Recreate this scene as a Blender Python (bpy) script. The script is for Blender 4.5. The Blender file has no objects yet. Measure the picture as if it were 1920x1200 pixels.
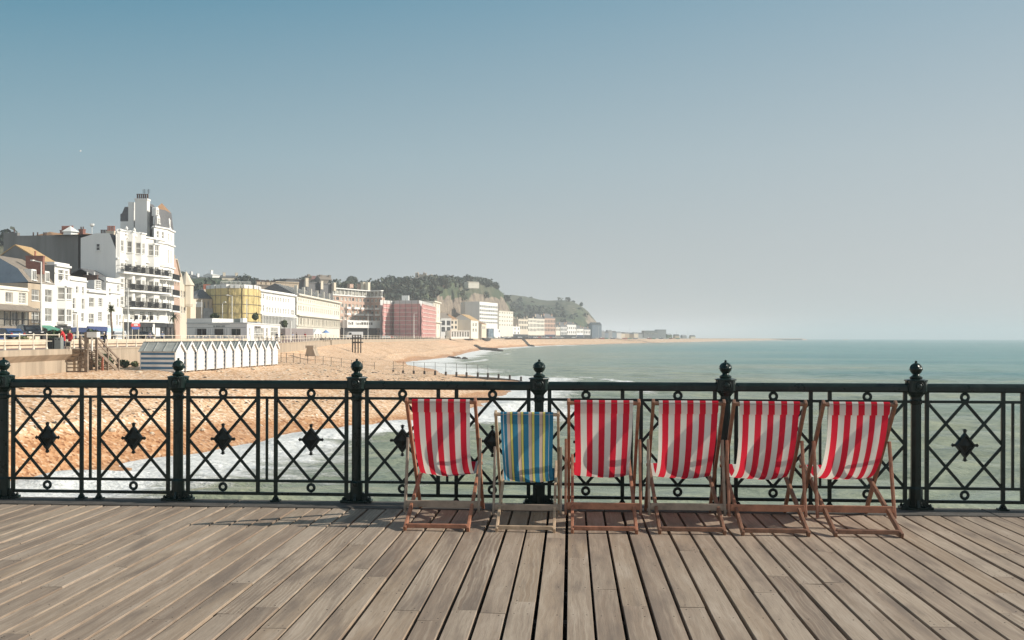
import bpy, bmesh, math, random
import numpy as np
from mathutils import Vector, Matrix
C = bpy.context.scene.collection
R = math.radians
rng = random.Random(7)
F = 1867.0                      # focal length in photo pixels (1920 wide)
TH = R(3.37)                    # the camera looks a little to the left of the planks' direction
FX, FY = -math.sin(TH), math.cos(TH)
RX, RY = math.cos(TH), math.sin(TH)
CAMZ = 1.5
SEA = -5.5
ROAD = 1.0
PROM = 0.45

def hor(px): return 634.3 + (px - 1750) * 0.0025
def LD(L, d, z=0.0): return Vector((FX*d + RX*L, FY*d + RY*L, z))
def P(px, d, z=0.0): return LD((px-960)/F*d, d, z)          # a bearing and a distance -> a place on the ground plan
def ZP(px, py, d): return CAMZ - (py - hor(px))/F*d         # height of something at that distance
def W(px, py, d): return P(px, d, ZP(px, py, d))

# ------------------------------------------------------------------ materials
def nodes(m):
    m.use_nodes = True
    nt = m.node_tree
    b = next(n for n in nt.nodes if n.type == 'BSDF_PRINCIPLED')
    return nt, b
def N(nt, t, **kw):
    n = nt.nodes.new(t)
    for k, v in kw.items():
        if k in n.inputs: n.inputs[k].default_value = v
        else: setattr(n, k, v)
    return n
def L_(nt, a, b): nt.links.new(a, b)
def ramp(nt, fac, stops, interp='LINEAR'):
    r = nt.nodes.new('ShaderNodeValToRGB'); r.color_ramp.interpolation = interp
    e = r.color_ramp.elements
    while len(e) > 1: e.remove(e[-1])
    e[0].position, e[0].color = stops[0][0], (*stops[0][1], 1)
    for p, c in stops[1:]:
        x = e.new(p); x.color = (*c, 1)
    if fac is not None: nt.links.new(fac, r.inputs[0])
    return r.outputs[0]
def mixc(nt, fac, a, b, mode='MIX'):
    m = nt.nodes.new('ShaderNodeMix'); m.data_type = 'RGBA'; m.blend_type = mode
    for s, v in ((0, fac), (6, a), (7, b)):
        if hasattr(v, 'links'): nt.links.new(v, m.inputs[s])
        elif isinstance(v, (int, float)): m.inputs[s].default_value = v
        else: m.inputs[s].default_value = (*v, 1)
    return m.outputs[2]
def math_(nt, op, a, b=0.0):
    m = nt.nodes.new('ShaderNodeMath'); m.operation = op
    for s, v in ((0, a), (1, b)):
        if hasattr(v, 'links'): nt.links.new(v, m.inputs[s])
        else: m.inputs[s].default_value = v
    return m.outputs[0]
def noise(nt, vec, scale, detail=4, rough=.55, out='Fac'):
    n = nt.nodes.new('ShaderNodeTexNoise'); n.inputs['Scale'].default_value = scale
    n.inputs['Detail'].default_value = detail; n.inputs['Roughness'].default_value = rough
    if vec is not None: nt.links.new(vec, n.inputs['Vector'])
    return n.outputs[out]
def mapping(nt, vec, scale=(1,1,1), rot=(0,0,0)):
    m = nt.nodes.new('ShaderNodeMapping'); m.inputs['Scale'].default_value = scale; m.inputs['Rotation'].default_value = rot
    nt.links.new(vec, m.inputs[0]); return m.outputs[0]
def geo(nt): return nt.nodes.new('ShaderNodeNewGeometry').outputs['Position']
def objc(nt): return nt.nodes.new('ShaderNodeTexCoord').outputs['Object']
def bump(nt, b, h, strength=.3, dist=.05):
    n = nt.nodes.new('ShaderNodeBump'); n.inputs['Strength'].default_value = strength; n.inputs['Distance'].default_value = dist
    nt.links.new(h, n.inputs['Height']); nt.links.new(n.outputs[0], b.inputs['Normal'])
M = {}
def mat(name, col, rough=.7, var=.18, scale=1.5, metal=0.0, streak=False, bmp=0.0, spec=.5, coords='pos'):
    """plain material: the colour with worn, uneven patches (streak = run-off stains down the face)"""
    m = bpy.data.materials.new(name); nt, b = nodes(m)
    b.inputs['Roughness'].default_value = rough; b.inputs['Metallic'].default_value = metal
    b.inputs['Specular IOR Level'].default_value = spec
    v = geo(nt) if coords == 'pos' else objc(nt)
    if streak: v2 = mapping(nt, v, (1, 1, .12))
    else: v2 = v
    f = noise(nt, v2, scale, 5, .6)
    lo = tuple(c*(1-var*1.3) for c in col); hi = tuple(min(1, c*(1+var*.6)) for c in col)
    c = ramp(nt, f, [(.3, lo), (.55, col), (.75, hi)])
    L_(nt, c, b.inputs['Base Color'])
    if bmp: bump(nt, b, noise(nt, v, scale*6, 4), bmp, .03)
    M[name] = m; return m

# ------------------------------------------------------------------ objects
ORG = {}
def org(o): return ORG.get(o.name, Vector((0,0,0)))
def tag(o, label=None, cat=None, group=None, kind=None):
    if label: o['label'] = label
    if cat: o['category'] = cat
    if group: o['group'] = group
    if kind: o['kind'] = kind
    return o
def thing(name, label, cat, loc=(0,0,0), group=None):
    o = bpy.data.objects.new(name, None); C.objects.link(o)
    o.empty_display_size = .2
    o.location = loc; ORG[o.name] = Vector(loc)
    return tag(o, label, cat, group)
def copy_tree(o, parent=None):
    c = o.copy(); C.objects.link(c)
    if parent is not None: c.parent = parent
    for ch in [x for x in bpy.data.objects if x.parent == o]: copy_tree(ch, c)
    return c
def link(name, me, parent=None, loc=None):
    o = bpy.data.objects.new(name, me); C.objects.link(o)
    if parent is not None: o.parent = parent
    if loc is not None: o.location = loc
    return o

class MB:
    """collects shapes in world (or local) coordinates; build() links them as ONE mesh object"""
    def __init__(s): s.v = []; s.f = []; s.m = []
    def add(s, vs, fs, m=0):
        k = len(s.v); s.v += [Vector(p) for p in vs]
        s.f += [tuple(k+i for i in f) for f in fs]; s.m += [m]*len(fs)
    def quad(s, a, b, c, d, m=0): s.add((a,b,c,d), ((0,1,2,3),), m)
    def obox(s, o, ax, ay, az, m=0):            # corner + three edge vectors
        o = Vector(o); ax = Vector(ax); ay = Vector(ay); az = Vector(az)
        vs = [o, o+ax, o+ax+ay, o+ay, o+az, o+ax+az, o+ax+ay+az, o+ay+az]
        fs = [(0,3,2,1),(4,5,6,7),(0,1,5,4),(1,2,6,5),(2,3,7,6),(3,0,4,7)]
        if ax.cross(ay).dot(az) < 0: fs = [f[::-1] for f in fs]
        s.add(vs, fs, m)
    def box(s, x0, x1, y0, y1, z0, z1, m=0): s.obox((x0,y0,z0), (x1-x0,0,0), (0,y1-y0,0), (0,0,z1-z0), m)
    def bar(s, p, q, w, h, m=0, up=(0,0,1)):    # rectangular bar from p to q
        p = Vector(p); q = Vector(q); d = (q-p).normalized(); up = Vector(up)
        x = d.cross(up)
        if x.length < 1e-4: x = d.cross(Vector((1,0,0)))
        x.normalize(); y = x.cross(d).normalized()
        s.obox(p - x*w/2 - y*h/2, x*w, y*h, q-p, m)
    def tube(s, p, q, r, seg=8, m=0, r2=None):
        p = Vector(p); q = Vector(q); d = (q-p).normalized(); r2 = r if r2 is None else r2
        x = d.cross(Vector((0,0,1)))
        if x.length < 1e-4: x = Vector((1,0,0))
        x.normalize(); y = d.cross(x)
        vs = []
        for c, rr in ((p, r), (q, r2)):
            vs += [c + (x*math.cos(2*math.pi*i/seg) + y*math.sin(2*math.pi*i/seg))*rr for i in range(seg)]
        fs = [(i, (i+1) % seg, seg+(i+1) % seg, seg+i) for i in range(seg)]
        fs += [tuple(range(seg))[::-1], tuple(range(seg, 2*seg))]
        s.add(vs, fs, m)
    def lathe(s, c, prof, seg=16, m=0, phase=0.0):   # prof = [(r, z)...] about a vertical axis at c
        c = Vector(c); vs = []; n = len(prof)
        for r, z in prof:
            vs += [c + Vector((r*math.cos(phase+2*math.pi*i/seg), r*math.sin(phase+2*math.pi*i/seg), z)) for i in range(seg)]
        fs = [(j*seg+i, j*seg+(i+1) % seg, (j+1)*seg+(i+1) % seg, (j+1)*seg+i) for j in range(n-1) for i in range(seg)]
        fs += [tuple(range(seg))[::-1], tuple(range((n-1)*seg, n*seg))]
        s.add(vs, fs, m)
    def prism(s, poly, z0, z1, m=0, mt=None):   # poly = plan points (x, y)
        a = sum(poly[i][0]*poly[(i+1) % len(poly)][1]-poly[(i+1) % len(poly)][0]*poly[i][1] for i in range(len(poly)))
        if a < 0: poly = poly[::-1]
        n = len(poly)
        s.add([(p[0],p[1],z0) for p in poly]+[(p[0],p[1],z1) for p in poly],
              [(i,(i+1) % n,n+(i+1) % n,n+i) for i in range(n)], m)
        s.add([(p[0],p[1],z1) for p in poly], [tuple(range(n))], m if mt is None else mt)
        s.add([(p[0],p[1],z0) for p in poly], [tuple(range(n))[::-1]], m)
    def extrude(s, poly, vec, m=0):             # poly = 3-D planar outline, pushed along vec
        poly = [Vector(p) for p in poly]; vec = Vector(vec); n = len(poly)
        nn = sum(((poly[i]).cross(poly[(i+1) % n]) for i in range(n)), Vector())
        if nn.dot(vec) < 0: poly = poly[::-1]
        s.add(poly+[p+vec for p in poly], [tuple(range(n))[::-1], tuple(range(n, 2*n))]+[(i,(i+1) % n,n+(i+1) % n,n+i) for i in range(n)], m)
    def ring(s, c, R0, r0, n=20, k=8, ax='y', m=0):
        vs = []
        for i in range(n):
            a = 2*math.pi*i/n
            for j in range(k):
                b = 2*math.pi*j/k; rr = R0+r0*math.cos(b)
                vs.append(Vector(c)+Vector((rr*math.cos(a), r0*math.sin(b), rr*math.sin(a))))
        fs = [(i*k+j, i*k+(j+1) % k, ((i+1) % n)*k+(j+1) % k, ((i+1) % n)*k+j) for i in range(n) for j in range(k)]
        s.add(vs, fs, m)
    def leaves(s, c, rad, n, size, rg, m=0, lump=.25, shell=.55, nm=1):
        """a foliage clump: many leaf-sized faces spread through a lumpy volume"""
        c = Vector(c); ph = [rg.uniform(0, 6.28) for _ in range(4)]
        for _ in range(n):
            z = rg.uniform(-1, 1); a = rg.uniform(0, 6.2832); q = math.sqrt(1-z*z)
            d = Vector((q*math.cos(a), q*math.sin(a), z))
            r = 1 + lump*(math.sin(3*a+ph[0])*q + math.sin(4*z+2*a+ph[1])*.7)
            t = shell + (1-shell)*rg.random()**.6
            p = c + Vector((d.x*rad[0], d.y*rad[1], d.z*rad[2]))*r*t
            nrm = (d + Vector((rg.uniform(-1,1), rg.uniform(-1,1), rg.uniform(-.6,1)))*.9).normalized()
            x = nrm.cross(Vector((rg.uniform(-1,1), rg.uniform(-1,1), rg.uniform(-1,1)))).normalized(); y = nrm.cross(x)
            k = size*rg.uniform(.6, 1.4)
            s.quad(p-x*k-y*k*.6, p+x*k-y*k*.7, p+x*k*.8+y*k*.7, p-x*k*.7+y*k*.6, m+rg.randrange(nm))
    def build(s, name, mats, parent=None, smooth=False, at=None):
        o0 = org(parent) if parent is not None else (Vector(at) if at is not None else Vector((0,0,0)))
        me = bpy.data.meshes.new(name)
        me.from_pydata([tuple(p-o0) for p in s.v], [], s.f)
        for mm in (mats if isinstance(mats, (list, tuple)) else [mats]): me.materials.append(M[mm])
        me.polygons.foreach_set('material_index', s.m)
        if smooth: me.polygons.foreach_set('use_smooth', [True]*len(s.f))
        me.update()
        o = link(name, me, parent, o0 if (parent is None and at is not None) else None)
        ORG[o.name] = o0
        return o
def bevel(o, w=.003, seg=1, angle=40):
    b = o.modifiers.new('Bevel', 'BEVEL'); b.width = w; b.segments = seg; b.limit_method = 'ANGLE'; b.angle_limit = R(angle)
    return o

# ------------------------------------------------------------------ plain materials
def iron(name, col, rough):
    m = bpy.data.materials.new(name); nt, b = nodes(m); pos = geo(nt)
    f = noise(nt, pos, 7, 5, .6); chip = noise(nt, pos, 31, 4, .7); salt = noise(nt, mapping(nt, pos, (1, 1, .3)), 5, 5, .65)
    c = ramp(nt, f, [(.3, tuple(v*.6 for v in col)), (.55, col), (.75, tuple(v*1.5 for v in col))])
    c = mixc(nt, ramp(nt, salt, [(.58, (0,0,0)), (.78, (.10,.10,.10))]), c, (.25,.27,.25))
    c = mixc(nt, ramp(nt, chip, [(.70, (0,0,0)), (.74, (.8,.8,.8))]), c, (.06,.032,.018))
    L_(nt, c, b.inputs['Base Color']); L_(nt, ramp(nt, f, [(.3, (rough*.8,)*3), (.7, (rough*1.35,)*3)]), b.inputs['Roughness'])
    b.inputs['Specular IOR Level'].default_value = .32; bump(nt, b, chip, .12, .004); M[name] = m
iron('iron_paint', (.0065,.019,.0165), .30)
iron('iron_boss', (.0045,.011,.0105), .42)
mat('wood_red', (.36,.155,.09), .55, .35, 14, coords='obj', bmp=.1)
mat('wood_brown', (.235,.118,.072), .55, .35, 14, coords='obj', bmp=.1)
mat('wood_pale', (.50,.36,.24), .6, .28, 14, coords='obj', bmp=.1)
mat('wood_grey', (.31,.24,.185), .7, .3, 14, coords='obj', bmp=.1)
mat('beam_wood', (.085,.075,.065), .8, .3, 6, bmp=.2)
mat('steel', (.25,.25,.25), .4, .2, 20, metal=.8, coords='obj')
mat('render_white', (.80,.785,.745), .75, .06, .5, streak=True)
mat('render_cream', (.73,.68,.58), .75, .07, .5, streak=True)
mat('render_stone', (.66,.58,.46), .8, .1, .8, streak=True)
mat('render_tan', (.47,.38,.28), .8, .15, .8, streak=True)
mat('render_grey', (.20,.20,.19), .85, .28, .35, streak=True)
mat('render_pale_grey', (.62,.62,.60), .8, .08, .3, streak=True)
mat('slate', (.13,.13,.135), .7, .25, 2.5)
mat('slate_warm', (.25,.21,.17), .8, .25, 2.0)
mat('tile_tan', (.50,.33,.16), .8, .2, 2.0)
mat('tile_brown', (.33,.19,.10), .8, .25, 2.0)
mat('tile_red', (.20,.10,.085), .8, .25, 2.0)
mat('brick', (.42,.25,.17), .85, .2, 2.2)
mat('brick_red', (.27,.12,.09), .85, .25, 2.2)
mat('brick_pink', (.52,.36,.28), .85, .14, 1.6)
mat('lead_grey', (.30,.31,.32), .6, .2, 1.2)
mat('lead_dark', (.06,.07,.075), .6, .25, 1.2)
mat('blue_grey_board', (.20,.26,.32), .7, .12, 1.0)
mat('shop_blue', (.05,.075,.20), .5, .2, 1.0)
mat('shop_navy', (.03,.05,.13), .5, .2, 1.0)
mat('shop_pale_blue', (.45,.66,.75), .6, .08, 1.0)
mat('shop_dark', (.045,.045,.048), .45, .3, 1.0)
mat('shop_green', (.06,.26,.18), .6, .15, 1.0)
mat('pot_red', (.45,.16,.10), .8, .25, 4)
mat('pot_dark', (.10,.06,.05), .8, .3, 4)
mat('ironwork', (.03,.03,.032), .5, .2, 4)
mat('frame_white', (.80,.79,.75), .5, .04, 3, coords='obj')
mat('frame_grey', (.35,.35,.34), .5, .1, 3, coords='obj')
mat('rail_cream', (.78,.70,.57), .6, .12, 3)
mat('concrete', (.40,.325,.245), .85, .28, .9, streak=True, bmp=.2)
mat('concrete_pale', (.62,.51,.38), .85, .18, .8, bmp=.15)
mat('prom_paving', (.27,.17,.145), .85, .16, .6)
mat('asphalt', (.075,.075,.075), .9, .2, .5)
mat('pavement', (.42,.38,.33), .85, .15, .7)
mat('hut_white', (.78,.78,.77), .6, .10, 1.1, streak=True)
mat('hut_blue', (.06,.18,.32), .6, .15, 1.5)
mat('hut_roof', (.40,.41,.38), .9, .18, 2)
mat('timber_grey', (.24,.185,.14), .8, .3, 4)
mat('timber_dark', (.06,.05,.042), .85, .3, 4)
mat('leaf_dark', (.035,.060,.022), .6, .35, .8)
mat('leaf_mid', (.075,.105,.035), .6, .35, .8)
mat('leaf_light', (.14,.16,.055), .6, .3, .8)
mat('wood_far_dark', (.030,.047,.028), .7, .3, .05)
mat('wood_far_mid', (.055,.075,.040), .7, .3, .05)
mat('trunk', (.16,.115,.08), .9, .3, 4)
mat('palm_trunk', (.30,.22,.16), .9, .25, 6)
mat('grass_dry', (.32,.28,.14), .9, .25, 1.0)
mat('net_yellow', (.70,.55,.24), .8, .18, .5)
mat('net_pink', (.66,.33,.31), .8, .15, .5)
mat('scaffold', (.20,.17,.13), .6, .2, 2)
mat('scaffold_pale', (.72,.60,.55), .7, .1, 2)
mat('sign_red', (.62,.06,.05), .5, .08, 3)
mat('sign_blue', (.05,.10,.36), .5, .1, 3)
mat('sign_white', (.78,.75,.72), .5, .05, 3)
mat('car_black', (.015,.016,.02), .25, .1, 2, spec=.6)
mat('car_white', (.70,.70,.70), .3, .04, 2)
mat('car_silver', (.36,.37,.38), .3, .06, 2, metal=.3)
mat('car_blue', (.04,.08,.18), .3, .1, 2)
mat('car_red', (.35,.03,.03), .3, .1, 2)
mat('tyre', (.02,.02,.02), .9, .2, 6)
mat('lamp_white', (.76,.74,.69), .5, .06, 2)
mat('castle_stone', (.52,.43,.34), .9, .2, .3)
mat('skin', (.55,.33,.23), .6, .06, 6)
mat('jacket_red', (.55,.03,.035), .8, .15, 8)
mat('cloth_black', (.02,.02,.023), .9, .2, 8)
mat('cloth_lilac', (.50,.42,.55), .9, .1, 8)
mat('cloth_bluegrey', (.28,.33,.45), .9, .12, 8)
mat('cloth_navy', (.03,.04,.08), .9, .2, 8)
mat('cloth_tan', (.40,.32,.23), .9, .12, 8)
mat('hair_white', (.70,.68,.64), .8, .08, 10)
mat('hair_dark', (.04,.028,.02), .7, .2, 10)
mat('bin_dark', (.035,.04,.04), .6, .2, 5)
mat('bin_grey', (.22,.24,.23), .5, .1, 5)
mat('tarp_blue', (.18,.32,.62), .7, .1, 3)
mat('letter', (.09,.08,.07), .7, .1, 3)
mat('hoard_grey', (.38,.33,.32), .8, .1, .8, streak=True)
mat('moon', (.55,.55,.55), .9, .1, .02)
def glass(name, col, rough=.12):
    m = bpy.data.materials.new(name); nt, b = nodes(m)
    b.inputs['Roughness'].default_value = rough
    f = noise(nt, geo(nt), .7, 3)
    c = ramp(nt, f, [(.35, tuple(x*.45 for x in col)), (.5, col), (.7, tuple(min(1, x*1.7) for x in col))])
    L_(nt, c, b.inputs['Base Color']); M[name] = m
glass('pane', (.21,.20,.18)); glass('pane_dark', (.04,.042,.045)); glass('pane_pale', (.36,.35,.31)); glass('pane_blue', (.13,.17,.21))
glass('car_glass', (.03,.035,.04), .08)
# ------------------------------------------------------------------ special materials
def deck_material():
    m = bpy.data.materials.new('deck_planks'); nt, b = nodes(m); M['deck_planks'] = m
    at = N(nt, 'ShaderNodeAttribute', attribute_name='board').outputs
    pos = geo(nt)
    sh = nt.nodes.new('ShaderNodeVectorMath'); sh.operation = 'SCALE'
    L_(nt, at['Color'], sh.inputs[0]); sh.inputs['Scale'].default_value = 40
    ad = nt.nodes.new('ShaderNodeVectorMath'); ad.operation = 'ADD'
    L_(nt, pos, ad.inputs[0]); L_(nt, sh.outputs[0], ad.inputs[1])
    v = ad.outputs[0]
    # long grain, swirling around knots
    warp = noise(nt, mapping(nt, v, (2.2, .9, 1)), 1.6, 3, .5, 'Color')
    wm = nt.nodes.new('ShaderNodeVectorMath'); wm.operation = 'SCALE'; wm.inputs['Scale'].default_value = .11
    L_(nt, warp, wm.inputs[0])
    wv = nt.nodes.new('ShaderNodeVectorMath'); wv.operation = 'ADD'
    L_(nt, v, wv.inputs[0]); L_(nt, wm.outputs[0], wv.inputs[1])
    grain = noise(nt, mapping(nt, wv.outputs[0], (34, .75, 1)), 1.0, 5, .62)
    rings = N(nt, 'ShaderNodeTexWave', wave_type='BANDS', bands_direction='X')
    rings.inputs['Scale'].default_value = 11; rings.inputs['Distortion'].default_value = 7
    rings.inputs['Detail'].default_value = 3; rings.inputs['Detail Scale'].default_value = .7
    L_(nt, mapping(nt, wv.outputs[0], (1, .09, 1)), rings.inputs['Vector'])
    patch = noise(nt, mapping(nt, v, (7, 1.1, 1)), 1.0, 4, .6)
    fine = noise(nt, mapping(nt, v, (160, 6, 1)), 1.0, 3, .7)
    sep = nt.nodes.new('ShaderNodeSeparateColor'); L_(nt, at['Color'], sep.inputs[0])
    base = ramp(nt, sep.outputs[0], [(0, (0.238,0.177,0.133)), (.3, (0.295,0.227,0.171)), (.6, (0.330,0.260,0.200)), (.85, (0.308,0.229,0.162)), (1, (0.370,0.296,0.230))])
    c = mixc(nt, ramp(nt, grain, [(.44, (0,0,0)), (.68, (.50,.50,.50))]), base, (0.466,0.381,0.297))
    c = mixc(nt, ramp(nt, math_(nt, 'MULTIPLY', rings.outputs['Fac'], sep.outputs[1]), [(.50, (0,0,0)), (.85, (.60,.60,.60))]), c, (0.440,0.368,0.288))
    c = mixc(nt, ramp(nt, patch, [(.32, (.85,.85,.85)), (.50, (0,0,0))]), c, (0.189,0.147,0.117))
    c = mixc(nt, ramp(nt, patch, [(.55, (0,0,0)), (.75, (.62,.62,.62))]), c, (0.493,0.411,0.333))
    c = mixc(nt, ramp(nt, fine, [(.25, (.55,.55,.55)), (.5, (0,0,0))]), c, (0.176,0.138,0.108))
    big = noise(nt, pos, .55, 3, .5)
    c = mixc(nt, .35, c, ramp(nt, big, [(.3, (.72,.69,.68)), (.7, (1.13,1.08,1.05))]), 'MULTIPLY')
    # screw heads: rows of small dark dots where the joists run
    L_(nt, c, b.inputs['Base Color'])
    b.inputs['Roughness'].default_value = .78; b.inputs['Specular IOR Level'].default_value = .3
    h = math_(nt, 'ADD', grain, math_(nt, 'MULTIPLY', fine, .6))
    bump(nt, b, h, .35, .004)
deck_material()

def canvas_material(name, stops):
    m = bpy.data.materials.new(name); m.use_nodes = True; nt = m.node_tree; M[name] = m
    for n in list(nt.nodes): nt.nodes.remove(n)
    out = nt.nodes.new('ShaderNodeOutputMaterial')
    uv = nt.nodes.new('ShaderNodeUVMap').outputs[0]
    sx = nt.nodes.new('ShaderNodeSeparateXYZ'); L_(nt, uv, sx.inputs[0])
    wob = noise(nt, mapping(nt, uv, (3, 9, 1)), 1.0, 2)
    x = math_(nt, 'ADD', sx.outputs[0], math_(nt, 'MULTIPLY', math_(nt, 'SUBTRACT', wob, .5), .008))
    c = ramp(nt, x, stops, 'CONSTANT')
    weave = noise(nt, mapping(nt, uv, (90, 200, 1)), 2.0, 2)
    stain = noise(nt, mapping(nt, uv, (2.5, 4, 1)), 1.0, 4)
    c = mixc(nt, .35, c, ramp(nt, weave, [(.3, (.8,.8,.8)), (.7, (1,1,1))]), 'MULTIPLY')
    c = mixc(nt, .5, c, ramp(nt, stain, [(.25, (.78,.76,.72)), (.6, (1,1,1))]), 'MULTIPLY')
    d = nt.nodes.new('ShaderNodeBsdfDiffuse'); t = nt.nodes.new('ShaderNodeBsdfTranslucent')
    L_(nt, c, d.inputs[0])
    L_(nt, mixc(nt, 1.0, c, (1.0,.97,.90), 'MULTIPLY'), t.inputs[0])
    ms = nt.nodes.new('ShaderNodeMixShader'); ms.inputs[0].default_value = .47
    L_(nt, d.outputs[0], ms.inputs[1]); L_(nt, t.outputs[0], ms.inputs[2])
    bp = nt.nodes.new('ShaderNodeBump'); bp.inputs['Strength'].default_value = .25; bp.inputs['Distance'].default_value = .01
    L_(nt, noise(nt, mapping(nt, uv, (5, 2.2, 1)), 1.0, 3), bp.inputs['Height'])
    L_(nt, bp.outputs[0], d.inputs['Normal'])
    L_(nt, ms.outputs[0], out.inputs['Surface'])
RED, WHT = (.80,.036,.070), (.88,.87,.83)
st = []; k = .104
for i in range(9): st.append((i*k, RED if i % 2 == 0 else WHT))
st.append((9*k, WHT))
canvas_material('canvas_red_white', st)
BLU, YEL, PNK, DRK, PAL = (.06,.28,.47), (.90,.83,.24), (.82,.63,.55), (.03,.05,.08), (.82,.82,.78)
st = [(0, BLU), (.045, PAL), (.055, BLU)]
x0 = .115
for i in range(4):
    a = x0 + i*.2075
    st += [(a, PAL), (a+.008, PNK), (a+.058, DRK), (a+.066, YEL), (a+.107, DRK), (a+.113, BLU)]
    if i == 3: st += [(a+.178, PAL), (a+.188, BLU)]
canvas_material('canvas_blue_yellow', st)

def beach_material():
    m = bpy.data.materials.new('shingle'); nt, b = nodes(m); M['shingle'] = m
    pos = geo(nt)
    at = N(nt, 'ShaderNodeAttribute', attribute_name='wet').outputs['Fac']
    vo = N(nt, 'ShaderNodeTexVoronoi'); vo.inputs['Scale'].default_value = 5.5; L_(nt, pos, vo.inputs['Vector'])
    sepv = nt.nodes.new('ShaderNodeSeparateColor'); L_(nt, vo.outputs['Color'], sepv.inputs[0])
    peb = ramp(nt, sepv.outputs[0], [(0, (.30,.15,.075)), (.14, (.48,.29,.17)), (.45, (.645,.42,.255)), (.75, (.70,.485,.315)), (.92, (.77,.62,.48)), (1, (.84,.75,.65))])
    mid = noise(nt, mapping(nt, pos, (1, .5, 1), (0,0,.1)), .22, 5, .6)
    c = mixc(nt, .75, peb, ramp(nt, mid, [(.3, (.80,.76,.70)), (.5, (1,1,1)), (.72, (1.12,1.1,1.06))]), 'MULTIPLY')
    fl = noise(nt, pos, 1.9, 5, .7)
    c = mixc(nt, ramp(nt, fl, [(.30, (.45,.45,.45)), (.42, (0,0,0))]), c, (.38,.22,.115))
    wn = math_(nt, 'ADD', at, math_(nt, 'MULTIPLY', math_(nt, 'SUBTRACT', fl, .5), .32))
    c = mixc(nt, ramp(nt, wn, [(.28, (0,0,0)), (.55, (.9,.9,.9))]), c, mixc(nt, .85, c, (.70,.50,.33), 'MULTIPLY'))
    L_(nt, c, b.inputs['Base Color'])
    L_(nt, ramp(nt, wn, [(.4, (.9,.9,.9)), (.8, (.45,.45,.45))]), b.inputs['Roughness'])
    b.inputs['Specular IOR Level'].default_value = .25
    bump(nt, b, math_(nt, 'ADD', vo.outputs['Distance'], math_(nt, 'MULTIPLY', fl, 2)), .35, .12)
beach_material()

def sea_material():
    m = bpy.data.materials.new('sea_water'); nt, b = nodes(m); M['sea_water'] = m
    pos = geo(nt)
    sh = N(nt, 'ShaderNodeAttribute', attribute_name='shallow').outputs['Fac']
    fo = N(nt, 'ShaderNodeAttribute', attribute_name='foam').outputs['Fac']
    big = noise(nt, mapping(nt, pos, (.35, 1, 1), (0,0,.15)), .028, 4, .55)
    strk = noise(nt, mapping(nt, pos, (.22, 1, 1), (0,0,.08)), .33, 5, .6)
    deep = ramp(nt, big, [(.3, (.055,.200,.195)), (.6, (.105,.285,.260))])
    shal = ramp(nt, strk, [(.28, (.195,.225,.160)), (.5, (.285,.310,.220)), (.72, (.375,.380,.245))])
    s2 = math_(nt, 'ADD', sh, math_(nt, 'MULTIPLY', math_(nt, 'SUBTRACT', big, .5), .9))
    c = mixc(nt, ramp(nt, s2, [(.18, (0,0,0)), (.62, (1,1,1))]), deep, shal)
    rip = noise(nt, mapping(nt, pos, (.16, 1, 1), (0,0,.05)), .95, 6, .68)
    c = mixc(nt, .55, c, ramp(nt, rip, [(.30, (.62,.66,.66)), (.52, (1,1,1)), (.72, (1.28,1.25,1.22))]), 'MULTIPLY')  # ripple streaks: dark troughs and light crests put into the colour
    # churned foam: lacy, broken into strings
    f1 = noise(nt, mapping(nt, pos, (.55, 1, 1), (0,0,.2)), 1.1, 7, .68)
    f2 = noise(nt, mapping(nt, pos, (.4, 1, 1)), .28, 4, .6)
    ff = math_(nt, 'ADD', fo, math_(nt, 'ADD', math_(nt, 'MULTIPLY', math_(nt, 'SUBTRACT', f1, .5), 1.1), math_(nt, 'MULTIPLY', math_(nt, 'SUBTRACT', f2, .5), .7)))
    fm = ramp(nt, ff, [(.34, (0,0,0)), (.46, (.5,.5,.5)), (.62, (1,1,1))])
    lace = noise(nt, pos, 3.2, 5, .7)
    fcol = ramp(nt, lace, [(.28, (.56,.57,.54)), (.55, (.90,.90,.88))])
    c = mixc(nt, fm, c, fcol)
    L_(nt, c, b.inputs['Base Color'])
    L_(nt, mixc(nt, fm, (.22,.22,.22), (.9,.9,.9)), b.inputs['Roughness'])
    b.inputs['IOR'].default_value = 1.33; b.inputs['Specular IOR Level'].default_value = .42
    w1 = noise(nt, mapping(nt, pos, (.4, 1, 1), (0,0,.1)), 1.6, 6, .6)
    w2 = noise(nt, mapping(nt, pos, (.35, 1, 1), (0,0,-.12)), .22, 4, .55)
    w3 = noise(nt, mapping(nt, pos, (.3, 1, 1)), .045, 3, .5)
    h = math_(nt, 'ADD', math_(nt, 'MULTIPLY', w1, .45), math_(nt, 'ADD', math_(nt, 'MULTIPLY', w2, 1.3), math_(nt, 'MULTIPLY', w3, 3.0)))
    h = math_(nt, 'ADD', h, math_(nt, 'MULTIPLY', math_(nt, 'MULTIPLY', fm, f1), .5))
    bump(nt, b, h, .9, 1.0)
sea_material()

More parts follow.
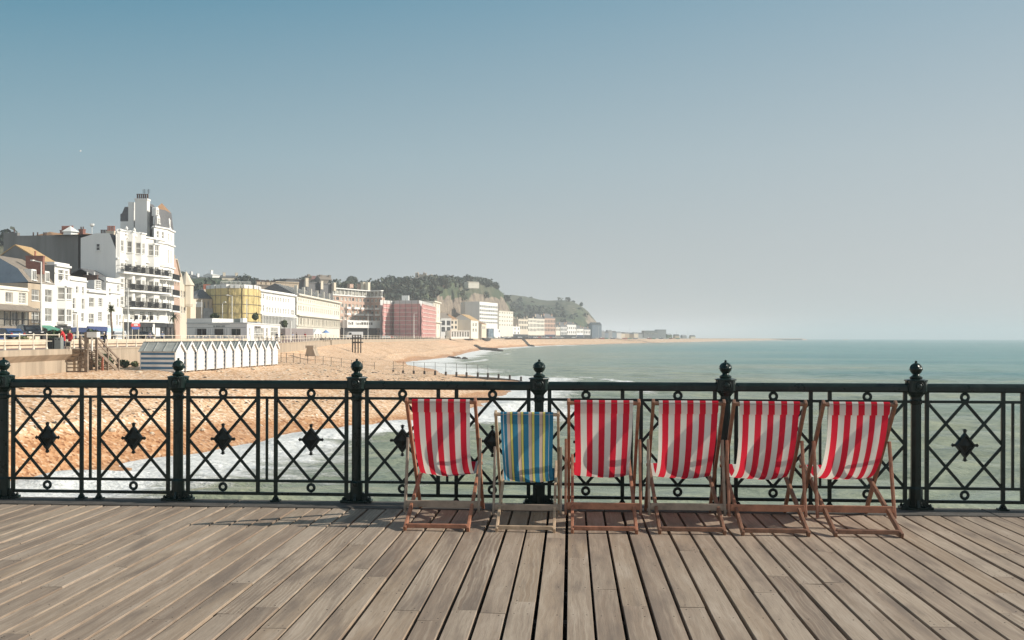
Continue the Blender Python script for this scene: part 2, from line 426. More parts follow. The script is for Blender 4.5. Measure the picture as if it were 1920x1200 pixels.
def hill_material():
    m = bpy.data.materials.new('hill_ground'); nt, b = nodes(m); M['hill_ground'] = m
    pos = geo(nt)
    at = N(nt, 'ShaderNodeAttribute', attribute_name='rock').outputs['Fac']
    gr = N(nt, 'ShaderNodeAttribute', attribute_name='grass').outputs['Fac']
    n1 = noise(nt, pos, .045, 6, .62); n2 = noise(nt, mapping(nt, pos, (1, 1, 1.3)), .10, 7, .72)
    wood = ramp(nt, n1, [(.32, (.030,.048,.026)), (.52, (.055,.078,.036)), (.7, (.10,.115,.055))])
    grass = ramp(nt, n1, [(.32, (.062,.076,.042)), (.55, (.105,.108,.066)), (.7, (.17,.15,.10))])
    rock = ramp(nt, n2, [(.30, (.09,.07,.058)), (.43, (.19,.15,.115)), (.55, (.28,.225,.17)), (.66, (.38,.31,.225)), (.8, (.50,.42,.31))])
    c = mixc(nt, ramp(nt, math_(nt, 'ADD', gr, math_(nt, 'MULTIPLY', math_(nt, 'SUBTRACT', n1, .5), .9)), [(.42, (0,0,0)), (.58, (1,1,1))]), wood, grass)
    c = mixc(nt, ramp(nt, math_(nt, 'ADD', at, math_(nt, 'MULTIPLY', math_(nt, 'SUBTRACT', n2, .5), .9)), [(.45, (0,0,0)), (.56, (1,1,1))]), c, rock)
    L_(nt, c, b.inputs['Base Color']); b.inputs['Roughness'].default_value = .9
    bump(nt, b, n2, .8, 4.0)
hill_material()

# ------------------------------------------------------------------ light, air, camera
SUN = Vector((1.705, .10, 1.0)).normalized()
elev = math.asin(SUN.z); az = math.atan2(SUN.x, SUN.y)      # azimuth from +Y towards +X
w = bpy.data.worlds.new('World'); bpy.context.scene.world = w; w.use_nodes = True
nt = w.node_tree; bg = nt.nodes['Background']
sky = nt.nodes.new('ShaderNodeTexSky'); sky.sky_type = 'NISHITA'; sky.sun_disc = False
sky.sun_elevation = elev; sky.sun_rotation = az
sky.altitude = 0; sky.air_density = 1.0; sky.dust_density = 3.2; sky.ozone_density = 1.6
tc = nt.nodes.new('ShaderNodeTexCoord').outputs['Generated']
sp = nt.nodes.new('ShaderNodeSeparateXYZ'); L_(nt, tc, sp.inputs[0])
el = math_(nt, 'DIVIDE', math_(nt, 'ARCSINE', math_(nt, 'MAXIMUM', math_(nt, 'MINIMUM', sp.outputs[2], 1.0), 0.0)), math.pi/2)
hl_ = math_(nt, 'SQRT', math_(nt, 'ADD', math_(nt, 'MULTIPLY', sp.outputs[0], sp.outputs[0]), math_(nt, 'MULTIPLY', sp.outputs[1], sp.outputs[1])))
cz = math_(nt, 'DIVIDE', math_(nt, 'ADD', math_(nt, 'MULTIPLY', sp.outputs[0], math.sin(az)), math_(nt, 'MULTIPLY', sp.outputs[1], math.cos(az))), math_(nt, 'MAXIMUM', hl_, .001))
tt = ramp(nt, math_(nt, 'MULTIPLY', math_(nt, 'ADD', cz, .5), 1/.95), [(0, (0,0,0)), (1, (1,1,1))])
q = lambda c: tuple(v*.895 for v in c)
away = ramp(nt, el, [(0, q((.46,.50,.495))), (.03, q((.37,.44,.455))), (.06, q((.335,.415,.44))), (.111, q((.245,.395,.465))), (.208, q((.055,.245,.370))), (.3, q((.07,.23,.345))), (.5, q((.07,.18,.28))), (1, q((.07,.16,.25)))])
toward = ramp(nt, el, [(0, q((.60,.608,.602))), (.04, q((.55,.58,.59))), (.111, q((.46,.535,.57))), (.208, q((.28,.42,.51))), (.32, q((.55,.62,.65))), (.5, q((.26,.38,.46))), (1, q((.07,.16,.25)))])
hazy = mixc(nt, tt, away, toward)
# low glow added to the unseen sky behind the camera, lifting shaded walls
back_fill = ramp(nt, math_(nt, 'MULTIPLY', math_(nt, 'ADD', math_(nt, 'MULTIPLY', sp.outputs[1], -1.0), .15), 1.6), [(0, (0,0,0)), (1, (1,1,1))])
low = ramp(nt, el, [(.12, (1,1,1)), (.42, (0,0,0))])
hazy = mixc(nt, math_(nt, 'MULTIPLY', math_(nt, 'MULTIPLY', back_fill, low), .9), hazy, q((.84,.85,.84)))
sc10 = nt.nodes.new('ShaderNodeVectorMath'); sc10.operation = 'SCALE'; sc10.inputs['Scale'].default_value = 10.0; L_(nt, hazy, sc10.inputs[0])
# the physical sky, toned towards the milky sea air of the day
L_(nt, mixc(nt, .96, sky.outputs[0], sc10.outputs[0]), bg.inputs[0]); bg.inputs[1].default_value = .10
sl = bpy.data.lights.new('sun', 'SUN'); sl.energy = 5.0; sl.angle = R(.53); sl.color = (1, .925, .81)
so = bpy.data.objects.new('sun', sl); C.objects.link(so); so.rotation_euler = SUN.to_track_quat('Z', 'Y').to_euler()
so.location = (30, 0, 40)
cd = bpy.data.cameras.new('camera'); co = bpy.data.objects.new('camera', cd); C.objects.link(co)
cd.sensor_width = 36; cd.lens = F/1920*36; cd.clip_start = .1; cd.clip_end = 30000
cd.shift_y = (632.3-600)/1920
co.matrix_world = Matrix.Translation((0,0,CAMZ)) @ Matrix.Rotation(TH, 4, 'Z') @ Matrix.Rotation(math.pi/2, 4, 'X') @ Matrix.Rotation(.0025, 4, 'Z')
sc = bpy.context.scene; sc.camera = co
sc.view_settings.view_transform = 'Standard'; sc.view_settings.look = 'None'; sc.view_settings.exposure = .16; sc.view_settings.gamma = 1
sc.cycles.max_bounces = 6; sc.cycles.volume_bounces = 1

def haze():
    m = bpy.data.materials.new('haze_air'); m.use_nodes = True; nt = m.node_tree
    for n in list(nt.nodes): nt.nodes.remove(n)
    out = nt.nodes.new('ShaderNodeOutputMaterial'); v = nt.nodes.new('ShaderNodeVolumePrincipled')
    v.inputs['Color'].default_value = (.83,.875,.925,1); v.inputs['Density'].default_value = HAZE
    v.inputs['Anisotropy'].default_value = 0.0
    L_(nt, v.outputs[0], out.inputs['Volume']); M['haze_air'] = m
    b = MB(); b.box(-3500, 9000, -300, 9800, -11, 82)
    o = b.build('haze', 'haze_air'); tag(o, kind='stuff')
HAZE = .00030
haze()

# ------------------------------------------------------------------ sea and beach
# distance d straight out from the camera; lateral offset of the water's edge and of the sea wall
WD = [20, 30, 40, 48.4, 50.6, 54, 58, 60, 67, 72, 76.6, 80.5, 90, 100, 118.8, 140, 160, 167, 172, 185, 209, 218, 240, 278, 300, 353, 450, 581, 792, 1000, 1245, 2400, 3300, 3500]
WL = [-27, -25.5, -24.6, -24.1, -23.3, -21.6, -20.3, -18.6, -16.8, -16.2, -13.1, -9, -5.8, -3.6, -1, .6, 1.4, -.5, -6, -13, -15.7, -18, -25, -29.8, -27, -20.8, -20, -15, 17, 84, 160, 565, 950, 1040]
AD = [20, 60, 76, 79, 95, 137, 180, 228, 250, 293, 360, 450, 581, 700, 792, 900, 1000, 1050, 1245, 1600, 2400, 3300, 3500]
AL = [-33.4, -33.4, -33.6, -35.6, -35.9, -34.6, -37.5, -42.5, -44, -44.6, -42, -38, -33, -8, 4, 28, 55, 70, 130, 250, 500, 880, 1020]
def lw(d): return float(np.interp(d, WD, WL))
def la(d): return float(np.interp(d, AD, AL))
def zwall(d): return float(np.interp(d, [20, 60, 82, 110, 160, 230, 300, 600, 3500], [-1.6, -1.35, -1.15, -1.0, -.8, -.45, -.2, -.1, -.1]))
def beach_z(L, d):
    a, b = la(d), lw(d); t = (b-L)/max(2.0, b-a)         # 0 at the water, 1 at the wall
    zb = zwall(d)
    wdt = b-a
    if t < 0: return SEA + t*wdt*.10
    s = t*wdt
    e = float(np.interp(d, [60, 80, 112, 132, 146, 165, 215, 300, 600], [1.75, 1.75, 1.65, .95, .68, .58, .8, 1.1, 1.3]))
    return SEA + (zb-SEA)*(1-(1-min(1, t))**e)
def beach():
    ds = list(np.concatenate([np.arange(20, 180, 1.5), np.arange(180, 400, 4), np.geomspace(400, 3500, 60)]))
    ts = np.concatenate([np.linspace(-.8, 0, 7)[:-1], np.linspace(0, 1, 44)])
    vs = []; wet = []
    for i, d in enumerate(ds):
        a, b = la(d)-.3, lw(d)
        for t in ts:
            L = b+(a-b)*t if t >= 0 else b - t*12
            dd = d
            z = beach_z(L, d)
            if 0 < t < .97:
                z += .10*math.sin(L*.9+d*.11)*math.sin(d*.23+L*.2)+.06*math.sin(d*.71+L*1.3)
                # shingle berms left by the tide
                z += .16*math.exp(-((t-.34-.03*math.sin(d*.09))/.03)**2)
            vs.append(tuple(LD(L, dd, z)))
            wd = (b-L)
            wet.append(max(0, min(1, 1-(wd-.5-.8*math.sin(d*.13))/3.4)) if wd > 0 else 1)
    n = len(ts)
    fs = [(i*n+j, i*n+j+1, (i+1)*n+j+1, (i+1)*n+j) for i in range(len(ds)-1) for j in range(n-1)]
    fs = [f[::-1] for f in fs]
    me = bpy.data.meshes.new('beach'); me.from_pydata(vs, [], fs); me.materials.append(M['shingle'])
    at = me.attributes.new('wet', 'FLOAT', 'POINT'); at.data.foreach_set('value', wet)
    me.polygons.foreach_set('use_smooth', [True]*len(fs)); me.update()
    if me.polygons[0].normal.z < 0: me.flip_normals()
    tag(link('beach', me), kind='structure')
beach()

def sea():
    nr = np.random.RandomState(3)
    d = 16*np.power(9600/16, np.linspace(0, 1, 430)); a = np.radians(np.linspace(-64, 64, 300))
    D, A = np.meshgrid(d, a, indexing='ij')
    X = D*np.sin(A); Y = D*np.cos(A)
    # lateral / depth coordinates
    Ls = X*RX+Y*RY; Ds = X*FX+Y*FY
    Z = np.zeros_like(X)
    for k in range(16):
        wl = nr.uniform(1.8, 9.0); th = math.pi/2+nr.normal(0, .35)+.25; amp = .014*wl**.85
        kx, ky = math.cos(th)*2*math.pi/wl, math.sin(th)*2*math.pi/wl
        ph = nr.uniform(0, 6.28)
        s = np.sin(kx*X+ky*Y+ph+.8*np.sin(X*.05+k)); fade = np.clip(1.2-D*.010/wl*2.2, 0, 1)
        Z += amp*(s+.35*np.cos(2*(kx*X+ky*Y+ph)))*fade
    edge = np.interp(Ds, WD, WL); off = Ls-edge            # metres out from the water's edge
    # the edge is not a straight distance where it runs across the view: use distance to the polyline
    px = np.array([b for b in WL]); py = np.array(WD)
    dist = np.full(X.shape, 1e9)
    for i in range(len(px)-1):
        ax, ay, bx, by = px[i], py[i], px[i+1], py[i+1]
        ux, uy = bx-ax, by-ay; t = np.clip(((Ls-ax)*ux+(Ds-ay)*uy)/(ux*ux+uy*uy), 0, 1)
        dist = np.minimum(dist, np.hypot(Ls-ax-t*ux, Ds-ay-t*uy))
    dist = np.where(off > 0, dist, 0)
    shallow = np.exp(-dist/95.0)
    wob = 2.2*np.sin(Ds*.16)+1.5*np.sin(Ls*.31+Ds*.07)
    near = np.clip((Ds-20)/400, 0, 1)
    width = 7.5+wob*.9+near*5+6*np.exp(-((Ds-98)/22)**2)+5*np.exp(-((Ds-45)/12)**2)+8*np.exp(-((Ds-255)/60)**2)
    foam = np.clip(1.22-dist/np.maximum(3, width), -.6, 1.05)
    # second line of breakers a little further out
    brk = np.exp(-((dist-15-3*np.sin(Ds*.05+Ls*.06))/2.0)**2)*(.30+.5*np.clip(np.sin(Ds*.045+1.0), 0, 1))
    foam = np.maximum(foam, brk*1.15-.10)
    foam = np.where(Ds > 900, np.clip(1.0-dist/9.0, 0, 1), foam)
    Z += np.where(off > 0, .35*np.exp(-((dist-3.0)/1.6)**2)*(.6+.4*np.sin(Ds*.2)), 0)
    Z *= np.clip(dist/2.0, .1, 1)
    Z += SEA
    vs = np.stack([X.ravel(), Y.ravel(), Z.ravel()], 1)
    n0, n1 = X.shape
    idx = np.arange(n0*n1).reshape(n0, n1)
    fs = np.stack([idx[:-1, :-1].ravel(), idx[:-1, 1:].ravel(), idx[1:, 1:].ravel(), idx[1:, :-1].ravel()], 1)
    me = bpy.data.meshes.new('sea'); me.from_pydata(vs.tolist(), [], fs.tolist()); me.materials.append(M['sea_water'])
    for nm, arr in (('shallow', shallow), ('foam', foam)):
        at = me.attributes.new(nm, 'FLOAT', 'POINT'); at.data.foreach_set('value', arr.ravel().astype(np.float32))
    me.polygons.foreach_set('use_smooth', [True]*len(fs)); me.update()
    if me.polygons[0].normal.z < 0: me.flip_normals()
    tag(link('sea', me), kind='structure')
sea()

# ------------------------------------------------------------------ pier deck
YR = 8.90           # line of the railing
def deck():
    PIT, GAP = .1577, .020
    mb = MB(); rnd = []
    y1 = 8.60; nail = []
    k0 = int(-9.5/PIT); k1 = int(9.5/PIT)
    for k in range(k0, k1):
        xa = .13 + k*PIT + GAP/2; xb = xa + PIT - GAP
        y = -6 + rng.uniform(0, 3); cuts = [-6.0]
        while y < y1-.5:
            cuts.append(y); y += rng.uniform(1.9, 3.6)
        if y1-cuts[-1] < .35: cuts.pop()
        cuts.append(y1 + rng.uniform(-.006, .006))
        jx = rng.uniform(-.002, .002)
        for a, b in zip(cuts[:-1], cuts[1:]):
            z = rng.uniform(-.0035, 0); s = rng.uniform(-.0025, .0025); t = rng.uniform(-.0015, .0015)
            p0, p1 = a+.0012, b-.0012
            c = .0016
            x0, x1 = xa+jx+s, xb+jx+s
            ins = [(x0+c, p0, z+t), (x1-c, p0, z-t), (x1-c, p1, z-t), (x0+c, p1, z+t)]
            mid = [(x0, p0, z+t-c), (x1, p0, z-t-c), (x1, p1, z-t-c), (x0, p1, z+t-c)]
            bot = [(x0, p0, -.05), (x1, p0, -.05), (x1, p1, -.05), (x0, p1, -.05)]
            n0 = len(mb.f)
            mb.add(ins+mid+bot, [(0,1,2,3)]+[(4+i, 4+(i+1) % 4, (i+1) % 4, i) for i in range(4)]+[(8+i, 8+(i+1) % 4, 4+(i+1) % 4, 4+i) for i in range(4)])
            r = (rng.random(), rng.random()**1.5, rng.random())
            rnd += [r]*(len(mb.f)-n0)
            yy = math.ceil((p0+.03)/.6)*.6
            scr = [p0+.04, p1-.04]
            while yy < p1-.05:
                scr.append(yy+rng.uniform(-.012,.012)); yy += .6
            nail += [(x, q, z) for q in scr for x in (x0+.032, x1-.032)]
    o = mb.build('pier_deck', 'deck_planks')
    ca = o.data.color_attributes.new('board', 'FLOAT_COLOR', 'CORNER')
    buf = []
    for p in o.data.polygons: buf += [*rnd[p.index], 1.0]*p.loop_total
    ca.data.foreach_set('color', buf)
    tag(o, kind='structure')
    nb = MB()
    for x, q, z in nail: nb.lathe((x, q, z-.003), [(.0042, 0), (.0042, .0036)], 6)
    so_ = nb.build('deck_screws', 'timber_dark', o); tag(so_, kind='stuff')
    jb = MB()
    y = -6
    while y < 8.6: jb.box(-9.6, 9.6, y, y+.075, -.30, -.052); y += .6
    jb.box(-9.6, 9.6, -6, 8.9, -.36, -.302)  # solid dark sheet added below the joists so the plank gaps look black
    j = jb.build('joists_and_dark_sheet', 'timber_dark', o); tag(j, kind='structure')
    eb = MB(); x = -9.6
    while x < 9.6:
        eb.box(x, x+3.29, 8.61, 8.975, -.36, .006+rng.uniform(-.002,.002)); x += 3.3
    e = eb.build('deck_edge_beam', 'beam_wood', o); bevel(e, .006, 2); tag(e, kind='structure')
deck()

# ------------------------------------------------------------------ pier railing
def railing():
    root = thing('pier_railing', 'dark green ornamental cast iron railing with diamond lattice panels along the pier edge', 'railing', (0, YR, 0))
    X0, STEP = -.28, 1.648
    # one post (local to the railing root)
    pb = MB()
    pb.lathe((0,0,0), [(.058,.025),(.058,.185),(.050,.195),(.045,.205),(.044,.92),(.052,.93),(.054,.955),(.047,.965),(.047,.985),(.07,1.015)], 8, phase=R(22.5))
    hb = MB()
    hb.add([], [])
    s_ = .076; c_ = .018
    poly = [(-s_+c_,-s_),(s_-c_,-s_),(s_,-s_+c_),(s_,s_-c_),(s_-c_,s_),(-s_+c_,s_),(-s_,s_-c_),(-s_,-s_+c_)]
    hb.prism(poly, 1.035, 1.128)
    hb.lathe((0,0,0), [(.068,1.008),(.09,1.035)], 8, phase=R(22.5))
    hb.lathe((0,0,0), [(.098,1.124),(.098,1.136),(.07,1.142)], 8, phase=R(22.5))
    for k in range(4):
        a = k*math.pi/2; n = Vector((math.sin(a), -math.cos(a), 0)); t = Vector((math.cos(a), math.sin(a), 0))
        c = Vector((0,0,1.08))
        for r_in, r_out, n0, n1 in ((.0, .024, .078, .094), (.032, .043, .074, .084)):
            seg = 18; vs = []
            prof = [(r_out, n0-.012), (r_out, n1-.004), ((r_out+r_in)/2, n1), (r_in+.0005, n1-(0 if r_in == 0 else .004)), (r_in+.0005, n0-.012)]
            for rr, nn in prof:
                vs += [c+n*nn+(t*math.cos(2*math.pi*i/seg)+Vector((0,0,1))*math.sin(2*math.pi*i/seg))*rr for i in range(seg)]
            hb.add(vs, [(j*seg+i, j*seg+(i+1) % seg, (j+1)*seg+(i+1) % seg, (j+1)*seg+i) for j in range(len(prof)-1) for i in range(seg)])
    fb = MB()
    fb.lathe((0,0,0), [(.045,1.140),(.053,1.150),(.053,1.160),(.042,1.168),(.030,1.176),(.027,1.188)], 16)
    seg = 24; prof = [(.026,1.184),(.040,1.196),(.050,1.212),(.0515,1.222),(.058,1.226),(.058,1.231),(.0515,1.234),(.050,1.244),(.044,1.258),(.033,1.272),(.018,1.281),(.010,1.284),(.010,1.290),(.012,1.296),(.006,1.303)]
    vs = []
    for r, z in prof:
        rib = .10 if 1.234 < z < 1.282 else 0
        vs += [Vector((r*(1+rib*(1 if i % 3 == 0 else -.45))*math.cos(2*math.pi*i/seg), r*(1+rib*(1 if i % 3 == 0 else -.45))*math.sin(2*math.pi*i/seg), z)) for i in range(seg)]
    n = len(prof)
    fb.add(vs, [(j*seg+i, j*seg+(i+1) % seg, (j+1)*seg+(i+1) % seg, (j+1)*seg+i) for j in range(n-1) for i in range(seg)]+[tuple(range((n-1)*seg, n*seg))])
    sb = MB()
    sb.box(-.085,.085,-.07,.07,.006,.026)
    for sx in (-1,1):
        sb.extrude([(sx*.05,-.012,.026),(sx*.115,-.012,.03),(sx*.115,-.012,.042),(sx*.058,-.012,.10)], (0,.024,0))
        sb.box(sx*.105-.035, sx*.105+.035, -.05, .05, .006, .03)
        for yy in (-.03,.03): sb.lathe((sx*.115, yy, .03), [(.014,0),(.014,.014),(.008,.018),(.008,.026)], 6)
    sb.extrude([(-.012,-.05,.026),(-.012,-.085,.026),(-.012,-.058,.09)], (.024,0,0))
    ORG0 = ORG[root.name]
    def loc(mbx, name, mt, parent, sm=False):
        me = bpy.data.meshes.new(name); me.from_pydata([tuple(p) for p in mbx.v], [], mbx.f); me.materials.append(M[mt])
        if sm: me.polygons.foreach_set('use_smooth', [True]*len(mbx.f))
        me.update(); return link(name, me, parent)
    proto = loc(pb, 'post', 'iron_paint', root); bevel(proto, .004, 2)
    h = loc(hb, 'head_block', 'iron_paint', proto); bevel(h, .004, 2, 50)
    f = loc(fb, 'finial', 'iron_paint', proto, True); e = f.modifiers.new('s', 'EDGE_SPLIT'); e.split_angle = R(50)
    s = loc(sb, 'base_shoe', 'iron_paint', proto); bevel(s, .003, 2)
    # one handrail length, local to mid-bay
    hl = MB(); w2 = STEP/2-.07
    prof = [(-.038,1.040),(-.030,1.026),(.030,1.026),(.038,1.040),(.038,1.075),(.030,1.094),(.014,1.104),(-.014,1.104),(-.030,1.094),(-.038,1.075)]
    hl.extrude([(-w2,y,z) for y,z in prof], (2*w2,0,0))
    # one lattice panel
    ZT, ZB, Z2, ZL = .945, .190, .074, 1.03
    def panel(xa, xb, feet):
        p = MB(); xm = (xa+xb)/2; zm = (ZT+ZB)/2; t = .017
        for x in (xa, xb): p.box(x-.017, x+.017, -.012, .012, Z2, ZL)
        for z0, z1, dy in ((ZT, zm, 0),):
            pass
        lines = [((xa,ZT),(xb,ZB)), ((xb,ZT),(xa,ZB)), ((xm,ZT),(xa,zm)), ((xm,ZT),(xb,zm)), ((xa,zm),(xm,ZB)), ((xb,zm),(xm,ZB))]
        for i, (a, b) in enumerate(lines):
            dy = .0045 if i in (0, 3, 4) else -.0045
            p.bar((a[0], dy, a[1]), (b[0], dy, b[1]), .026, .013, up=(0,1,0))
        for x in feet:
            p.box(x-.014, x+.014, -.012, .012, .02, Z2)
            p.box(x-.042, x+.042, -.04, .04, .006, .02); p.lathe((x,-.024,.02), [(.012,0),(.012,.012),(.007,.02)], 6); p.lathe((x,.024,.02), [(.012,0),(.012,.012),(.007,.02)], 6)
            p.extrude([(x-.035,-.01,.02),(x+.035,-.01,.02),(x+.014,-.01,.055),(x-.014,-.01,.055)], (0,.02,0))
        po = loc(p, 'lattice_panel', 'iron_paint', root); bevel(po, .0025, 1)
        b = MB(); hx, hz = .088, .116
        cc = Vector((xm, 0, zm))
        for sgn in (-1, 1):
            y0, y1, y2, y3 = sgn*.012, sgn*.030, sgn*.018, sgn*.034
            def dia(k, y): return [cc+Vector((0,y,hz*k)), cc+Vector((hx*k,y,0)), cc+Vector((0,y,-hz*k)), cc+Vector((-hx*k,y,0))]
            rings = [dia(1,0), dia(1,y0), dia(.93,y1), dia(.72,y1), dia(.66,y2), dia(.5,y2)]
            vs = [v for rg_ in rings for v in rg_]+[cc+Vector((0,y3,0))]
            fs = [(j*4+i, j*4+(i+1) % 4, (j+1)*4+(i+1) % 4, (j+1)*4+i) for j in range(5) for i in range(4)]+[(20+i, 20+(i+1) % 4, 24) for i in range(4)]
            b.add(vs, fs if sgn > 0 else [q[::-1] for q in fs])
        for dx, dz in ((0,1),(0,-1),(1,0),(-1,0)):
            c = cc+Vector((dx*(hx+.008), 0, dz*(hz+.008)))
            b.obox(c-Vector((.011 if dx == 0 else .012,.012,.012 if dx == 0 else .011)), (.022 if dx == 0 else .024,0,0), (0,.024,0), (0,0,.022))
            tip = c+Vector((dx*.02, 0, dz*.02)); sd = Vector((dz*.024, 0, dx*.018)) if dx == 0 else Vector((0,0,.017))
            bs = c+Vector((dx*.007,0,dz*.007))
            b.extrude([bs-sd+Vector((0,-.009,0)), bs+sd+Vector((0,-.009,0)), tip+Vector((0,-.009,0))], (0,.018,0))
        loc(b, 'diamond_boss', 'iron_boss', po)
        for z in ((ZT+1.026)/2, (ZB+Z2)/2):
            r = MB(); r.ring((xm,0,z), .0300, .0135, 22, 8)
            loc(r, 'ring', 'iron_paint', po, True)
        return po
    def rails():
        q = MB()
        for z, h in ((ZT, .024), (ZB, .024), (Z2, .028)): q.box(-STEP/2+.04, STEP/2-.04, -.013, .013, z-h/2, z+h/2)
        q.box(-.011, .011, -.011, .011, ZB, ZT)
        q_ = loc(q, 'bay_rails', 'iron_paint', root); bevel(q_, .003, 1); return q_
    g = .082
    xa0, xb0 = -STEP/2+.093, -g
    xa1, xb1 = g, STEP/2-.093
    pl = panel(xa0, xb0, [xb0]); pr = panel(xa1, xb1, [xa1]); pr2 = panel(xa1, xb1, []); pl2 = panel(xa0, xb0, [])
    hr = loc(hl, 'handrail', 'iron_paint', root); bevel(hr, .003, 1); br = rails()
    useL, useR, useR2, useL2 = [], [], [], []
    first = {}
    def place(o, x):
        if o.name in first:
            c = copy_tree(o, root); c.location.x = x
        else:
            first[o.name] = 1; o.location.x = x
    ks = range(-5, 7)
    for k in ks: place(proto, X0+k*STEP)
    for k in list(ks)[:-1]:
        xm = X0+(k+.5)*STEP
        place(hr, xm); place(br, xm)
        place(pl if k in (-4,-3,0,1,2) else pl2, xm)
        place(pr if k != 0 and k != 2 else pr2, xm)
railing()

# ------------------------------------------------------------------ deckchairs
CURVE = ((7.915,.965), (7.95,.61), (8.19,.165), (8.74,.405))
def canvas_mesh(mirror, seed=0, flap=.085, hw=.2315, top=(7.90,.98), y0=7.90):
    nu, path = 22, []
    # hem flap behind the bar (camera side), over the bar, then the slung seat
    path += [(y0-.012, .985-flap, 0), (y0-.016, .96, 0), (y0-.018, .985, 0), (y0-.008, 1.004, 0), (y0+.006, 1.006, 0), (y0+.017, .992, 0)]
    rg = random.Random(seed); B0, B1, B2, B3 = CURVE; B1 = (B1[0]+rg.uniform(-.012,.012), B1[1]); B2 = (B2[0]+rg.uniform(-.03,.03), B2[1]+rg.uniform(-.025,.02)); wr = [rg.uniform(0,6) for _ in range(6)]
    for i in range(1, 33):
        t = i/32; a, b, c, d = (1-t)**3, 3*t*(1-t)**2, 3*t*t*(1-t), t**3
        path.append((a*B0[0]+b*B1[0]+c*B2[0]+d*B3[0]+(y0-7.90), a*B0[1]+b*B1[1]+c*B2[1]+d*B3[1], t))
    path += [(y0+.862, .404, 1), (y0+.868, .385, 1), (y0+.85, .37, 1)]
    vs = []; uv = []
    n = len(path); ln = [0]
    for i in range(1, n): ln.append(ln[-1]+math.dist(path[i][:2], path[i-1][:2]))
    for i, (y, z, t) in enumerate(path):
        sag = math.sin(math.pi*min(1, t*1.05))**2 if 0 < t < 1 else 0
        for j in range(nu+1):
            u = j/nu; x = (u*2-1)*hw*(1-.045*sag)
            bow = (1-(2*u-1)**2)
            vs.append((x, y-.012*sag*bow*(1-t)+.004*math.sin(14*u+wr[2])*(1-t)*min(1, 6*t)+.003*math.sin(8*u+11*t+wr[3])*sag, z+.016*sag-.050*sag*bow+.006*math.sin(9*u+5*t+wr[0])*sag+.0035*math.sin(31*u+wr[1]+6*t)*sag))
            uv.append(((1-u) if mirror else u, ln[i]/ln[-1]))
    fs = [(i*(nu+1)+j, i*(nu+1)+j+1, (i+1)*(nu+1)+j+1, (i+1)*(nu+1)+j) for i in range(n-1) for j in range(nu)]
    return vs, fs, uv
def deckchair(label, stripe, mirror, wood, wood2, group):
    root = thing('deckchair', label, 'deckchair', (0,0,0), group)
    def part(mb, name, mt, parent=root, bv=.004):
        o = mb.build(name, mt, parent); bevel(o, bv, 2); return o
    YB, YT, ZTp = 8.66, 7.885, 1.005
    for s in (-1, 1):
        b = MB(); x = s*.275
        b.bar((x, YB, .008), (x, YT, ZTp), .024, .045, up=(0,1,.5)); part(b, 'back_rail', wood)
        b = MB(); x = s*.245
        b.bar((x, 7.64, .012), (x, 8.78, .455), .024, .045); part(b, 'seat_rail', wood)
        b = MB(); x = s*.298
        b.bar((x, 7.975, .085), (x, 8.115, .675), .021, .038, up=(0,1,0)); part(b, 'prop_leg', wood2)
    b = MB(); b.tube((-.29, 7.90, .982), (.29, 7.90, .982), .0165, 10); part(b, 'top_bar', wood, bv=.001)
    b = MB(); b.tube((-.26, 8.755, .388), (.26, 8.755, .388), .0155, 10); part(b, 'seat_bar', wood, bv=.001)
    b = MB(); b.box(-.2875, .2875, 7.968, 7.988, .128, .182); part(b, 'prop_board', wood2)
    b = MB(); b.box(-.233, .233, 7.655, 7.687, .020, .052); part(b, 'rear_crossbar', wood)
    b = MB(); b.box(-.262, .262, 8.615, 8.64, .03, .075); part(b, 'front_crossbar', wood)
    vs, fs, uv = canvas_mesh(mirror, sum(map(ord, label)))
    me = bpy.data.meshes.new('canvas'); me.from_pydata(vs, [], fs); me.materials.append(M[stripe])
    ul = me.uv_layers.new(name='UVMap')
    for p in me.polygons:
        for li in p.loop_indices: ul.data[li].uv = uv[me.loops[li].vertex_index]
    me.polygons.foreach_set('use_smooth', [True]*len(fs)); me.update()
    c = link('canvas', me, root)
    sl_ = c.modifiers.new('Solid', 'SUBSURF'); sl_.levels = 1; sl_.render_levels = 1
    return root
G = 'striped deckchairs in a row facing the sea'
spec = [(-1.033, 0, 1, 'red and white striped deckchair at the left end of the row, facing the sea', 'canvas_red_white', False, 'wood_red', 'wood_grey'),
        (-.344, .004, .905, 'small blue, yellow and pink striped deckchair with pale wooden frame', 'canvas_blue_yellow', False, 'wood_pale', 'wood_grey'),
        (.262, -.002, 1, 'red and white striped deckchair next to the blue and yellow one, on its right', 'canvas_red_white', False, 'wood_red', 'wood_red'),
        (.926, .004, 1, 'red and white striped deckchair third from the right end, standing left of a railing post', 'canvas_red_white', True, 'wood_brown', 'wood_grey'),
        (1.555, -.003, 1, 'red and white striped deckchair second from the right, just right of a railing post', 'canvas_red_white', True, 'wood_brown', 'wood_red'),
        (2.242, .006, 1, 'red and white striped deckchair at the right end of the row, reddish brown frame', 'canvas_red_white', True, 'wood_brown', 'wood_red')]
for X, rz, s, lab, stripe, mir, wa, wb in spec:
    ch = deckchair(lab, stripe, mir, wa, wb, G)
    # turn about its own middle
    if s != 1:
        ch.scale = (.90, s, s); ch.location = (X, 7.65*(1-s)+rng.uniform(-.01,.01), 0)
    else:
        ch.rotation_euler.z = rz; ch.location = (X+8.2*math.sin(rz), rng.uniform(-.012,.012)+8.2*(1-math.cos(rz)), 0)
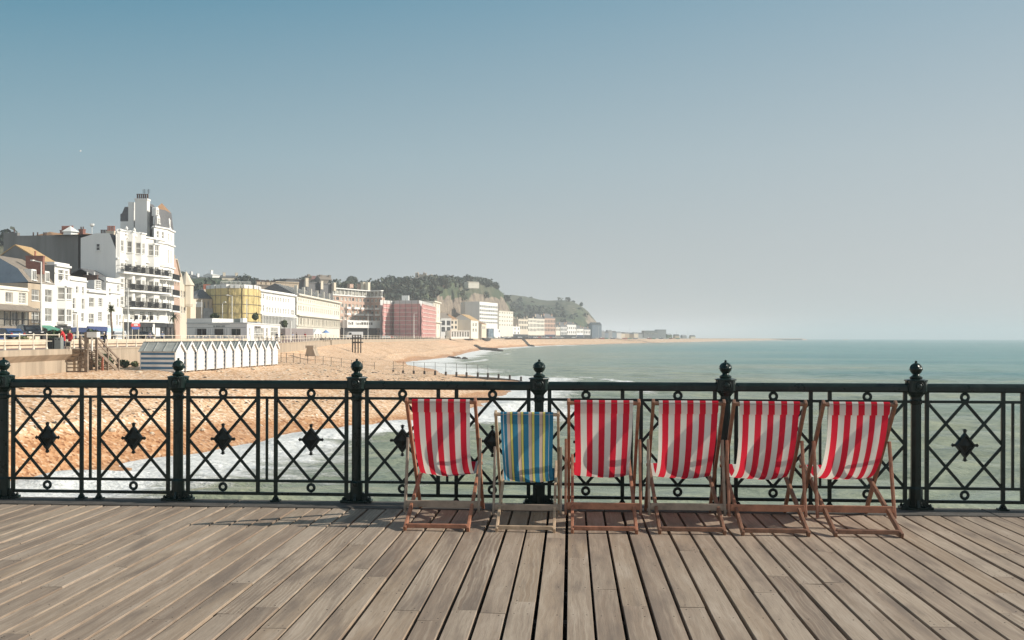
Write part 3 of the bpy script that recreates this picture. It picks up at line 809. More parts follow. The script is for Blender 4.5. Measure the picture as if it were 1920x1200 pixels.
# ------------------------------------------------------------------ land: promenade, road, town ground
def strip(name, mt, edge_a, edge_b, ds, za, zb=None, n=1):
    zb = za if zb is None else zb
    mb = MB()
    for d0, d1 in zip(ds[:-1], ds[1:]):
        f = lambda g, d: g(d) if callable(g) else g
        A0, A1, B0, B1 = f(edge_a, d0), f(edge_a, d1), f(edge_b, d0), f(edge_b, d1)
        mb.quad(LD(A0, d0, f(za, d0)), LD(A1, d1, f(za, d1)), LD(B1, d1, f(zb, d1)), LD(B0, d0, f(zb, d0)))
    o = mb.build(name, mt)
    if o.data.polygons[0].normal.z < 0: o.data.flip_normals()
    return tag(o, kind='structure')
DS = list(np.concatenate([np.arange(20, 76, 4), [76, 79], np.arange(82, 300, 6), np.arange(306, 800, 20), np.geomspace(820, 3400, 24)]))
def zp(d): return float(np.interp(d, [0, 150, 250, 600, 900, 3400], [PROM, PROM, .75, .55, .45, .6]))
strip('promenade', 'prom_paving', lambda d: la(d)-.02, lambda d: la(d)-12.0, DS, zp)
strip('pavement', 'pavement', lambda d: la(d)-12.0, lambda d: la(d)-15.0, DS, lambda d: zp(d)+.12)
strip('road', 'asphalt', lambda d: la(d)-15.0, lambda d: la(d)-29.0, DS, ROAD-.1)
strip('town_ground', 'pavement', lambda d: la(d)-29.0, lambda d: la(d)-900.0, DS, ROAD, ROAD)

# sea wall: near length with an overhanging coping, then plain lengths set back
def sea_wall(name, label, d0, d1, step, bulge):
    ds = [d0]
    while ds[-1] < d1-.01: ds.append(min(d1, ds[-1]+step))
    mb = MB(); rows = []
    for d in ds:
        L = la(d); z = zp(d); zb = zwall(d)-1.2
        if bulge: prof = [(-.6, z), (-.6, z+.10), (.62, z+.10), (.62, z-.30), (.10, z-.75), (.10, zb)]
        else: prof = [(-.5, z), (-.5, z+.06), (.06, z+.06), (.06, z-.10), (.02, z-.12), (.12, zb)]
        rows.append([LD(L+n, d, zz) for n, zz in prof])
    k = len(rows[0])
    for a, b in zip(rows[:-1], rows[1:]):
        for j in range(k-1): mb.quad(a[j], a[j+1], b[j+1], b[j])
    for r in (rows[0], rows[-1]): mb.add(r+[r[0]+Vector((0,0,-3))], [tuple(range(k+1))])
    r0 = LD(la(d0), d0, zp(d0))
    o = mb.build(name, 'concrete', at=r0)
    bm = bmesh.new(); bm.from_mesh(o.data); bmesh.ops.recalc_face_normals(bm, faces=bm.faces); bm.to_mesh(o.data); bm.free()
    return tag(o, label, 'sea wall')
sea_wall('sea_wall', 'weathered concrete sea wall with overhanging coping, left of the wooden steps', 30, 76, 2, True)
sea_wall('sea_wall', 'streaked concrete sea wall set back behind the beach huts', 79, 236, 3, False)
sea_wall('sea_wall', 'low pale distant sea wall beyond the timber beach stair', 238, 720, 12, False)
mbx = MB(); mbx.obox(LD(-36, 76, -2.8), LD(2.7, 0)-LD(0, 0), LD(0, 3)-LD(0, 0), (0,0,3.31))
tag(mbx.build('wall_return', 'concrete', at=LD(-35, 77, -1)), 'square concrete wall corner behind the wooden beach steps', 'sea wall')
# low seat wall between promenade and road
def low_wall(label, d0, d1):
    mb = MB(); d = d0
    while d < d1-.1:
        e = min(d1, d+4); La, Lb = la(min(d, 74))-8.5, la(min(e, 74))-8.5
        a, b = LD(-42.6, d, PROM), LD(-42.6, e, PROM)
        ax = b-a; n = LD(.5, 0)-LD(0, 0)
        mb.obox(a+Vector((0,0,.0)), ax, n, (0,0,.30)); mb.obox(a+Vector((0,0,.30))-n*.25, ax, n*1.6, (0,0,.45))
        d = e
    return tag(mb.build('low_wall', 'concrete_pale', at=LD(-42.6, d0, PROM)), label, 'wall')
low_wall('long low cream seat wall along the back of the promenade', 40, 158)

# ------------------------------------------------------------------ promenade railings
def prom_railing(name, label, ds, inner=.28, mids=(.60,), h=1.08, mt='rail_cream', r=.045, Lf=None):
    Lf = Lf or (lambda d: la(d)-inner)
    base = LD(Lf(ds[0]), ds[0], zp(ds[0]))
    root = thing(name, label, 'railing', base)
    pr = None
    mb = MB(); mb.lathe((0,0,0), [(r*2.1,0),(r*2.1,.06),(r*1.3,.16),(r,.30),(r*.95,h-.06),(r*1.25,h-.03),(r*1.25,h+.03),(r*.6,h+.07)], 8)
    me = None
    for d in ds:
        p = LD(Lf(d), d, zp(d)+(.10 if d < 77 else .06))-base
        if me is None:
            o = mb.build('post', mt, None); o.parent = root; me = o.data
        else: o = link('post', me, root)
        o.location = p
    for z in (h-.02,)+tuple(mids):
        q = MB()
        for a, b in zip(ds[:-1], ds[1:]):
            q.tube(LD(Lf(a), a, zp(a)+z+.08), LD(Lf(b), b, zp(b)+z+.08), r*.62, 6)
        q.build('rail', mt, root)
    return root
prom_railing('promenade_railing', 'cream promenade railing on the overhanging sea wall at the left edge', [56+i*2.05 for i in range(10)])
ds = [79.3+i*2.35 for i in range(30)]
prom_railing('promenade_railing', 'cream promenade railing on the set-back wall behind the beach huts', ds)
prom_railing('promenade_railing', 'distant cream railing along the promenade past the cafe', [150+i*3.0 for i in range(29)], r=.05)
prom_railing('promenade_railing', 'tiny far railing along the promenade below the pink sheeted building', [240+i*5.5 for i in range(80)], r=.06, mids=(.5,))

# ------------------------------------------------------------------ buildings
class Fr:
    """a facade line from A to B; the outside is on its right-hand side"""
    def __init__(s, A, B):
        s.A = Vector((A.x, A.y, 0)); s.B = Vector((B.x, B.y, 0)); s.U = (s.B-s.A); s.len = s.U.length; s.U.normalize()
        s.N = Vector((s.U.y, -s.U.x, 0))
    def p(s, u, n, z): return s.A + s.U*u + s.N*n + Vector((0,0,z))
    def u(s, px):
        k = (px-960)/F; r = Vector((FX+RX*k, FY+RY*k, 0))
        # A + U u = r t
        det = s.U.x*(-r.y) + r.x*s.U.y
        return (-s.A.x*(-r.y) - r.x*s.A.y)/det if abs(det) > 1e-9 else 0
    def d(s, u): q = s.A+s.U*u; return q.x*FX+q.y*FY
    def z(s, px, py): return ZP(px, py, s.d(s.u(px)))
    def rect(s, x0, x1, y0, y1):
        m = (x0+x1)/2; return (s.u(x0), s.u(x1), s.z(m, y1), s.z(m, y0))
    def ang(s): return math.atan2(s.U.y, s.U.x)
WC = {}
def window_mesh(w, h, style, frame, pane, far):
    key = (round(w, 1), round(h, 1), style, frame, pane, far)
    if key in WC: return WC[key]
    w, h = max(.2, key[0]), max(.2, key[1]); t = .09 if not far else .11
    fm = MB()
    # local: x along, -y outside
    fm.box(-w/2, -w/2+t, -.03, .05, 0, h); fm.box(w/2-t, w/2, -.03, .05, 0, h)
    fm.box(-w/2+t, w/2-t, -.03, .05, 0, t); fm.box(-w/2+t, w/2-t, -.03, .05, h-t, h)
    if style in ('sash', 'four', 'nine'): fm.box(-w/2+t, w/2-t, -.025, .05, h*.5-t*.45, h*.5+t*.45)
    if style in ('four', 'casement', 'nine'): fm.box(-t*.4, t*.4, -.02, .05, t, h-t)
    if style == 'nine':
        for q in (.25, .75): fm.box(-w/2+t, w/2-t, -.02, .05, h*q-.03, h*q+.03)
    fm.box(-w/2-.06, w/2+.06, -.24, -.0, -.10, 0)
    f = bpy.data.meshes.new('window'); vs = [tuple(v) for v in fm.v]; fs = list(fm.f); mi = [0]*len(fs)
    gv = [(-w/2, .03, 0), (w/2, .03, 0), (w/2, .03, h), (-w/2, .03, h)]
    if far:
        k = len(vs); vs += gv; fs.append((k, k+1, k+2, k+3)); mi.append(1)
    f.from_pydata(vs, [], fs); f.materials.append(M[frame]); f.materials.append(M[pane]); f.polygons.foreach_set('material_index', mi); f.update()
    g = None
    if not far:
        g = bpy.data.meshes.new('pane'); g.from_pydata(gv, [], [(0,1,2,3)]); g.materials.append(M[pane]); g.update()
    WC[key] = (f, g); return WC[key]
def facade_grid(mb, pf, u0, u1, z0, z1, rects, reveal, m=0):
    us = sorted({u0, u1, *[min(u1, max(u0, v)) for r in rects for v in r[:2]]}); zs = sorted({z0, z1, *[min(z1, max(z0, v)) for r in rects for v in r[2:4]]})
    for a, b in zip(us[:-1], us[1:]):
        if b-a < 1e-5: continue
        zz0 = None
        for c, d in zip(zs[:-1], zs[1:]):
            um, zm = (a+b)/2, (c+d)/2
            if any(r[0] < um < r[1] and r[2] < zm < r[3] for r in rects): continue
            mb.quad(pf(a,0,c), pf(b,0,c), pf(b,0,d), pf(a,0,d), m)
    for r in rects:
        a, b, c, d = r[:4]; q = -reveal
        mb.quad(pf(a,0,c), pf(a,q,c), pf(a,q,d), pf(a,0,d), m); mb.quad(pf(b,q,c), pf(b,0,c), pf(b,0,d), pf(b,q,d), m)
        mb.quad(pf(a,q,c), pf(a,0,c), pf(b,0,c), pf(b,q,c), m); mb.quad(pf(a,0,d), pf(a,q,d), pf(b,q,d), pf(b,0,d), m)
def put_windows(root, fr, rects, style='sash', frame='frame_white', pane='pane', far=False, inset=.16, parent=None):
    for i, r in enumerate(rects):
        st = r[4] if len(r) > 4 else style; pn = r[5] if len(r) > 5 else pane
        f, g = window_mesh(r[1]-r[0], r[3]-r[2], st, frame, pn, far)
        o = link('window', f, root)
        o.location = fr.p((r[0]+r[1])/2, -inset, r[2]) - org(root); o.rotation_euler.z = fr.ang()
        # exact size
        o.scale = ((r[1]-r[0])/max(.2, round(r[1]-r[0], 1)), 1, (r[3]-r[2])/max(.2, round(r[3]-r[2], 1)))
        if g: link('pane', g, o)
def building(name, label, A, B, depth, z1, rects, wall, z0=.9, style='sash', frame='frame_white', pane='pane', far=False, roof=None, cornice=None, parapet=0, cat='building', reveal=.2, group=None, side_in=0):
    fr = Fr(A, B); root = thing(name, label, cat, (fr.A.x, fr.A.y, z0), group)
    w = MB(); u1 = fr.len
    facade_grid(w, fr.p, 0, u1, z0, z1, rects, reveal)
    w.quad(fr.p(0,-depth,z0), fr.p(0,0,z0), fr.p(0,0,z1), fr.p(0,-depth,z1)); w.quad(fr.p(u1,0,z0), fr.p(u1,-depth,z0), fr.p(u1,-depth,z1), fr.p(u1,0,z1))
    w.quad(fr.p(u1,-depth,z0), fr.p(0,-depth,z0), fr.p(0,-depth,z1), fr.p(u1,-depth,z1))
    if parapet:
        for a, b in (((0,-.3),(u1,0)),):
            w.obox(fr.p(0,-.3,z1), fr.U*u1, fr.N*.3, (0,0,parapet))
        w.obox(fr.p(0,-depth,z1), fr.U*.3, fr.N*(depth-.3), (0,0,parapet)); w.obox(fr.p(u1-.3,-depth,z1), fr.U*.3, fr.N*(depth-.3), (0,0,parapet))
    w.build('wall', wall, root)
    put_windows(root, fr, rects, style, frame, pane, far, reveal-.04)
    if roof is None:
        r = MB(); r.quad(fr.p(0,0,z1), fr.p(u1,0,z1), fr.p(u1,-depth,z1), fr.p(0,-depth,z1)); r.build('roof', 'lead_grey', root)
    if cornice:
        for zc, pr_, h in cornice: c = MB(); c.obox(fr.p(-.02,0,zc), fr.U*(u1+.04), fr.N*pr_, (0,0,h)); c.build('cornice', wall, root)
    return root, fr
def gable_roof(root, fr, u0, u1, depth, z1, zr, mt, over=.25, back=None, ridge=.5, wall=None, n0=0.0):
    """ridge parallel to the facade"""
    m = MB(); rn = n0-depth*ridge
    e = [fr.p(u0-over*.3, n0+over, z1-.05), fr.p(u1+over*.3, n0+over, z1-.05), fr.p(u1+over*.3, rn, zr), fr.p(u0-over*.3, rn, zr), fr.p(u1+over*.3, n0-depth-over, z1-.05), fr.p(u0-over*.3, n0-depth-over, z1-.05)]
    dn = Vector((0,0,-.18))
    m.add(e+[q+dn for q in e], [(0,1,2,3),(3,2,4,5),(6,9,8,7),(9,11,10,8),(0,6,7,1),(4,10,11,5),(1,7,8,2),(2,8,10,4),(0,3,9,6),(3,5,11,9)])
    o = m.build('roof', mt, root)
    if wall:
        for u in (u0+.02, u1-.02): g = MB(); g.add([fr.p(u,n0,z1), fr.p(u,n0-depth,z1), fr.p(u,rn,zr-.1)], [(0,1,2)]); g.build('gable', wall, root)
    return o
def hip_roof(root, fr, u0, u1, depth, z1, zr, mt, n0=0.0, run=.4, over=.2):
    m = MB(); w = u1-u0; a = min(depth, w)*run
    b = [fr.p(u0-over,n0+over,z1), fr.p(u1+over,n0+over,z1), fr.p(u1+over,n0-depth-over,z1), fr.p(u0-over,n0-depth-over,z1)]
    if w >= depth: t = [fr.p(u0+a,n0-depth/2,zr), fr.p(u1-a,n0-depth/2,zr)]; fs = [(0,1,5,4),(1,2,5),(2,3,4,5),(3,0,4)]
    else: t = [fr.p((u0+u1)/2,n0-a,zr), fr.p((u0+u1)/2,n0-depth+a,zr)]; fs = [(0,1,4),(1,2,5,4),(2,3,5),(3,0,4,5)]
    m.add(b+t, fs+[(3,2,1,0)]); return m.build('roof', mt, root)
def chimney(root, p, w, l, h, fr, mt='brick_red', pots=4, pot='pot_red', ph=.7, along='U', parent=None):
    ax = fr.U if along == 'U' else fr.N; ay = fr.N if along == 'U' else -fr.U
    m = MB(); m.obox(p, ax*l, ay*w, (0,0,h)); m.obox(p-ax*.07-ay*.07+Vector((0,0,h)), ax*(l+.14), ay*(w+.14), (0,0,.18))
    c = m.build('chimney', mt, root)
    for i in range(pots):
        q = MB(); q.lathe(p+ax*(l*(i+.5)/pots)+ay*w/2+Vector((0,0,h+.18)), [(.17,0),(.13,.1),(.12,ph-.1),(.16,ph-.08),(.15,ph)], 7)
        q.build('chimney_pot', pot, c)
    return c
def shopfront(root, fr, u0, u1, z0, z1, mt, pane='pane_dark', n=3, fascia=.8, proj=.18):
    m = MB(); w = (u1-u0)
    m.obox(fr.p(u0,.0,z1-fascia), fr.U*w, fr.N*(proj+.12), (0,0,fascia))
    m.obox(fr.p(u0,.0,z0), fr.U*w, fr.N*proj, (0,0,.5))
    for i in range(n+1):
        a = u0+(w-.25)*i/n; m.obox(fr.p(a,.0,z0+.5), fr.U*.25, fr.N*proj, (0,0,z1-fascia-z0-.5))
    s = m.build('shopfront', mt, root)
    g = MB()
    for i in range(n):
        a = u0+(w-.25)*i/n+.25; b = u0+(w-.25)*(i+1)/n; g.quad(fr.p(a,.06,z0+.5), fr.p(b,.06,z0+.5), fr.p(b,.06,z1-fascia), fr.p(a,.06,z1-fascia))
    g.build('pane', pane, s); return s
def bay(root, fr, u0, u1, z0, z1, proj, wall, wins, frame='frame_white', pane='pane', roof='lead_grey', cant=.55, roofh=.5, far=False):
    """canted bay window; wins = list of (z0, z1)"""
    c = min(cant*proj*1.3, (u1-u0)*.3); P_ = [(u0,0),(u0+c,proj),(u1-c,proj),(u1,0)]
    m = MB(); pl = [fr.p(u,n,0) for u,n in P_]
    b = None
    for i in range(3):
        a_, b_ = pl[i], pl[i+1]
        f2 = Fr(a_, b_); rects = []
        for wz0, wz1 in wins:
            mg = .14 if i != 1 else .25
            if f2.len > .7: rects.append((mg*1.0, f2.len-mg, wz0, wz1))
        facade_grid(m, f2.p, 0, f2.len, z0, z1, rects, .14)
    m.add([fr.p(u,n,z1) for u,n in P_]+[fr.p((u0+u1)/2, proj*.25, z1+roofh)], [(0,1,4),(1,2,4),(2,3,4)])
    m.obox(fr.p(u0+c-.1,proj,z1-.25), fr.U*(u1-u0-2*c+.2), fr.N*.18, (0,0,.25))
    m.add([fr.p(u,n,z0) for u,n in P_], [(0,1,2,3)])
    b = m.build('bay_window', wall, root)
    for i in range(3):
        f2 = Fr(pl[i], pl[i+1])
        if f2.len > .7:
            mg = .14 if i != 1 else .25
            for wz0, wz1 in wins:
                f, g = window_mesh(f2.len-2*mg, wz1-wz0, 'sash' if i != 1 else 'four', frame, pane, True)
                o = link('window', f, b); o.location = f2.p(f2.len/2,-.10,wz0)-org(b); o.rotation_euler.z = f2.ang()
    return b
def balcony(root, fr, u0, u1, z, proj, h=1.0, slab=.22, wall='render_white', solid=None):
    m = MB(); m.obox(fr.p(u0,.02,z-slab), fr.U*(u1-u0), fr.N*proj, (0,0,slab))
    s = m.build('balcony', wall, root)
    q = MB(); n = max(2, int((u1-u0)/.16))
    for i in range(n+1):
        a = u0+(u1-u0)*i/n; q.bar(fr.p(a,proj-.05,z), fr.p(a,proj-.05,z+h), .035, .035)
    q.bar(fr.p(u0,proj-.05,z+h), fr.p(u1,proj-.05,z+h), .06, .06); q.bar(fr.p(u0,proj-.05,z+.12), fr.p(u1,proj-.05,z+.12), .05, .05)
    for u in (u0, u1): q.bar(fr.p(u,.02,z+h), fr.p(u,proj-.05,z+h), .05, .05)
    k = u0+.6
    while solid and k < u1-.8:
        q.obox(fr.p(k,proj-.09,z+.1), fr.U*1.25, fr.N*.03, (0,0,h-.15)); k += solid
    q.build('balustrade', 'ironwork', s); return s
LF = -71.5
def dl(px, L=LF): return L*F/(px-960)
def AB(pa, pb, L=LF): return LD(L, dl(pa, L)), LD(L, dl(pb, L))

# ---- near terrace, from the left edge of the photo towards the tall hotel
def terrace():
    # low white house with a veranda
    A, B = AB(-30, 52); fr = Fr(A, B)
    wins = [fr.rect(10,24,548,567)+('casement',), fr.rect(35,49,549,569)+('nine','pane_pale')]
    wins += [fr.rect(-16,-4,547,567)+('casement',), fr.rect(8,18,585,610)+('casement','pane_pale'), fr.rect(22,36,585,610)+('casement',), fr.rect(40,47,585,611)+('casement','pane_dark')]
    r, fr = building('seafront_house', 'low white seafront house with a tiled veranda at the left edge', A, B, 8, fr.z(20,537), wins, 'render_cream', z0=ROAD, cornice=[(fr.z(20,537)-.5,.2,.25)])
    hip_roof(r, fr, -4, 7, 7.5, fr.z(10,537), fr.z(10,511), 'tile_brown', n0=-3.5)
    m = MB(); za, zb = fr.z(25,571), fr.z(25,583); pr_ = 1.9
    m.obox(fr.p(0,pr_,zb-.16), fr.U*fr.len, -fr.N*.1, (0,0,.16))
    m.add([fr.p(0,.03,za), fr.p(fr.len,.03,za), fr.p(fr.len,pr_+.1,zb), fr.p(0,pr_+.1,zb)], [(0,1,2,3)])
    m.add([fr.p(0,.03,za-.12), fr.p(fr.len,.03,za-.12), fr.p(fr.len,pr_+.1,zb-.12), fr.p(0,pr_+.1,zb-.12)], [(3,2,1,0)])
    v = m.build('veranda_roof', 'slate_warm', r)
    z_b = fr.z(25,612)
    p = MB()
    for i in range(8):
        u = .2+i*(fr.len-.4)/7; p.bar(fr.p(u,pr_-.1,z_b), fr.p(u,pr_-.1,zb-.1), .10, .10)
    p.build('veranda_post', 'ironwork', r)
    balcony(r, fr, 0, fr.len, z_b, pr_, 1.0, .3, 'slate_warm')
    shopfront(r, fr, fr.u(-20), fr.u(20), ROAD, z_b-.35, 'shop_blue', n=4)
    shopfront(r, fr, fr.u(24), fr.len-.1, ROAD, z_b-.35, 'render_stone', n=3)
    chimney(r, fr.p(fr.u(6),-2.5,fr.z(6,540)), .9, 1.1, 1.6, fr, 'render_cream', 1, 'pot_red', .8)
    # two narrow houses under one mansard roof
    A, B = AB(52, 78); fr = Fr(A, B)
    r, fr = building('seafront_house', 'narrow tan rendered seafront house with white casement windows', A, B, 9, fr.z(65,532), [fr.rect(59,74,543,564)+('four',), fr.rect(59,74,578,604)+('four',)], 'render_tan', z0=ROAD)
    zt, zr = fr.z(65,530), fr.z(65,505)
    def mansard(r, fr, label=None):
        m = MB(); z0 = zt; n1, n2, n3, n4 = -.15, -1.5, -5.0, -9.0
        za = zr; zb_ = zr+2.0
        pts = [(.1, z0), (n2, za), (n3, zb_), (n4, za-.3)]
        for (na, qa), (nb, qb) in zip(pts[:-1], pts[1:]):
            m.quad(fr.p(0,na,qa), fr.p(fr.len,na,qa), fr.p(fr.len,nb,qb), fr.p(0,nb,qb))
        m.build('mansard_roof', 'slate_warm', r)
        for u in (0.02, fr.len-.02): g = MB(); g.add([fr.p(u,n,z) for n, z in pts]+[fr.p(u,n4,z0-.5)], [(0,1,2,3,4)]); g.build('gable', 'blue_grey_board', r)
        d = MB(); uu = fr.len*.5; d.obox(fr.p(uu-.75,-1.3,z0+.25), fr.U*1.5, fr.N*1.15, (0,0,1.75)); dd = d.build('dormer', 'frame_white', r)
        f, gm = window_mesh(1.2, 1.5, 'casement', 'frame_white', 'pane', False)
        o = link('window', f, dd); o.location = fr.p(uu,-.09,z0+.35)-org(dd); o.rotation_euler.z = fr.ang(); link('pane', gm, o)
    mansard(r, fr)
    chimney(r, fr.p(fr.len-.5,-2.2,zr-.6), 2.6, .6, 2.6, fr, 'brick_red', 1, 'pot_red', .7)
    shopfront(r, fr, .1, fr.len-.1, ROAD, fr.z(65,613), 'render_stone', n=2)
    A, B = AB(78, 102); fr = Fr(A, B)
    r, fr = building('seafront_house', 'narrow white seafront house over a green shop awning', A, B, 9, fr.z(90,531), [fr.rect(84,98,543,567)+('four',), fr.rect(84,98,578,603)+('four',)], 'render_white', z0=ROAD)
    mansard(r, fr)
    shopfront(r, fr, .1, fr.len-.1, ROAD, fr.z(90,618), 'shop_dark', n=2)
    m = MB(); za, zb = fr.z(88,610), fr.z(88,617); m.add([fr.p(-1.5,.05,za), fr.p(fr.len-1.5,.05,za), fr.p(fr.len-1.5,1.6,zb), fr.p(-1.5,1.6,zb), fr.p(fr.len-1.5,1.6,zb-.25), fr.p(-1.5,1.6,zb-.25)], [(0,1,2,3),(3,2,4,5)]); m.build('awning', 'shop_green', r)
    # taller white house with bow windows
    A, B = AB(102, 130); fr = Fr(A, B); z1 = fr.z(116,499)
    r, fr = building('seafront_house', 'tall white house with stacked bay windows and a parapet', A, B, 10, z1, [fr.rect(109,119,506,526)+('sash',), fr.rect(122,127.5,508,527)+('sash',)], 'render_white', z0=ROAD, parapet=fr.z(116,493)-z1, cornice=[(z1-.15,.35,.3), (z1-1.3,.1,.15)])
    gable_roof(r, fr, 0, fr.len, 8.5, z1+.3, z1+3.2, 'tile_tan', n0=-1.5, wall='render_grey', ridge=.55)  # gable ends dark grey too, their shade put into the colour
    bay(r, fr, fr.u(106), fr.u(127), fr.z(116,608), fr.z(116,536), 1.1, 'render_white', [(fr.z(116,562), fr.z(116,540)), (fr.z(116,604), fr.z(116,579))], roofh=1.3)
    shopfront(r, fr, .1, fr.len-.1, ROAD, fr.z(116,611), 'shop_dark', n=3)
    # side wall seen over the lower roofs; dark grey stands in for its shade
    s = MB(); s.quad(fr.p(-.03,-10,ROAD), fr.p(-.03,-.05,ROAD), fr.p(-.03,-.05,z1), fr.p(-.03,-10,z1)); s.build('side_wall', 'render_grey', r)
    # white house with arched windows over a navy shop
    A, B = AB(130, 162); fr = Fr(A, B); z1 = fr.z(146,527)
    w = [fr.rect(132.5,137.5,536,549), fr.rect(142,147,537,550), fr.rect(153.5,157.5,538,551), fr.rect(136,141.5,559,579), fr.rect(153,158.5,560,580), fr.rect(136.5,142,589,614), fr.rect(152.5,157.5,587,603)]
    r, fr = building('seafront_house', 'plain white house with small sash windows beside a navy shop', A, B, 9, z1, w, 'render_white', z0=ROAD, parapet=.7, cornice=[(z1,.25,.2)], frame='frame_white')
    m = MB(); m.obox(fr.p(fr.u(134),.02,fr.z(139,585)), fr.U*(fr.u(145)-fr.u(134)), fr.N*.4, (0,0,.3)); m.build('door_hood', 'render_white', r)
    shopfront(r, fr, .1, fr.len-.1, ROAD, fr.z(146,614), 'shop_navy', n=3)
    gable_roof(r, fr, 0, fr.len, 8, z1, z1+2.2, 'slate', n0=-1)
    # white house with dormer over the blue shop
    A, B = AB(162, 199); fr = Fr(A, B); z1 = fr.z(180,547)
    w = [fr.rect(166.5,177,558,576)+('four',), fr.rect(184.5,192,559,575)+('nine',), fr.rect(166,176.5,588,606)+('four',), fr.rect(184,191.5,585,602)+('nine',)]
    r, fr = building('seafront_house', 'white house with an arched dormer above a dark blue shop', A, B, 9, z1, w, 'render_white', z0=ROAD, cornice=[(z1-.2,.45,.35)], parapet=.35)
    gable_roof(r, fr, 0, fr.len, 9, z1+.2, fr.z(146,506), 'slate', n0=-.4, wall='render_grey', ridge=.75)
    m = MB(); m.obox(fr.p(-.25,-8,z1), fr.U*.4, fr.N*7.5, (0,0,.5)); m.build('party_wall', 'render_grey', r)
    d = MB(); ua, ub = fr.u(182.5), fr.u(195); d.obox(fr.p(ua,-2.4,z1+.4), fr.U*(ub-ua), fr.N*1.9, (0,0,fr.z(189,526)-z1-.4)); dd = d.build('dormer', 'frame_white', r)
    f, g = window_mesh(ub-ua-.5, 1.5, 'nine', 'frame_white', 'pane', False); o = link('window', f, dd); o.location = fr.p((ua+ub)/2,-.45,z1+.6)-org(dd); o.rotation_euler.z = fr.ang(); link('pane', g, o)
    shopfront(r, fr, .1, fr.len-.1, ROAD, fr.z(180,612), 'shop_blue', n=4)
    chimney(r, fr.p(.1,-5.5,z1+1.4), 2.4, .7, 2.0, fr, 'pot_dark', 4, 'pot_dark', .6, along='U')
    chimney(r, fr.p(fr.len-.7,-3.5,z1+.6), .6, 2.4, 2.3, fr, 'pot_dark', 2, 'frame_white', .5, along='N')
    # white house next to the hotel
    A, B = AB(199, 230); fr = Fr(A, B); z1 = fr.z(212,530)
    w = [fr.rect(204,207.5,541,554), fr.rect(219.5,223.5,535,547), fr.rect(204,207.5,566,576), fr.rect(219,222,560,576), fr.rect(201.5,207.5,589,611)+('sash','pane'), fr.rect(218,221,590,611), fr.rect(223.5,226.5,590,611)]
    r, fr = building('seafront_house', 'white house with a pale blue band, next to the tall hotel', A, B, 10, z1, w, 'render_white', z0=ROAD, parapet=.8, cornice=[(z1,.3,.2), (fr.z(220,551),.25,.18)])
    m = MB(); m.obox(fr.p(0,.02,fr.z(212,623)), fr.U*fr.len, fr.N*.1, (0,0,fr.z(212,615)-fr.z(212,623))); m.build('fascia', 'shop_pale_blue', r)
    gable_roof(r, fr, 0, fr.len, 8, z1+.2, z1+2.4, 'slate', n0=-.6)
terrace()

# ---- back wing with the long grey wall, facing us
def back_wing():
    A, B = P(6,186), P(146,184); fr = Fr(A, B); z1 = fr.z(80,444)
    r, fr = building('rear_wing', 'long blank dark grey rendered wall behind the terrace roofs', A, B, 14, z1, [], 'render_grey', z0=ROAD)
    m = MB(); m.obox(fr.p(0,-.8,z1), fr.U*(fr.u(32)), fr.N*.8, (0,0,fr.z(20,436)-z1)); m.obox(fr.p(0,-.3,z1), fr.U*fr.len, fr.N*.33, (0,0,.25)); m.build('parapet', 'render_grey', r)
    for px in (20, 56, 64, 76, 80):
        q = MB(); q.lathe(fr.p(fr.u(px),-1,z1 if px > 30 else z1+.7), [(.16,0),(.13,.2),(.13,.9),(.17,.95)], 7); q.build('chimney_pot', 'pot_dark', r)
    A, B = P(84,205), P(152,203); f2 = Fr(A, B); zz = f2.z(110,446)
    r2, f2 = building('rear_house', 'house with brown hipped roof rising behind the grey wall', A, B, 14, zz, [], 'render_tan', z0=ROAD, roof='hip')
    hip_roof(r2, f2, 0, f2.len*.78, 14, zz, f2.z(118,429), 'tile_brown', over=.3)
    chimney(r2, f2.p(f2.u(112),-1,f2.z(120,446)), 1.0, f2.u(134)-f2.u(112), f2.z(120,433)-f2.z(120,446), f2, 'brick_red', 9, 'pot_red', .9)
    hip_roof(r2, f2, f2.u(100), f2.u(130), 6, zz, f2.z(116,438), 'tile_brown', n0=5)
    chimney(r2, f2.p(f2.u(146),-1,f2.z(146,440)), .8, 1.0, f2.z(148,431)-f2.z(148,440), f2, 'brick_red', 2, 'pot_dark', .5)
    m = MB(); c = f2.p(f2.u(150),3,0); m.lathe((c.x,c.y,f2.z(150,446)), [(1.5,0),(1.5,.8),(1.9,.85),(.3,1.9),(.0,2.1)], 6); m.build('roof_lantern', 'frame_white', r2)
    dm = MB(); q = f2.p(f2.u(172),0,0); dm.tube((q.x,q.y,f2.z(172,440)), (q.x,q.y,f2.z(172,424)), .06, 5); dm.lathe((q.x,q.y,f2.z(172,426)), [(.05,0),(.45,.3),(.5,.7),(.42,.68),(.02,.15)], 8); dm.build('satellite_dish', 'frame_white', r2)
back_wing()

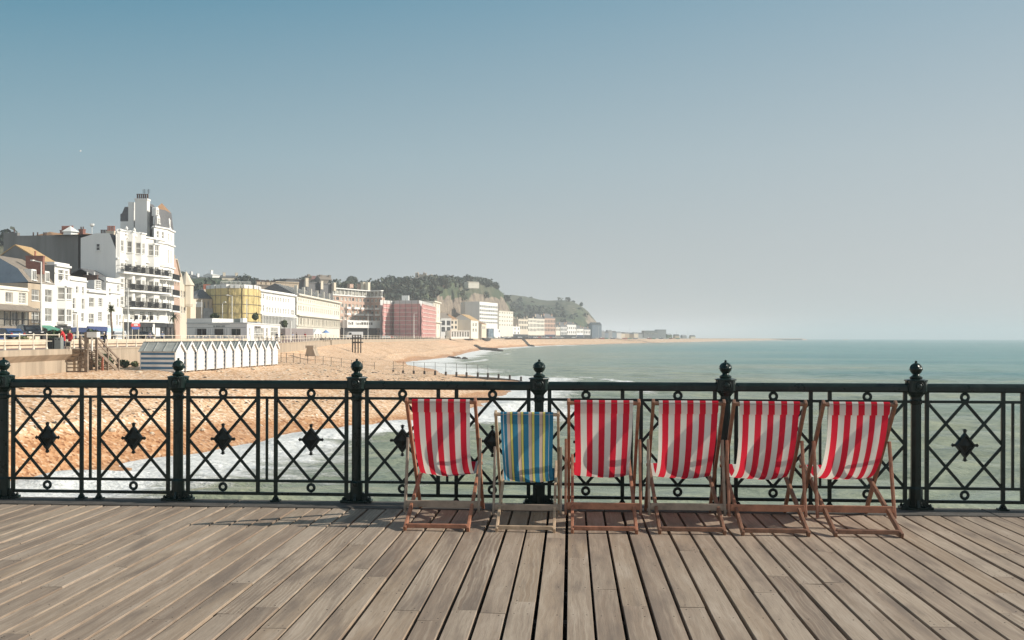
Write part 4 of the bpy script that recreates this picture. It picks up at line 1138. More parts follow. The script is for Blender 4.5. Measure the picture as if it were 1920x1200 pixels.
# ---- the tall white hotel
def hotel():
    A, B = P(217,181), P(309,197); fr = Fr(A, B); X = lambda px: fr.u(px)
    z_cor = fr.z(262,483); zs1, zs2, zs3 = fr.z(262,514), fr.z(262,546), fr.z(262,577.5); zg = fr.z(262,602)
    root = thing('grand_hotel', 'tall white Victorian hotel with iron balconies, dutch gables and slate corner tower', 'hotel', (fr.A.x, fr.A.y, ROAD))
    bays = [(217.6,231), (236,247), (252,268), (276,294)]
    floors = [(zs1+.25, z_cor-1.3), (zs2+.25, zs1-1.0), (zs3+.25, zs2-1.0)]
    w = MB(); rects = []
    for a, b in floors:
        for px, ww in ((229.5,3.4),(235,3.4),(249.5,3.6),(271,3.6),(274.5,3.2),(297,3.6),(303.5,3.4)):
            rects.append((X(px-ww/2), X(px+ww/2), a, b-.1, 'sash'))
    for px in (236, 248.5, 267, 282, 295.5):
        rects.append((X(px-4.6), X(px+4.6), zg+.25, zs3-.62, 'nine', 'pane_pale'))
    facade_grid(w, fr.p, 0, fr.len, ROAD, z_cor+4.2, rects, .25)
    dp = 13; z_e = fr.z(218,468); zt = fr.z(195,433)
    # the big gable side wall, facing us, with the sloping corner of the mansard
    side = [fr.p(0,0,ROAD), fr.p(0,0,z_e), fr.p(0,-1.3,zt), fr.p(0,-4.2,zt), fr.p(0,-7.2,fr.z(218,445)), fr.p(0,-7.2,ROAD)]
    w.add(side, [tuple(range(6))[::-1]])
    w.quad(fr.p(fr.len,0,ROAD), fr.p(fr.len,-dp,ROAD), fr.p(fr.len,-dp,z_cor+4), fr.p(fr.len,0,z_cor+4))
    w.build('wall', 'render_pale_grey' if False else 'render_white', root)
    put_windows(root, fr, rects, 'sash', inset=.2)
    # small window in the side wall
    f2 = Fr(fr.p(0,-7.2,0), fr.p(0,0,0)); f, g = window_mesh(.8, 1.3, 'sash', 'frame_white', 'pane_dark', False)
    o = link('window', f, root); o.location = f2.p(f2.u(184),.07,f2.z(184,470))-org(root); o.rotation_euler.z = f2.ang(); link('pane', g, o)
    # roofs
    m = MB(); zr = zt-.1
    m.quad(fr.p(.1,-.4,z_e-.5), fr.p(fr.len,-.4,z_e-.5), fr.p(fr.len,-1.5,zr), fr.p(.1,-1.5,zr)); m.quad(fr.p(.1,-1.5,zr), fr.p(fr.len,-1.5,zr), fr.p(fr.len,-dp,zr), fr.p(.1,-dp,zr))
    m.build('mansard_roof', 'slate', root)
    for zc, pr_, h in ((z_cor-.9,.35,.3), (z_cor+3.9,.3,.3), (zg-.25,.45,.5)): c = MB(); c.obox(fr.p(0,0,zc), fr.U*fr.len, fr.N*pr_, (0,0,h)); c.build('cornice', 'render_white', root)
    # canted bays rising into gables
    for i, (a, b) in enumerate(bays):
        ua, ub = X(a), X(b); zt_ = z_cor+[4.6,4.6,4.6,3.0][i]
        bay(root, fr, ua, ub, zs3+.05, zt_, 1.0 if i else .5, 'render_white', [(p+.1, q-.2) for p, q in floors]+[(z_cor+.6, z_cor+2.7)], roofh=.2)
    def dutch(px, wpx, zb, zt, n=.1, rr=root):
        h = zt-zb; uc = X(px); wd = (X(px+wpx/2)-X(px-wpx/2))/2
        o = [(-1,0),(-1,.28),(-.72,.34),(-.6,.55),(-.36,.62),(-.33,.84),(-.18,.97),(0,1.0),(.18,.97),(.33,.84),(.36,.62),(.6,.55),(.72,.34),(1,.28),(1,0)]
        g = MB(); g.extrude([fr.p(uc+x*wd, n, zb+y*h) for x, y in o], -fr.N*.5); g.lathe(fr.p(uc,n-.25,zt-.1), [(.28,0),(.12,.3),(.3,.55),(.28,.8),(.05,1.1)], 8)
        gg = g.build('dutch_gable', 'render_white', rr)
        f, g2 = window_mesh(wd*.8, h*.38, 'sash', 'frame_white', 'pane', False); oo = link('window', f, gg); oo.location = fr.p(uc,n+.05,zb+.3)-org(gg); oo.rotation_euler.z = fr.ang(); link('pane', g2, oo)
    dutch(226, 13, z_cor+4.0, fr.z(226,449)); dutch(238, 9, z_cor+3.0, fr.z(238,434)); dutch(252.5, 12, z_cor+3.6, fr.z(252.5,437)); dutch(263, 14, z_cor+3.6, fr.z(263,456))
    # balconies: slab following the front
    for zz in (zs1, zs2, zs3): balcony(root, fr, X(218) if zz == zs1 else X(230), fr.len-.2, zz, 1.5, 1.15, .32, solid=2.6)
    # shop fronts
    shopfront(root, fr, X(232), X(284), ROAD, zg-.3, 'shop_dark', n=6)
    T0 = [P(285,197), P(288.5,193.5), P(312,197.5), P(326,204), P(302,218)]; fr_t = [Fr(T0[i], T0[(i+1) % 5]) for i in range(5)]
    lm = MB()
    for i in (1,2): shopfront(root, fr_t[i], .1, fr_t[i].len-.1, ROAD, zg-.3, 'shop_dark', n=2)
    for px in (247, 262, 276): lm.obox(fr.p(X(px),.5,zg+.25), fr.U*.5, fr.N*.5, (0,0,.8))
    lm.build('wall_lantern', 'ironwork', root)
    # corner tower
    za, zb2, zc = ROAD, fr.z(300,455), None
    T = [P(285,197), P(288.5,193.5), P(312,197.5), P(326,204), P(302,218)]
    tx = lambda px, py, d=197: ZP(px, py, d)
    tw = MB(); z_top = tx(300,427)
    pl = T; n = len(pl)
    fr_t = [Fr(pl[i], pl[(i+1) % n]) for i in range(n)]
    wr = {1: [], 2: [], 3: []}
    for i, mids in ((1, (.30, .70)), (2, (.25, .58))):
        f = fr_t[i]
        for m_ in mids:
            u = f.len*m_
            for z0_, z1_ in ((zg+.25, zs3-.9), (zs3+.3, zs2-1.0), (zs2+.3, zs1-1.0), (zs1+.3, z_cor-1.6), (z_cor-.2, z_cor+2.4), (tx(300,448), tx(300,436))):
                wr[i].append((u-.42, u+.42, z0_, z1_, 'sash'))
    for i in range(n): facade_grid(tw, fr_t[i].p, 0, fr_t[i].len, ROAD, z_top, wr.get(i, []), .22)
    for zc_ in (tx(300,458), z_top-.3, z_cor-1.2):
        for i in (0,1,2): tw.obox(fr_t[i].p(-.1,0,zc_+.03*i), fr_t[i].U*(fr_t[i].len+.2), fr_t[i].N*.28, (0,0,.28))
    t = tw.build('corner_tower', 'render_white', root)
    for i in (1,2):
        for r in wr[i]:
            f, g = window_mesh(r[1]-r[0], r[3]-r[2], 'sash', 'frame_white', 'pane', True)
            o = link('window', f, t); o.location = fr_t[i].p((r[0]+r[1])/2,-.16,r[2])-org(t); o.rotation_euler.z = fr_t[i].ang()
    for zz in (zs1-.4, zs2-.3, zs3-.2):
        for i in (1,2): balcony(root, fr_t[i], 0, fr_t[i].len, zz, 1.2, 1.1, .3)
    # slate pavilion roof of the tower
    rm = MB(); cx = sum((p for p in pl), Vector())/n
    zt2 = tx(300,383); base = [p.lerp(cx, .04) for p in pl]; top = [p.lerp(cx, .22) for p in pl]
    for i in range(n):
        j = (i+1) % n; rm.quad(base[i]+Vector((0,0,z_top)), base[j]+Vector((0,0,z_top)), top[j]+Vector((0,0,zt2-1)), top[i]+Vector((0,0,zt2-1)), 0)
        rm.add([top[i]+Vector((0,0,zt2-1)), top[j]+Vector((0,0,zt2-1)), cx+Vector((0,0,zt2+.9))], [(0,1,2)], 1)
    rr = rm.build('tower_roof', ['slate', 'tile_brown'], root)
    for px, py in ((294.5,407), (296.5,423)):
        f = fr_t[1]; uu = f.len*.42; zd = tx(px, py); nf = -.12-.16*max(0, zd-z_top); dm = MB(); dm.obox(f.p(uu-.5,nf-.9,zd), f.U*1.0, f.N*.9, (0,0,1.3))
        dm.extrude([f.p(uu+.5*math.cos(a), nf, zd+1.3+.45*math.sin(a)) for a in np.linspace(0, math.pi, 9)], -f.N*.9)
        dd = dm.build('dormer', 'frame_white', rr); fm, g = window_mesh(.6, 1.1, 'four', 'frame_white', 'pane', False); o = link('window', fm, dd); o.location = f.p(uu,nf+.05,zd+.2)-org(dd); o.rotation_euler.z = f.ang(); link('pane', g, o)
    f = fr_t[2]; g = MB(); g.lathe(f.p(f.len*.55,-.7,z_top), [(.8,0),(.8,.4),(.62,.6),(.62,1.7),(.75,1.85),(.6,2.0),(.35,2.5),(0.05,2.7)], 10); g.build('turret', 'render_white', root)
    # the great chimney stack and the blocks beside it, facing us
    q = lambda px, d, z: P(px, d, z)
    def blk(name, x0, x1, y0, z0, d, depth, mt):
        a = P(x0, d); b = P(x1, d); f = Fr(a, b); z1 = ZP((x0+x1)/2, y0, d); mm = MB()
        mm.obox(f.p(0,-depth,z0), f.U*f.len, f.N*depth, (0,0,z1-z0)); return mm.build(name, mt, root), f, z1
    s, f, z1 = blk('chimney_stack', 252.5, 275, 375, z_cor, 195, 1.6, 'render_white')
    cap = MB(); cap.obox(f.p(-.12,-1.72,z1), f.U*(f.len+.24), f.N*1.84, (0,0,.3)); cap.build('cap', 'render_white', s)
    for i in range(6):
        pm = MB(); pm.lathe(f.p(f.len*(i+.5)/6,-.8,z1+.3), [(.19,0),(.15,.15),(.14,.85),(.2,.9),(.19,1.0)], 7); pm.build('chimney_pot', 'pot_dark', s)
    am = MB()
    for u in (.62, .97):
        b0 = f.p(f.len*u,-.9,z1); am.tube(b0, b0+Vector((0,0,2.3)), .04, 5)
        for k in range(5): am.tube(b0+Vector((-.35,0,1.5+k*.16)), b0+Vector((.35,0,1.5+k*.16)), .02, 4)
    am.build('aerial', 'ironwork', s)
    blk('side_block', 239.8, 250.2, 379, z_cor, 196.5, 3.0, 'render_white')
    blk('side_block', 225, 240, 415, z_cor, 196.8, 3.0, 'render_white')
    m = MB(); f = Fr(P(225,196.9), P(240,196.9)); za_, zb_ = ZP(232,415,197), ZP(232,388,197)
    m.extrude([f.p(0,0,za_), f.p(f.len,0,za_), f.p(f.len,0,zb_), f.p(f.len*.55,0,zb_), f.p(f.len*.22,0,za_+1.6), f.p(0,0,za_+1.4)], -f.N*4); m.build('mansard_end', 'slate', root)
    m = MB(); f = Fr(P(276,199), P(288,199)); m.extrude([f.p(0,0,z_top-2.5), f.p(f.len,0,z_top-2.5), f.p(f.len*.92,0,ZP(286,392,199)), f.p(0,0,ZP(278,380,199))], -f.N*3); m.build('mansard_end', 'slate', root)
    m = MB(); f = Fr(P(273,193), P(292,193)); m.obox(f.p(0,-3,ZP(280,463,193)), f.U*f.len, f.N*3, (0,0,ZP(280,449,193)-ZP(280,463,193))); m.build('roof_terrace', 'lead_grey', root)
    f = Fr(P(204,186), P(224,186))
    chimney(root, P(203,188,zt-1.2), 1.2, 1.5, 2.0, f, 'render_stone', 5, 'pot_red', 1.0); chimney(root, P(216,188,zt-2), 1.1, .9, 1.5, f, 'render_stone', 3, 'pot_dark', .9); chimney(root, P(190,189,zt-.6), 1.0, 1.3, .9, f, 'pot_dark', 4, 'pot_dark', .9)
    m = MB(); f = Fr(P(164,188), P(190,188)); m.obox(f.p(0,-1,zt-.6), f.U*f.len, f.N*.8, (0,0,.9)); m.build('roof_parapet', 'lead_dark', root)
hotel()

def gothic_pair():
    A, B = P(326,207), P(337,218); fr = Fr(A, B); z1 = fr.z(331,515)
    rects = [fr.rect(328,330.5,522,534), fr.rect(332.5,335,523,535), fr.rect(328,330.5,548,560), fr.rect(332.5,335,549,561), fr.rect(328,330.5,572,583), fr.rect(332,335,573,584)]
    r, fr = building('gabled_house', 'narrow pinkish brick gabled house right of the tall hotel', A, B, 9, z1, rects, 'brick_pink', z0=ROAD, far=True, roof='g', frame='render_stone')
    m = MB(); zr = fr.z(330,487); m.extrude([fr.p(0,0,z1), fr.p(fr.len,0,z1), fr.p(fr.len*.35,0,zr), fr.p(0,0,zr)], -fr.N*.5); m.build('gable', 'brick_pink', r)
    m = MB(); m.bar(fr.p(fr.len*.33,.05,zr+.1), fr.p(fr.len+.2,.05,z1), .5, .3); m.build('coping', 'render_stone', r)
    chimney(r, fr.p(-.4,-1.2,zr-.2), 1.2, 2.0, .7, fr, 'render_tan', 3, 'pot_dark', .5)
    m = MB(); m.quad(fr.p(0,-.3,zr), fr.p(fr.len*.35,-.3,zr), fr.p(fr.len*.35,-9,zr), fr.p(0,-9,zr)); m.quad(fr.p(fr.len*.35,-.3,zr), fr.p(fr.len,-.3,z1), fr.p(fr.len,-9,z1), fr.p(fr.len*.35,-9,zr)); m.build('roof', 'slate', r)
    A, B = P(337,218), P(350,236); fr = Fr(A, B); z1 = fr.z(344,533)
    rects = [fr.rect(339,342,545,558), fr.rect(344,347,546,558), fr.rect(339,342,575,588), fr.rect(344,347,576,588)]
    r, fr = building('turreted_house', 'cream stone house with a pointed corner turret', A, B, 9, z1, rects, 'render_stone', z0=ROAD, far=True)
    m = MB(); m.lathe(fr.p(fr.len*.75,.2,z1-5), [(1.5,0),(1.7,.6),(1.7,4.8),(2.0,5.0),(1.2,6.3),(.1,8.2)], 10); m.build('turret', 'render_stone', r)
    m = MB(); m.extrude([fr.p(0,0,z1), fr.p(fr.len*.5,0,z1), fr.p(fr.len*.25,0,z1+2.2)], -fr.N*.5); m.build('gable', 'render_stone', r)
    gable_roof(r, fr, 0, fr.len, 8, z1, z1+1.4, 'slate', n0=-.6)
    m = MB(); m.lathe(P(355,236,ZP(355,560,236)), [(.25,0),(.2,4),(.3,4.3),(.05,5.5)], 6)
    m.obox(P(350,236,ROAD), P(357,236)-P(350,236), LD(0,4)-LD(0,0), (0,0,ZP(353,560,236)-ROAD)); m.build('side_pier', 'render_stone', r)
gothic_pair()
# ---- middle distance
def grid(fr, x0, x1, n, rows, w, style=None, pane=None):
    """n even windows between photo columns x0 and x1; rows of photo heights measured at the near end"""
    u0, u1 = fr.u(x0), fr.u(x1); out = []
    for z0, z1 in rows:
        for i in range(n):
            u = u0+(u1-u0)*(i+.5)/n; r = (u-w/2, u+w/2, z0, z1)
            out.append(r+((style,)+((pane,) if pane else ()) if style else ()))
    return out
def middle():
    # grey and tan houses facing us
    A, B = P(359,262), P(398,266); fr = Fr(A, B); z1 = fr.z(380,560)
    r, fr = building('corner_house', 'tan and grey corner house with blank shop sign, behind the cafe', A, B, 9, z1, [fr.rect(364,368,588,602), fr.rect(382,385,566,592), fr.rect(389,392,564,592)], 'render_tan', z0=ROAD, far=True, frame='frame_grey')
    m = MB(); m.add([fr.p(0,.1,z1), fr.p(fr.len,.1,z1), fr.p(fr.len,-6,z1+3.0), fr.p(0,-6,z1+.6)], [(0,1,2,3)]); m.build('roof', 'slate', r)
    m = MB(); m.obox(fr.p(fr.u(366),.02,fr.z(372,576)), fr.U*(fr.u(379)-fr.u(366)), fr.N*.25, (0,0,1.4)); m.build('shop_sign', 'sign_white', r)
    m = MB(); m.obox(fr.p(fr.u(380),.02,ROAD), fr.U*(fr.u(397)-fr.u(380)), fr.N*.6, (0,0,fr.z(388,578)-ROAD)); m.build('grey_bay', 'lead_grey', r)
    f3 = Fr(P(382,272), P(398,274)); m = MB(); zt = f3.z(390,548); m.obox(f3.p(0,-4,ROAD), f3.U*f3.len, f3.N*4, (0,0,zt-ROAD)); m.build('tall_wing', 'render_tan', r)
    chimney(r, f3.p(.2,-1.2,zt), 1.0, f3.len-.4, .6, f3, 'render_stone', 7, 'pot_red', 1.4)
    # sheeted round-cornered building
    pl = [P(396,270), P(412,266), P(432,264), P(450,264.5), P(466,267), P(474,270), P(479,277)]
    root = thing('sheeted_building', 'round cornered building wrapped in yellow scaffold sheeting', 'building', (pl[2].x, pl[2].y, ROAD))
    z1 = ZP(440,541,265); back = [P(486,300), P(400,300)]
    m = MB(); m.prism([(p.x,p.y) for p in pl+back], ROAD, z1+.4); m.build('wall', 'render_cream', root)
    fs = [Fr(a, b) for a, b in zip(pl[:-1], pl[1:])]
    sc_ = MB()
    for f in fs:
        sh = MB(); k = 5
        zz = np.linspace(ROAD+.4, z1, 15)
        for a in range(k):
            for b in range(14):
                o = lambda i, j: 1.38+.05*math.sin(i*2.1+j*1.7+f.len)
                x = lambda i: -.38+(f.len+.76)*i/k; sh.quad(f.p(x(a),o(a,b),zz[b]), f.p(x(a+1),o(a+1,b),zz[b]), f.p(x(a+1),o(a+1,b+1),zz[b+1]), f.p(x(a),o(a,b+1),zz[b+1]))
        sh.build('sheeting', 'net_yellow', root)
        for z in np.arange(ROAD+2, z1, 2.35): sc_.bar(f.p(-.3,1.52,z), f.p(f.len+.3,1.52,z), .06, .13)
        for u in (0, f.len*.5): sc_.tube(f.p(u,1.55,ROAD), f.p(u,1.55,z1+.8), .05, 5)
    sc_.build('scaffold', 'scaffold', root)
    c = MB()
    for f in fs: c.obox(f.p(0,0,z1), f.U*f.len, f.N*1.5, (0,0,1.0))
    c.build('cornice', 'render_white', root)
    q = MB()
    for px, py, wpx, h in ((432,531,20,1.3), (446,529,14,1.6), (458,531,22,.9), (418,528,10,2.0)):
        a = P(px-wpx/2, 276); b = P(px+wpx/2, 276); q.obox(a+Vector((0,0,z1)), b-a, LD(0,4)-LD(0,0), (0,0,h))
    q.build('roof_hut', 'lead_dark', root)
    g = MB(); fA = Fr(P(414,268), P(470,271))
    for i in range(24): g.tube(fA.p(fA.len*i/23,0,z1+1), fA.p(fA.len*i/23,0,z1+2.1), .03, 4)
    g.tube(fA.p(0,0,z1+2.1), fA.p(fA.len,0,z1+2.1), .04, 4); g.build('roof_rail', 'frame_white', root)
    # white terrace
    A, B = P(480,278), P(553,318); fr = Fr(A, B); z1 = fr.z(515,549)
    rz = lambda y0, y1, px=515: (fr.z(px,y1), fr.z(px,y0))
    W_ = grid(fr, 482,496, 3, [rz(554,563), rz(574,585)], 1.3, 'sash')+grid(fr, 498,543, 9, [rz(557,564.5), rz(577,587.5)], 1.25, 'sash')+grid(fr, 545,552, 3, [rz(578,588)], 1.1, 'sash')
    r, fr = building('seafront_terrace', 'bright white stucco terrace next to the yellow sheeted building', A, B, 12, z1, W_, 'render_white', z0=ROAD, far=True, cornice=[(z1-.2,.7,.45), (fr.z(515,570),.12,.2), (fr.z(515,590),.4,.3)], parapet=.5)
    m = MB(); zb = fr.z(515,593.5); m.obox(fr.p(0,1.7,zb), fr.U*fr.len*.92, -fr.N*1.7, (0,0,.35))
    for i in range(26): m.obox(fr.p(fr.len*.92*i/26,1.5,ROAD), fr.U*.3, fr.N*.25, (0,0,zb-ROAD))
    m.build('veranda', 'render_white', r)
    g = MB(); g.quad(fr.p(0,.04,ROAD+.5), fr.p(fr.len*.9,.04,ROAD+.5), fr.p(fr.len*.9,.04,zb-.4), fr.p(0,.04,zb-.4)); g.build('veranda_glazing', 'pane_pale', r)
    m = MB(); m.obox(fr.p(.5,-10,z1), fr.U*(fr.len*.8), fr.N*7, (0,0,.9)); m.build('roof_storey', 'slate', r)
    # cream terrace
    A, B = P(556,320), P(637,402); fr = Fr(A, B); z1 = fr.z(595,560)
    rz = lambda y0, y1, px=590: (fr.z(px,y1), fr.z(px,y0))
    rows = [rz(564.5,570), rz(577,586), rz(599,609.5)]
    W_ = grid(fr, 558,566, 2, rows, 1.5, 'sash')+grid(fr, 567,624, 15, rows, 1.35, 'sash', 'pane_pale')+grid(fr, 625.5,636, 3, rows, 1.7, 'sash')
    r, fr = building('seafront_terrace', 'long cream stucco terrace with six white chimney breasts on its slate roof', A, B, 14, z1, W_, 'render_cream', z0=ROAD, far=True, cornice=[(z1-.2,.9,.55), (fr.z(595,574),.15,.2), (fr.z(595,596),.9,.35), (fr.z(595,614),.25,.4)])
    m = MB(); m.add([fr.p(0,-.2,z1), fr.p(fr.len,-.2,z1), fr.p(fr.len,-7,z1+3.6), fr.p(0,-7,z1+3.6), fr.p(fr.len,-14,z1), fr.p(0,-14,z1)], [(0,1,2,3),(3,2,4,5),(1,4,2),(0,3,5)]); m.build('roof', 'slate', r)
    for i in range(6):
        u = fr.len*(.06+.145*i); q = MB(); q.extrude([fr.p(u,-.9,z1), fr.p(u,-6.6,z1), fr.p(u,-6.6,z1+3.7), fr.p(u,-.9,z1+.9)], fr.U*.5); q.obox(fr.p(u-.15,-1.8,z1), fr.U*.8, fr.N*.9, (0,0,3.2)); q.build('chimney', 'render_cream', r)
    m = MB()
    for i in range(34): m.obox(fr.p(fr.len*i/34,.5,fr.z(595,613)), fr.U*.28, fr.N*.2, (0,0,fr.z(595,598)-fr.z(595,613)))
    m.build('pilaster', 'render_cream', r)
    # buildings standing higher behind
    for nm, lab, x0, x1, y0, d, mt in (('rear_block', 'flat tan brick block above the white terrace roof', 516, 560, 528.5, 352, 'render_tan'),
                                       ('rear_block', 'dark flat roofed block behind the tan one', 536, 574, 523.5, 384, 'slate'),
                                       ('rear_block', 'dark roofed row with pale chimneys behind the cream terrace', 575, 600, 529, 398, 'slate'),
                                       ('rear_block', 'dark lower roofed row beside the brick crescent roof', 600, 624, 532, 402, 'slate'),
                                       ('rear_block', 'jumble of dark roofs between sheeted building and tan block', 478, 516, 534, 345, 'slate_warm')):
        A, B = P(x0,d), P(x1,d+6); f = Fr(A, B); r, f = building(nm, lab, A, B, 10, f.z((x0+x1)/2,y0), [], mt, z0=ROAD, far=True, cornice=[(f.z((x0+x1)/2,y0)-.3,.3,.35)])
        for k in range({478: 4}.get(x0, 0)): chimney(r, f.p(f.len*(.10+.24*k),-1,f.z((x0+x1)/2,y0)), .8, 1.5, .8, f, 'render_tan', 4, 'pot_dark', .7)
        if x0 >= 536: chimney(r, f.p(f.len-1.4,.9,f.z(x1,y0)-3), 1.0, 1.3, 3.2, f, 'render_stone', 0)
    # brick crescent
    root = thing('brick_crescent', 'curved pinkish brick apartment block with white balcony bands and glazed top floor', 'building', P(650,450,ROAD))
    ctrl = [(580,440), (612,446), (645,458), (672,470), (694,478), (716,474)]
    pl = [P(px, d) for px, d in ctrl]; fs = [Fr(a, b) for a, b in zip(pl[:-1], pl[1:])]
    zt = ZP(700,558,476); FL = 2.95; w = MB(); b = MB(); top = MB(); wl = []
    nfl = int((zt-ROAD)/FL)
    for f in fs:
        n = max(3, int(f.len/3.2)); rects = []
        for k in range(nfl):
            z0_ = zt-FL*(k+1)+.85
            for i in range(n): rects.append((f.len*(i+.18)/n, f.len*(i+.82)/n, z0_, z0_+1.5, 'casement', 'pane_dark' if (i+k) % 5 == 2 else 'pane_pale'))
        facade_grid(w, f.p, 0, f.len, ROAD, zt, rects, .3); wl.append((f, rects))
        top.obox(f.p(0,.5,zt), f.U*f.len, -f.N*1.0, (0,0,.5)); top.obox(f.p(0,.9,zt+3.0), f.U*f.len, -f.N*(9 if f is not fs[-1] else 2), (0,0,.45))
        for i in range(n+1): top.obox(f.p(f.len*i/n-.1,.1,zt+.5), f.U*.22, -f.N*.2, (0,0,2.5))
    e0, e1 = fs[0], fs[-1]
    w.quad(e1.p(e1.len,0,ROAD), e1.p(e1.len,-2,ROAD), e1.p(e1.len,-2,zt), e1.p(e1.len,0,zt)); w.quad(e0.p(0,-14,ROAD), e0.p(0,0,ROAD), e0.p(0,0,zt), e0.p(0,-14,zt))
    w.build('wall', 'brick_pink', root); top.build('top_storey_frame', 'render_white', root)
    g = MB()
    for f in fs: g.quad(f.p(0,-.25,zt+.5), f.p(f.len,-.25,zt+.5), f.p(f.len,-.25,zt+3), f.p(0,-.25,zt+3))
    g.build('top_storey_glazing', 'pane_pale', root)
    allr = [(f, r) for f, rs in wl for r in rs]
    big = sorted(allr, key=lambda t: -t[0].A.x)[:90]
    for f, r in big: put_windows(root, f, [r], far=True, inset=.24)
    # what lies beyond the first hundred windows: one piece
    rest = [t for t in allr if t not in big]; rm = MB()
    for f, r in rest: rm.quad(f.p(r[0],-.24,r[2]), f.p(r[1],-.24,r[2]), f.p(r[1],-.24,r[3]), f.p(r[0],-.24,r[3]))
    tag(rm.build('window_glazing', 'pane_pale', root), kind='stuff')
    for f in fs[2:]:
        for k in (1, 2, 3):
            for a, c in ((.05,.30), (.55,.92)) if k < 3 else ((.0,.999),):
                q = MB(); z = zt-FL*(k+1)+.05; q.obox(f.p(f.len*a,.02,z), f.U*f.len*(c-a), f.N*1.3, (0,0,.95 if k < 3 else .7)); q.build('balcony', 'render_white', root)
    f = Fr(P(651,452), P(713,468)); q = MB(); z0_, z1_ = f.z(680,615), f.z(680,601); q.obox(f.p(0,-4,z0_), f.U*f.len, f.N*4, (0,0,z1_-z0_)); fa = q.build('fascia', 'render_white', root)
    lt = MB(); u = f.u(653.5)
    for wd in (.55,.5,.8,0,.16,.5,.5,.5,1.3,1.2,1.1,.7,.9):
        if wd: lt.obox(f.p(u,.01,f.z(665,608.7)), f.U*wd*1.0, f.N*.06, (0,0,1.15 if wd != .5 else .8))
        u += (wd if wd else .9)+.42
    lt.build('sign_lettering', 'letter', fa)
    q = MB(); q.obox(f.p(.5,-8,ROAD), f.U*(f.len-1), f.N*6, (0,0,z0_-ROAD)); q.build('ground_floor', 'shop_dark', root)
    for k in range(2): chimney(root, P(651+18*k,485,zt+3.4), 1.4, 3.4, 3.4, fs[2], 'brick_pink', 0); 
    for k in range(2): chimney(root, P(676+9*k,484,zt+3.4), 1.4, 2.2, 4.2, fs[2], 'render_stone', 0)
    # pink sheeted building
    pl = [P(713,463), P(739,476), P(741,470), P(786,466), P(812,516)]
    root = thing('sheeted_building', 'corner building wrapped in pink scaffold netting', 'building', P(760,470,ROAD))
    z1 = ZP(760,563.5,470); m = MB(); m.prism([(p.x,p.y) for p in pl+[P(812,540), P(716,520)]], ROAD, z1); m.build('wall', 'render_pale_grey', root)
    fs = [Fr(a, b) for a, b in zip(pl[:-1], pl[1:])]; led = MB(); st = MB()
    for f in (fs[0], fs[2], fs[3]):
        sh = MB(); zz = np.arange(ROAD+.3, z1+.2, (z1-ROAD)/9); k = max(4, int(f.len/4))
        for a in range(k):
            for b in range(len(zz)-1):
                o = lambda i, j: 1.3+.10*math.sin(i*2.3+j*1.9); e = 1.1 if f is not fs[0] else .1; x = lambda i: -.1-(e if f is fs[3] else 0)+(f.len+.1+e+(e if f is fs[3] else 0))*i/k
                sh.quad(f.p(x(a),o(a,b),zz[b]), f.p(x(a+1),o(a+1,b),zz[b]), f.p(x(a+1),o(a+1,b+1),zz[b+1]), f.p(x(a),o(a,b+1),zz[b+1]))
        sh.build('sheeting', 'net_pink', root)
        for i, z in enumerate(zz[1:]): led.bar(f.p(0,1.55,z), f.p(f.len,1.55,z), .12, .34)
        for a in range(k+1): st.tube(f.p(f.len*a/k,1.62,ROAD), f.p(f.len*a/k,1.62,z1+.8), .09, 5)
    led.build('lift_board', 'scaffold_pale', root); st.build('scaffold', 'scaffold', root)
    f = Fr(P(753,474), P(766,474)); q = MB(); q.obox(f.p(0,-3,z1), f.U*f.len, f.N*3, (0,0,ZP(760,554,474)-z1)); q.build('roof_hut', 'render_white', root)
    A, B = P(812.5,517), P(825,546); fr = Fr(A, B); z1 = fr.z(818,566)
    rz = lambda y0, y1, px=818: (fr.z(px,y1), fr.z(px,y0))
    r, fr = building('corner_house', 'ornate white corner house just right of the pink netting', A, B, 12, z1, grid(fr, 813.5,824, 2, [rz(570,576), rz(581,588), rz(594,602), rz(609,618)], 2.4, 'sash'), 'render_cream', z0=ROAD, far=True, cornice=[(z1-.4,.8,.6), (rz(604,605)[0],1.1,.4)])
middle()

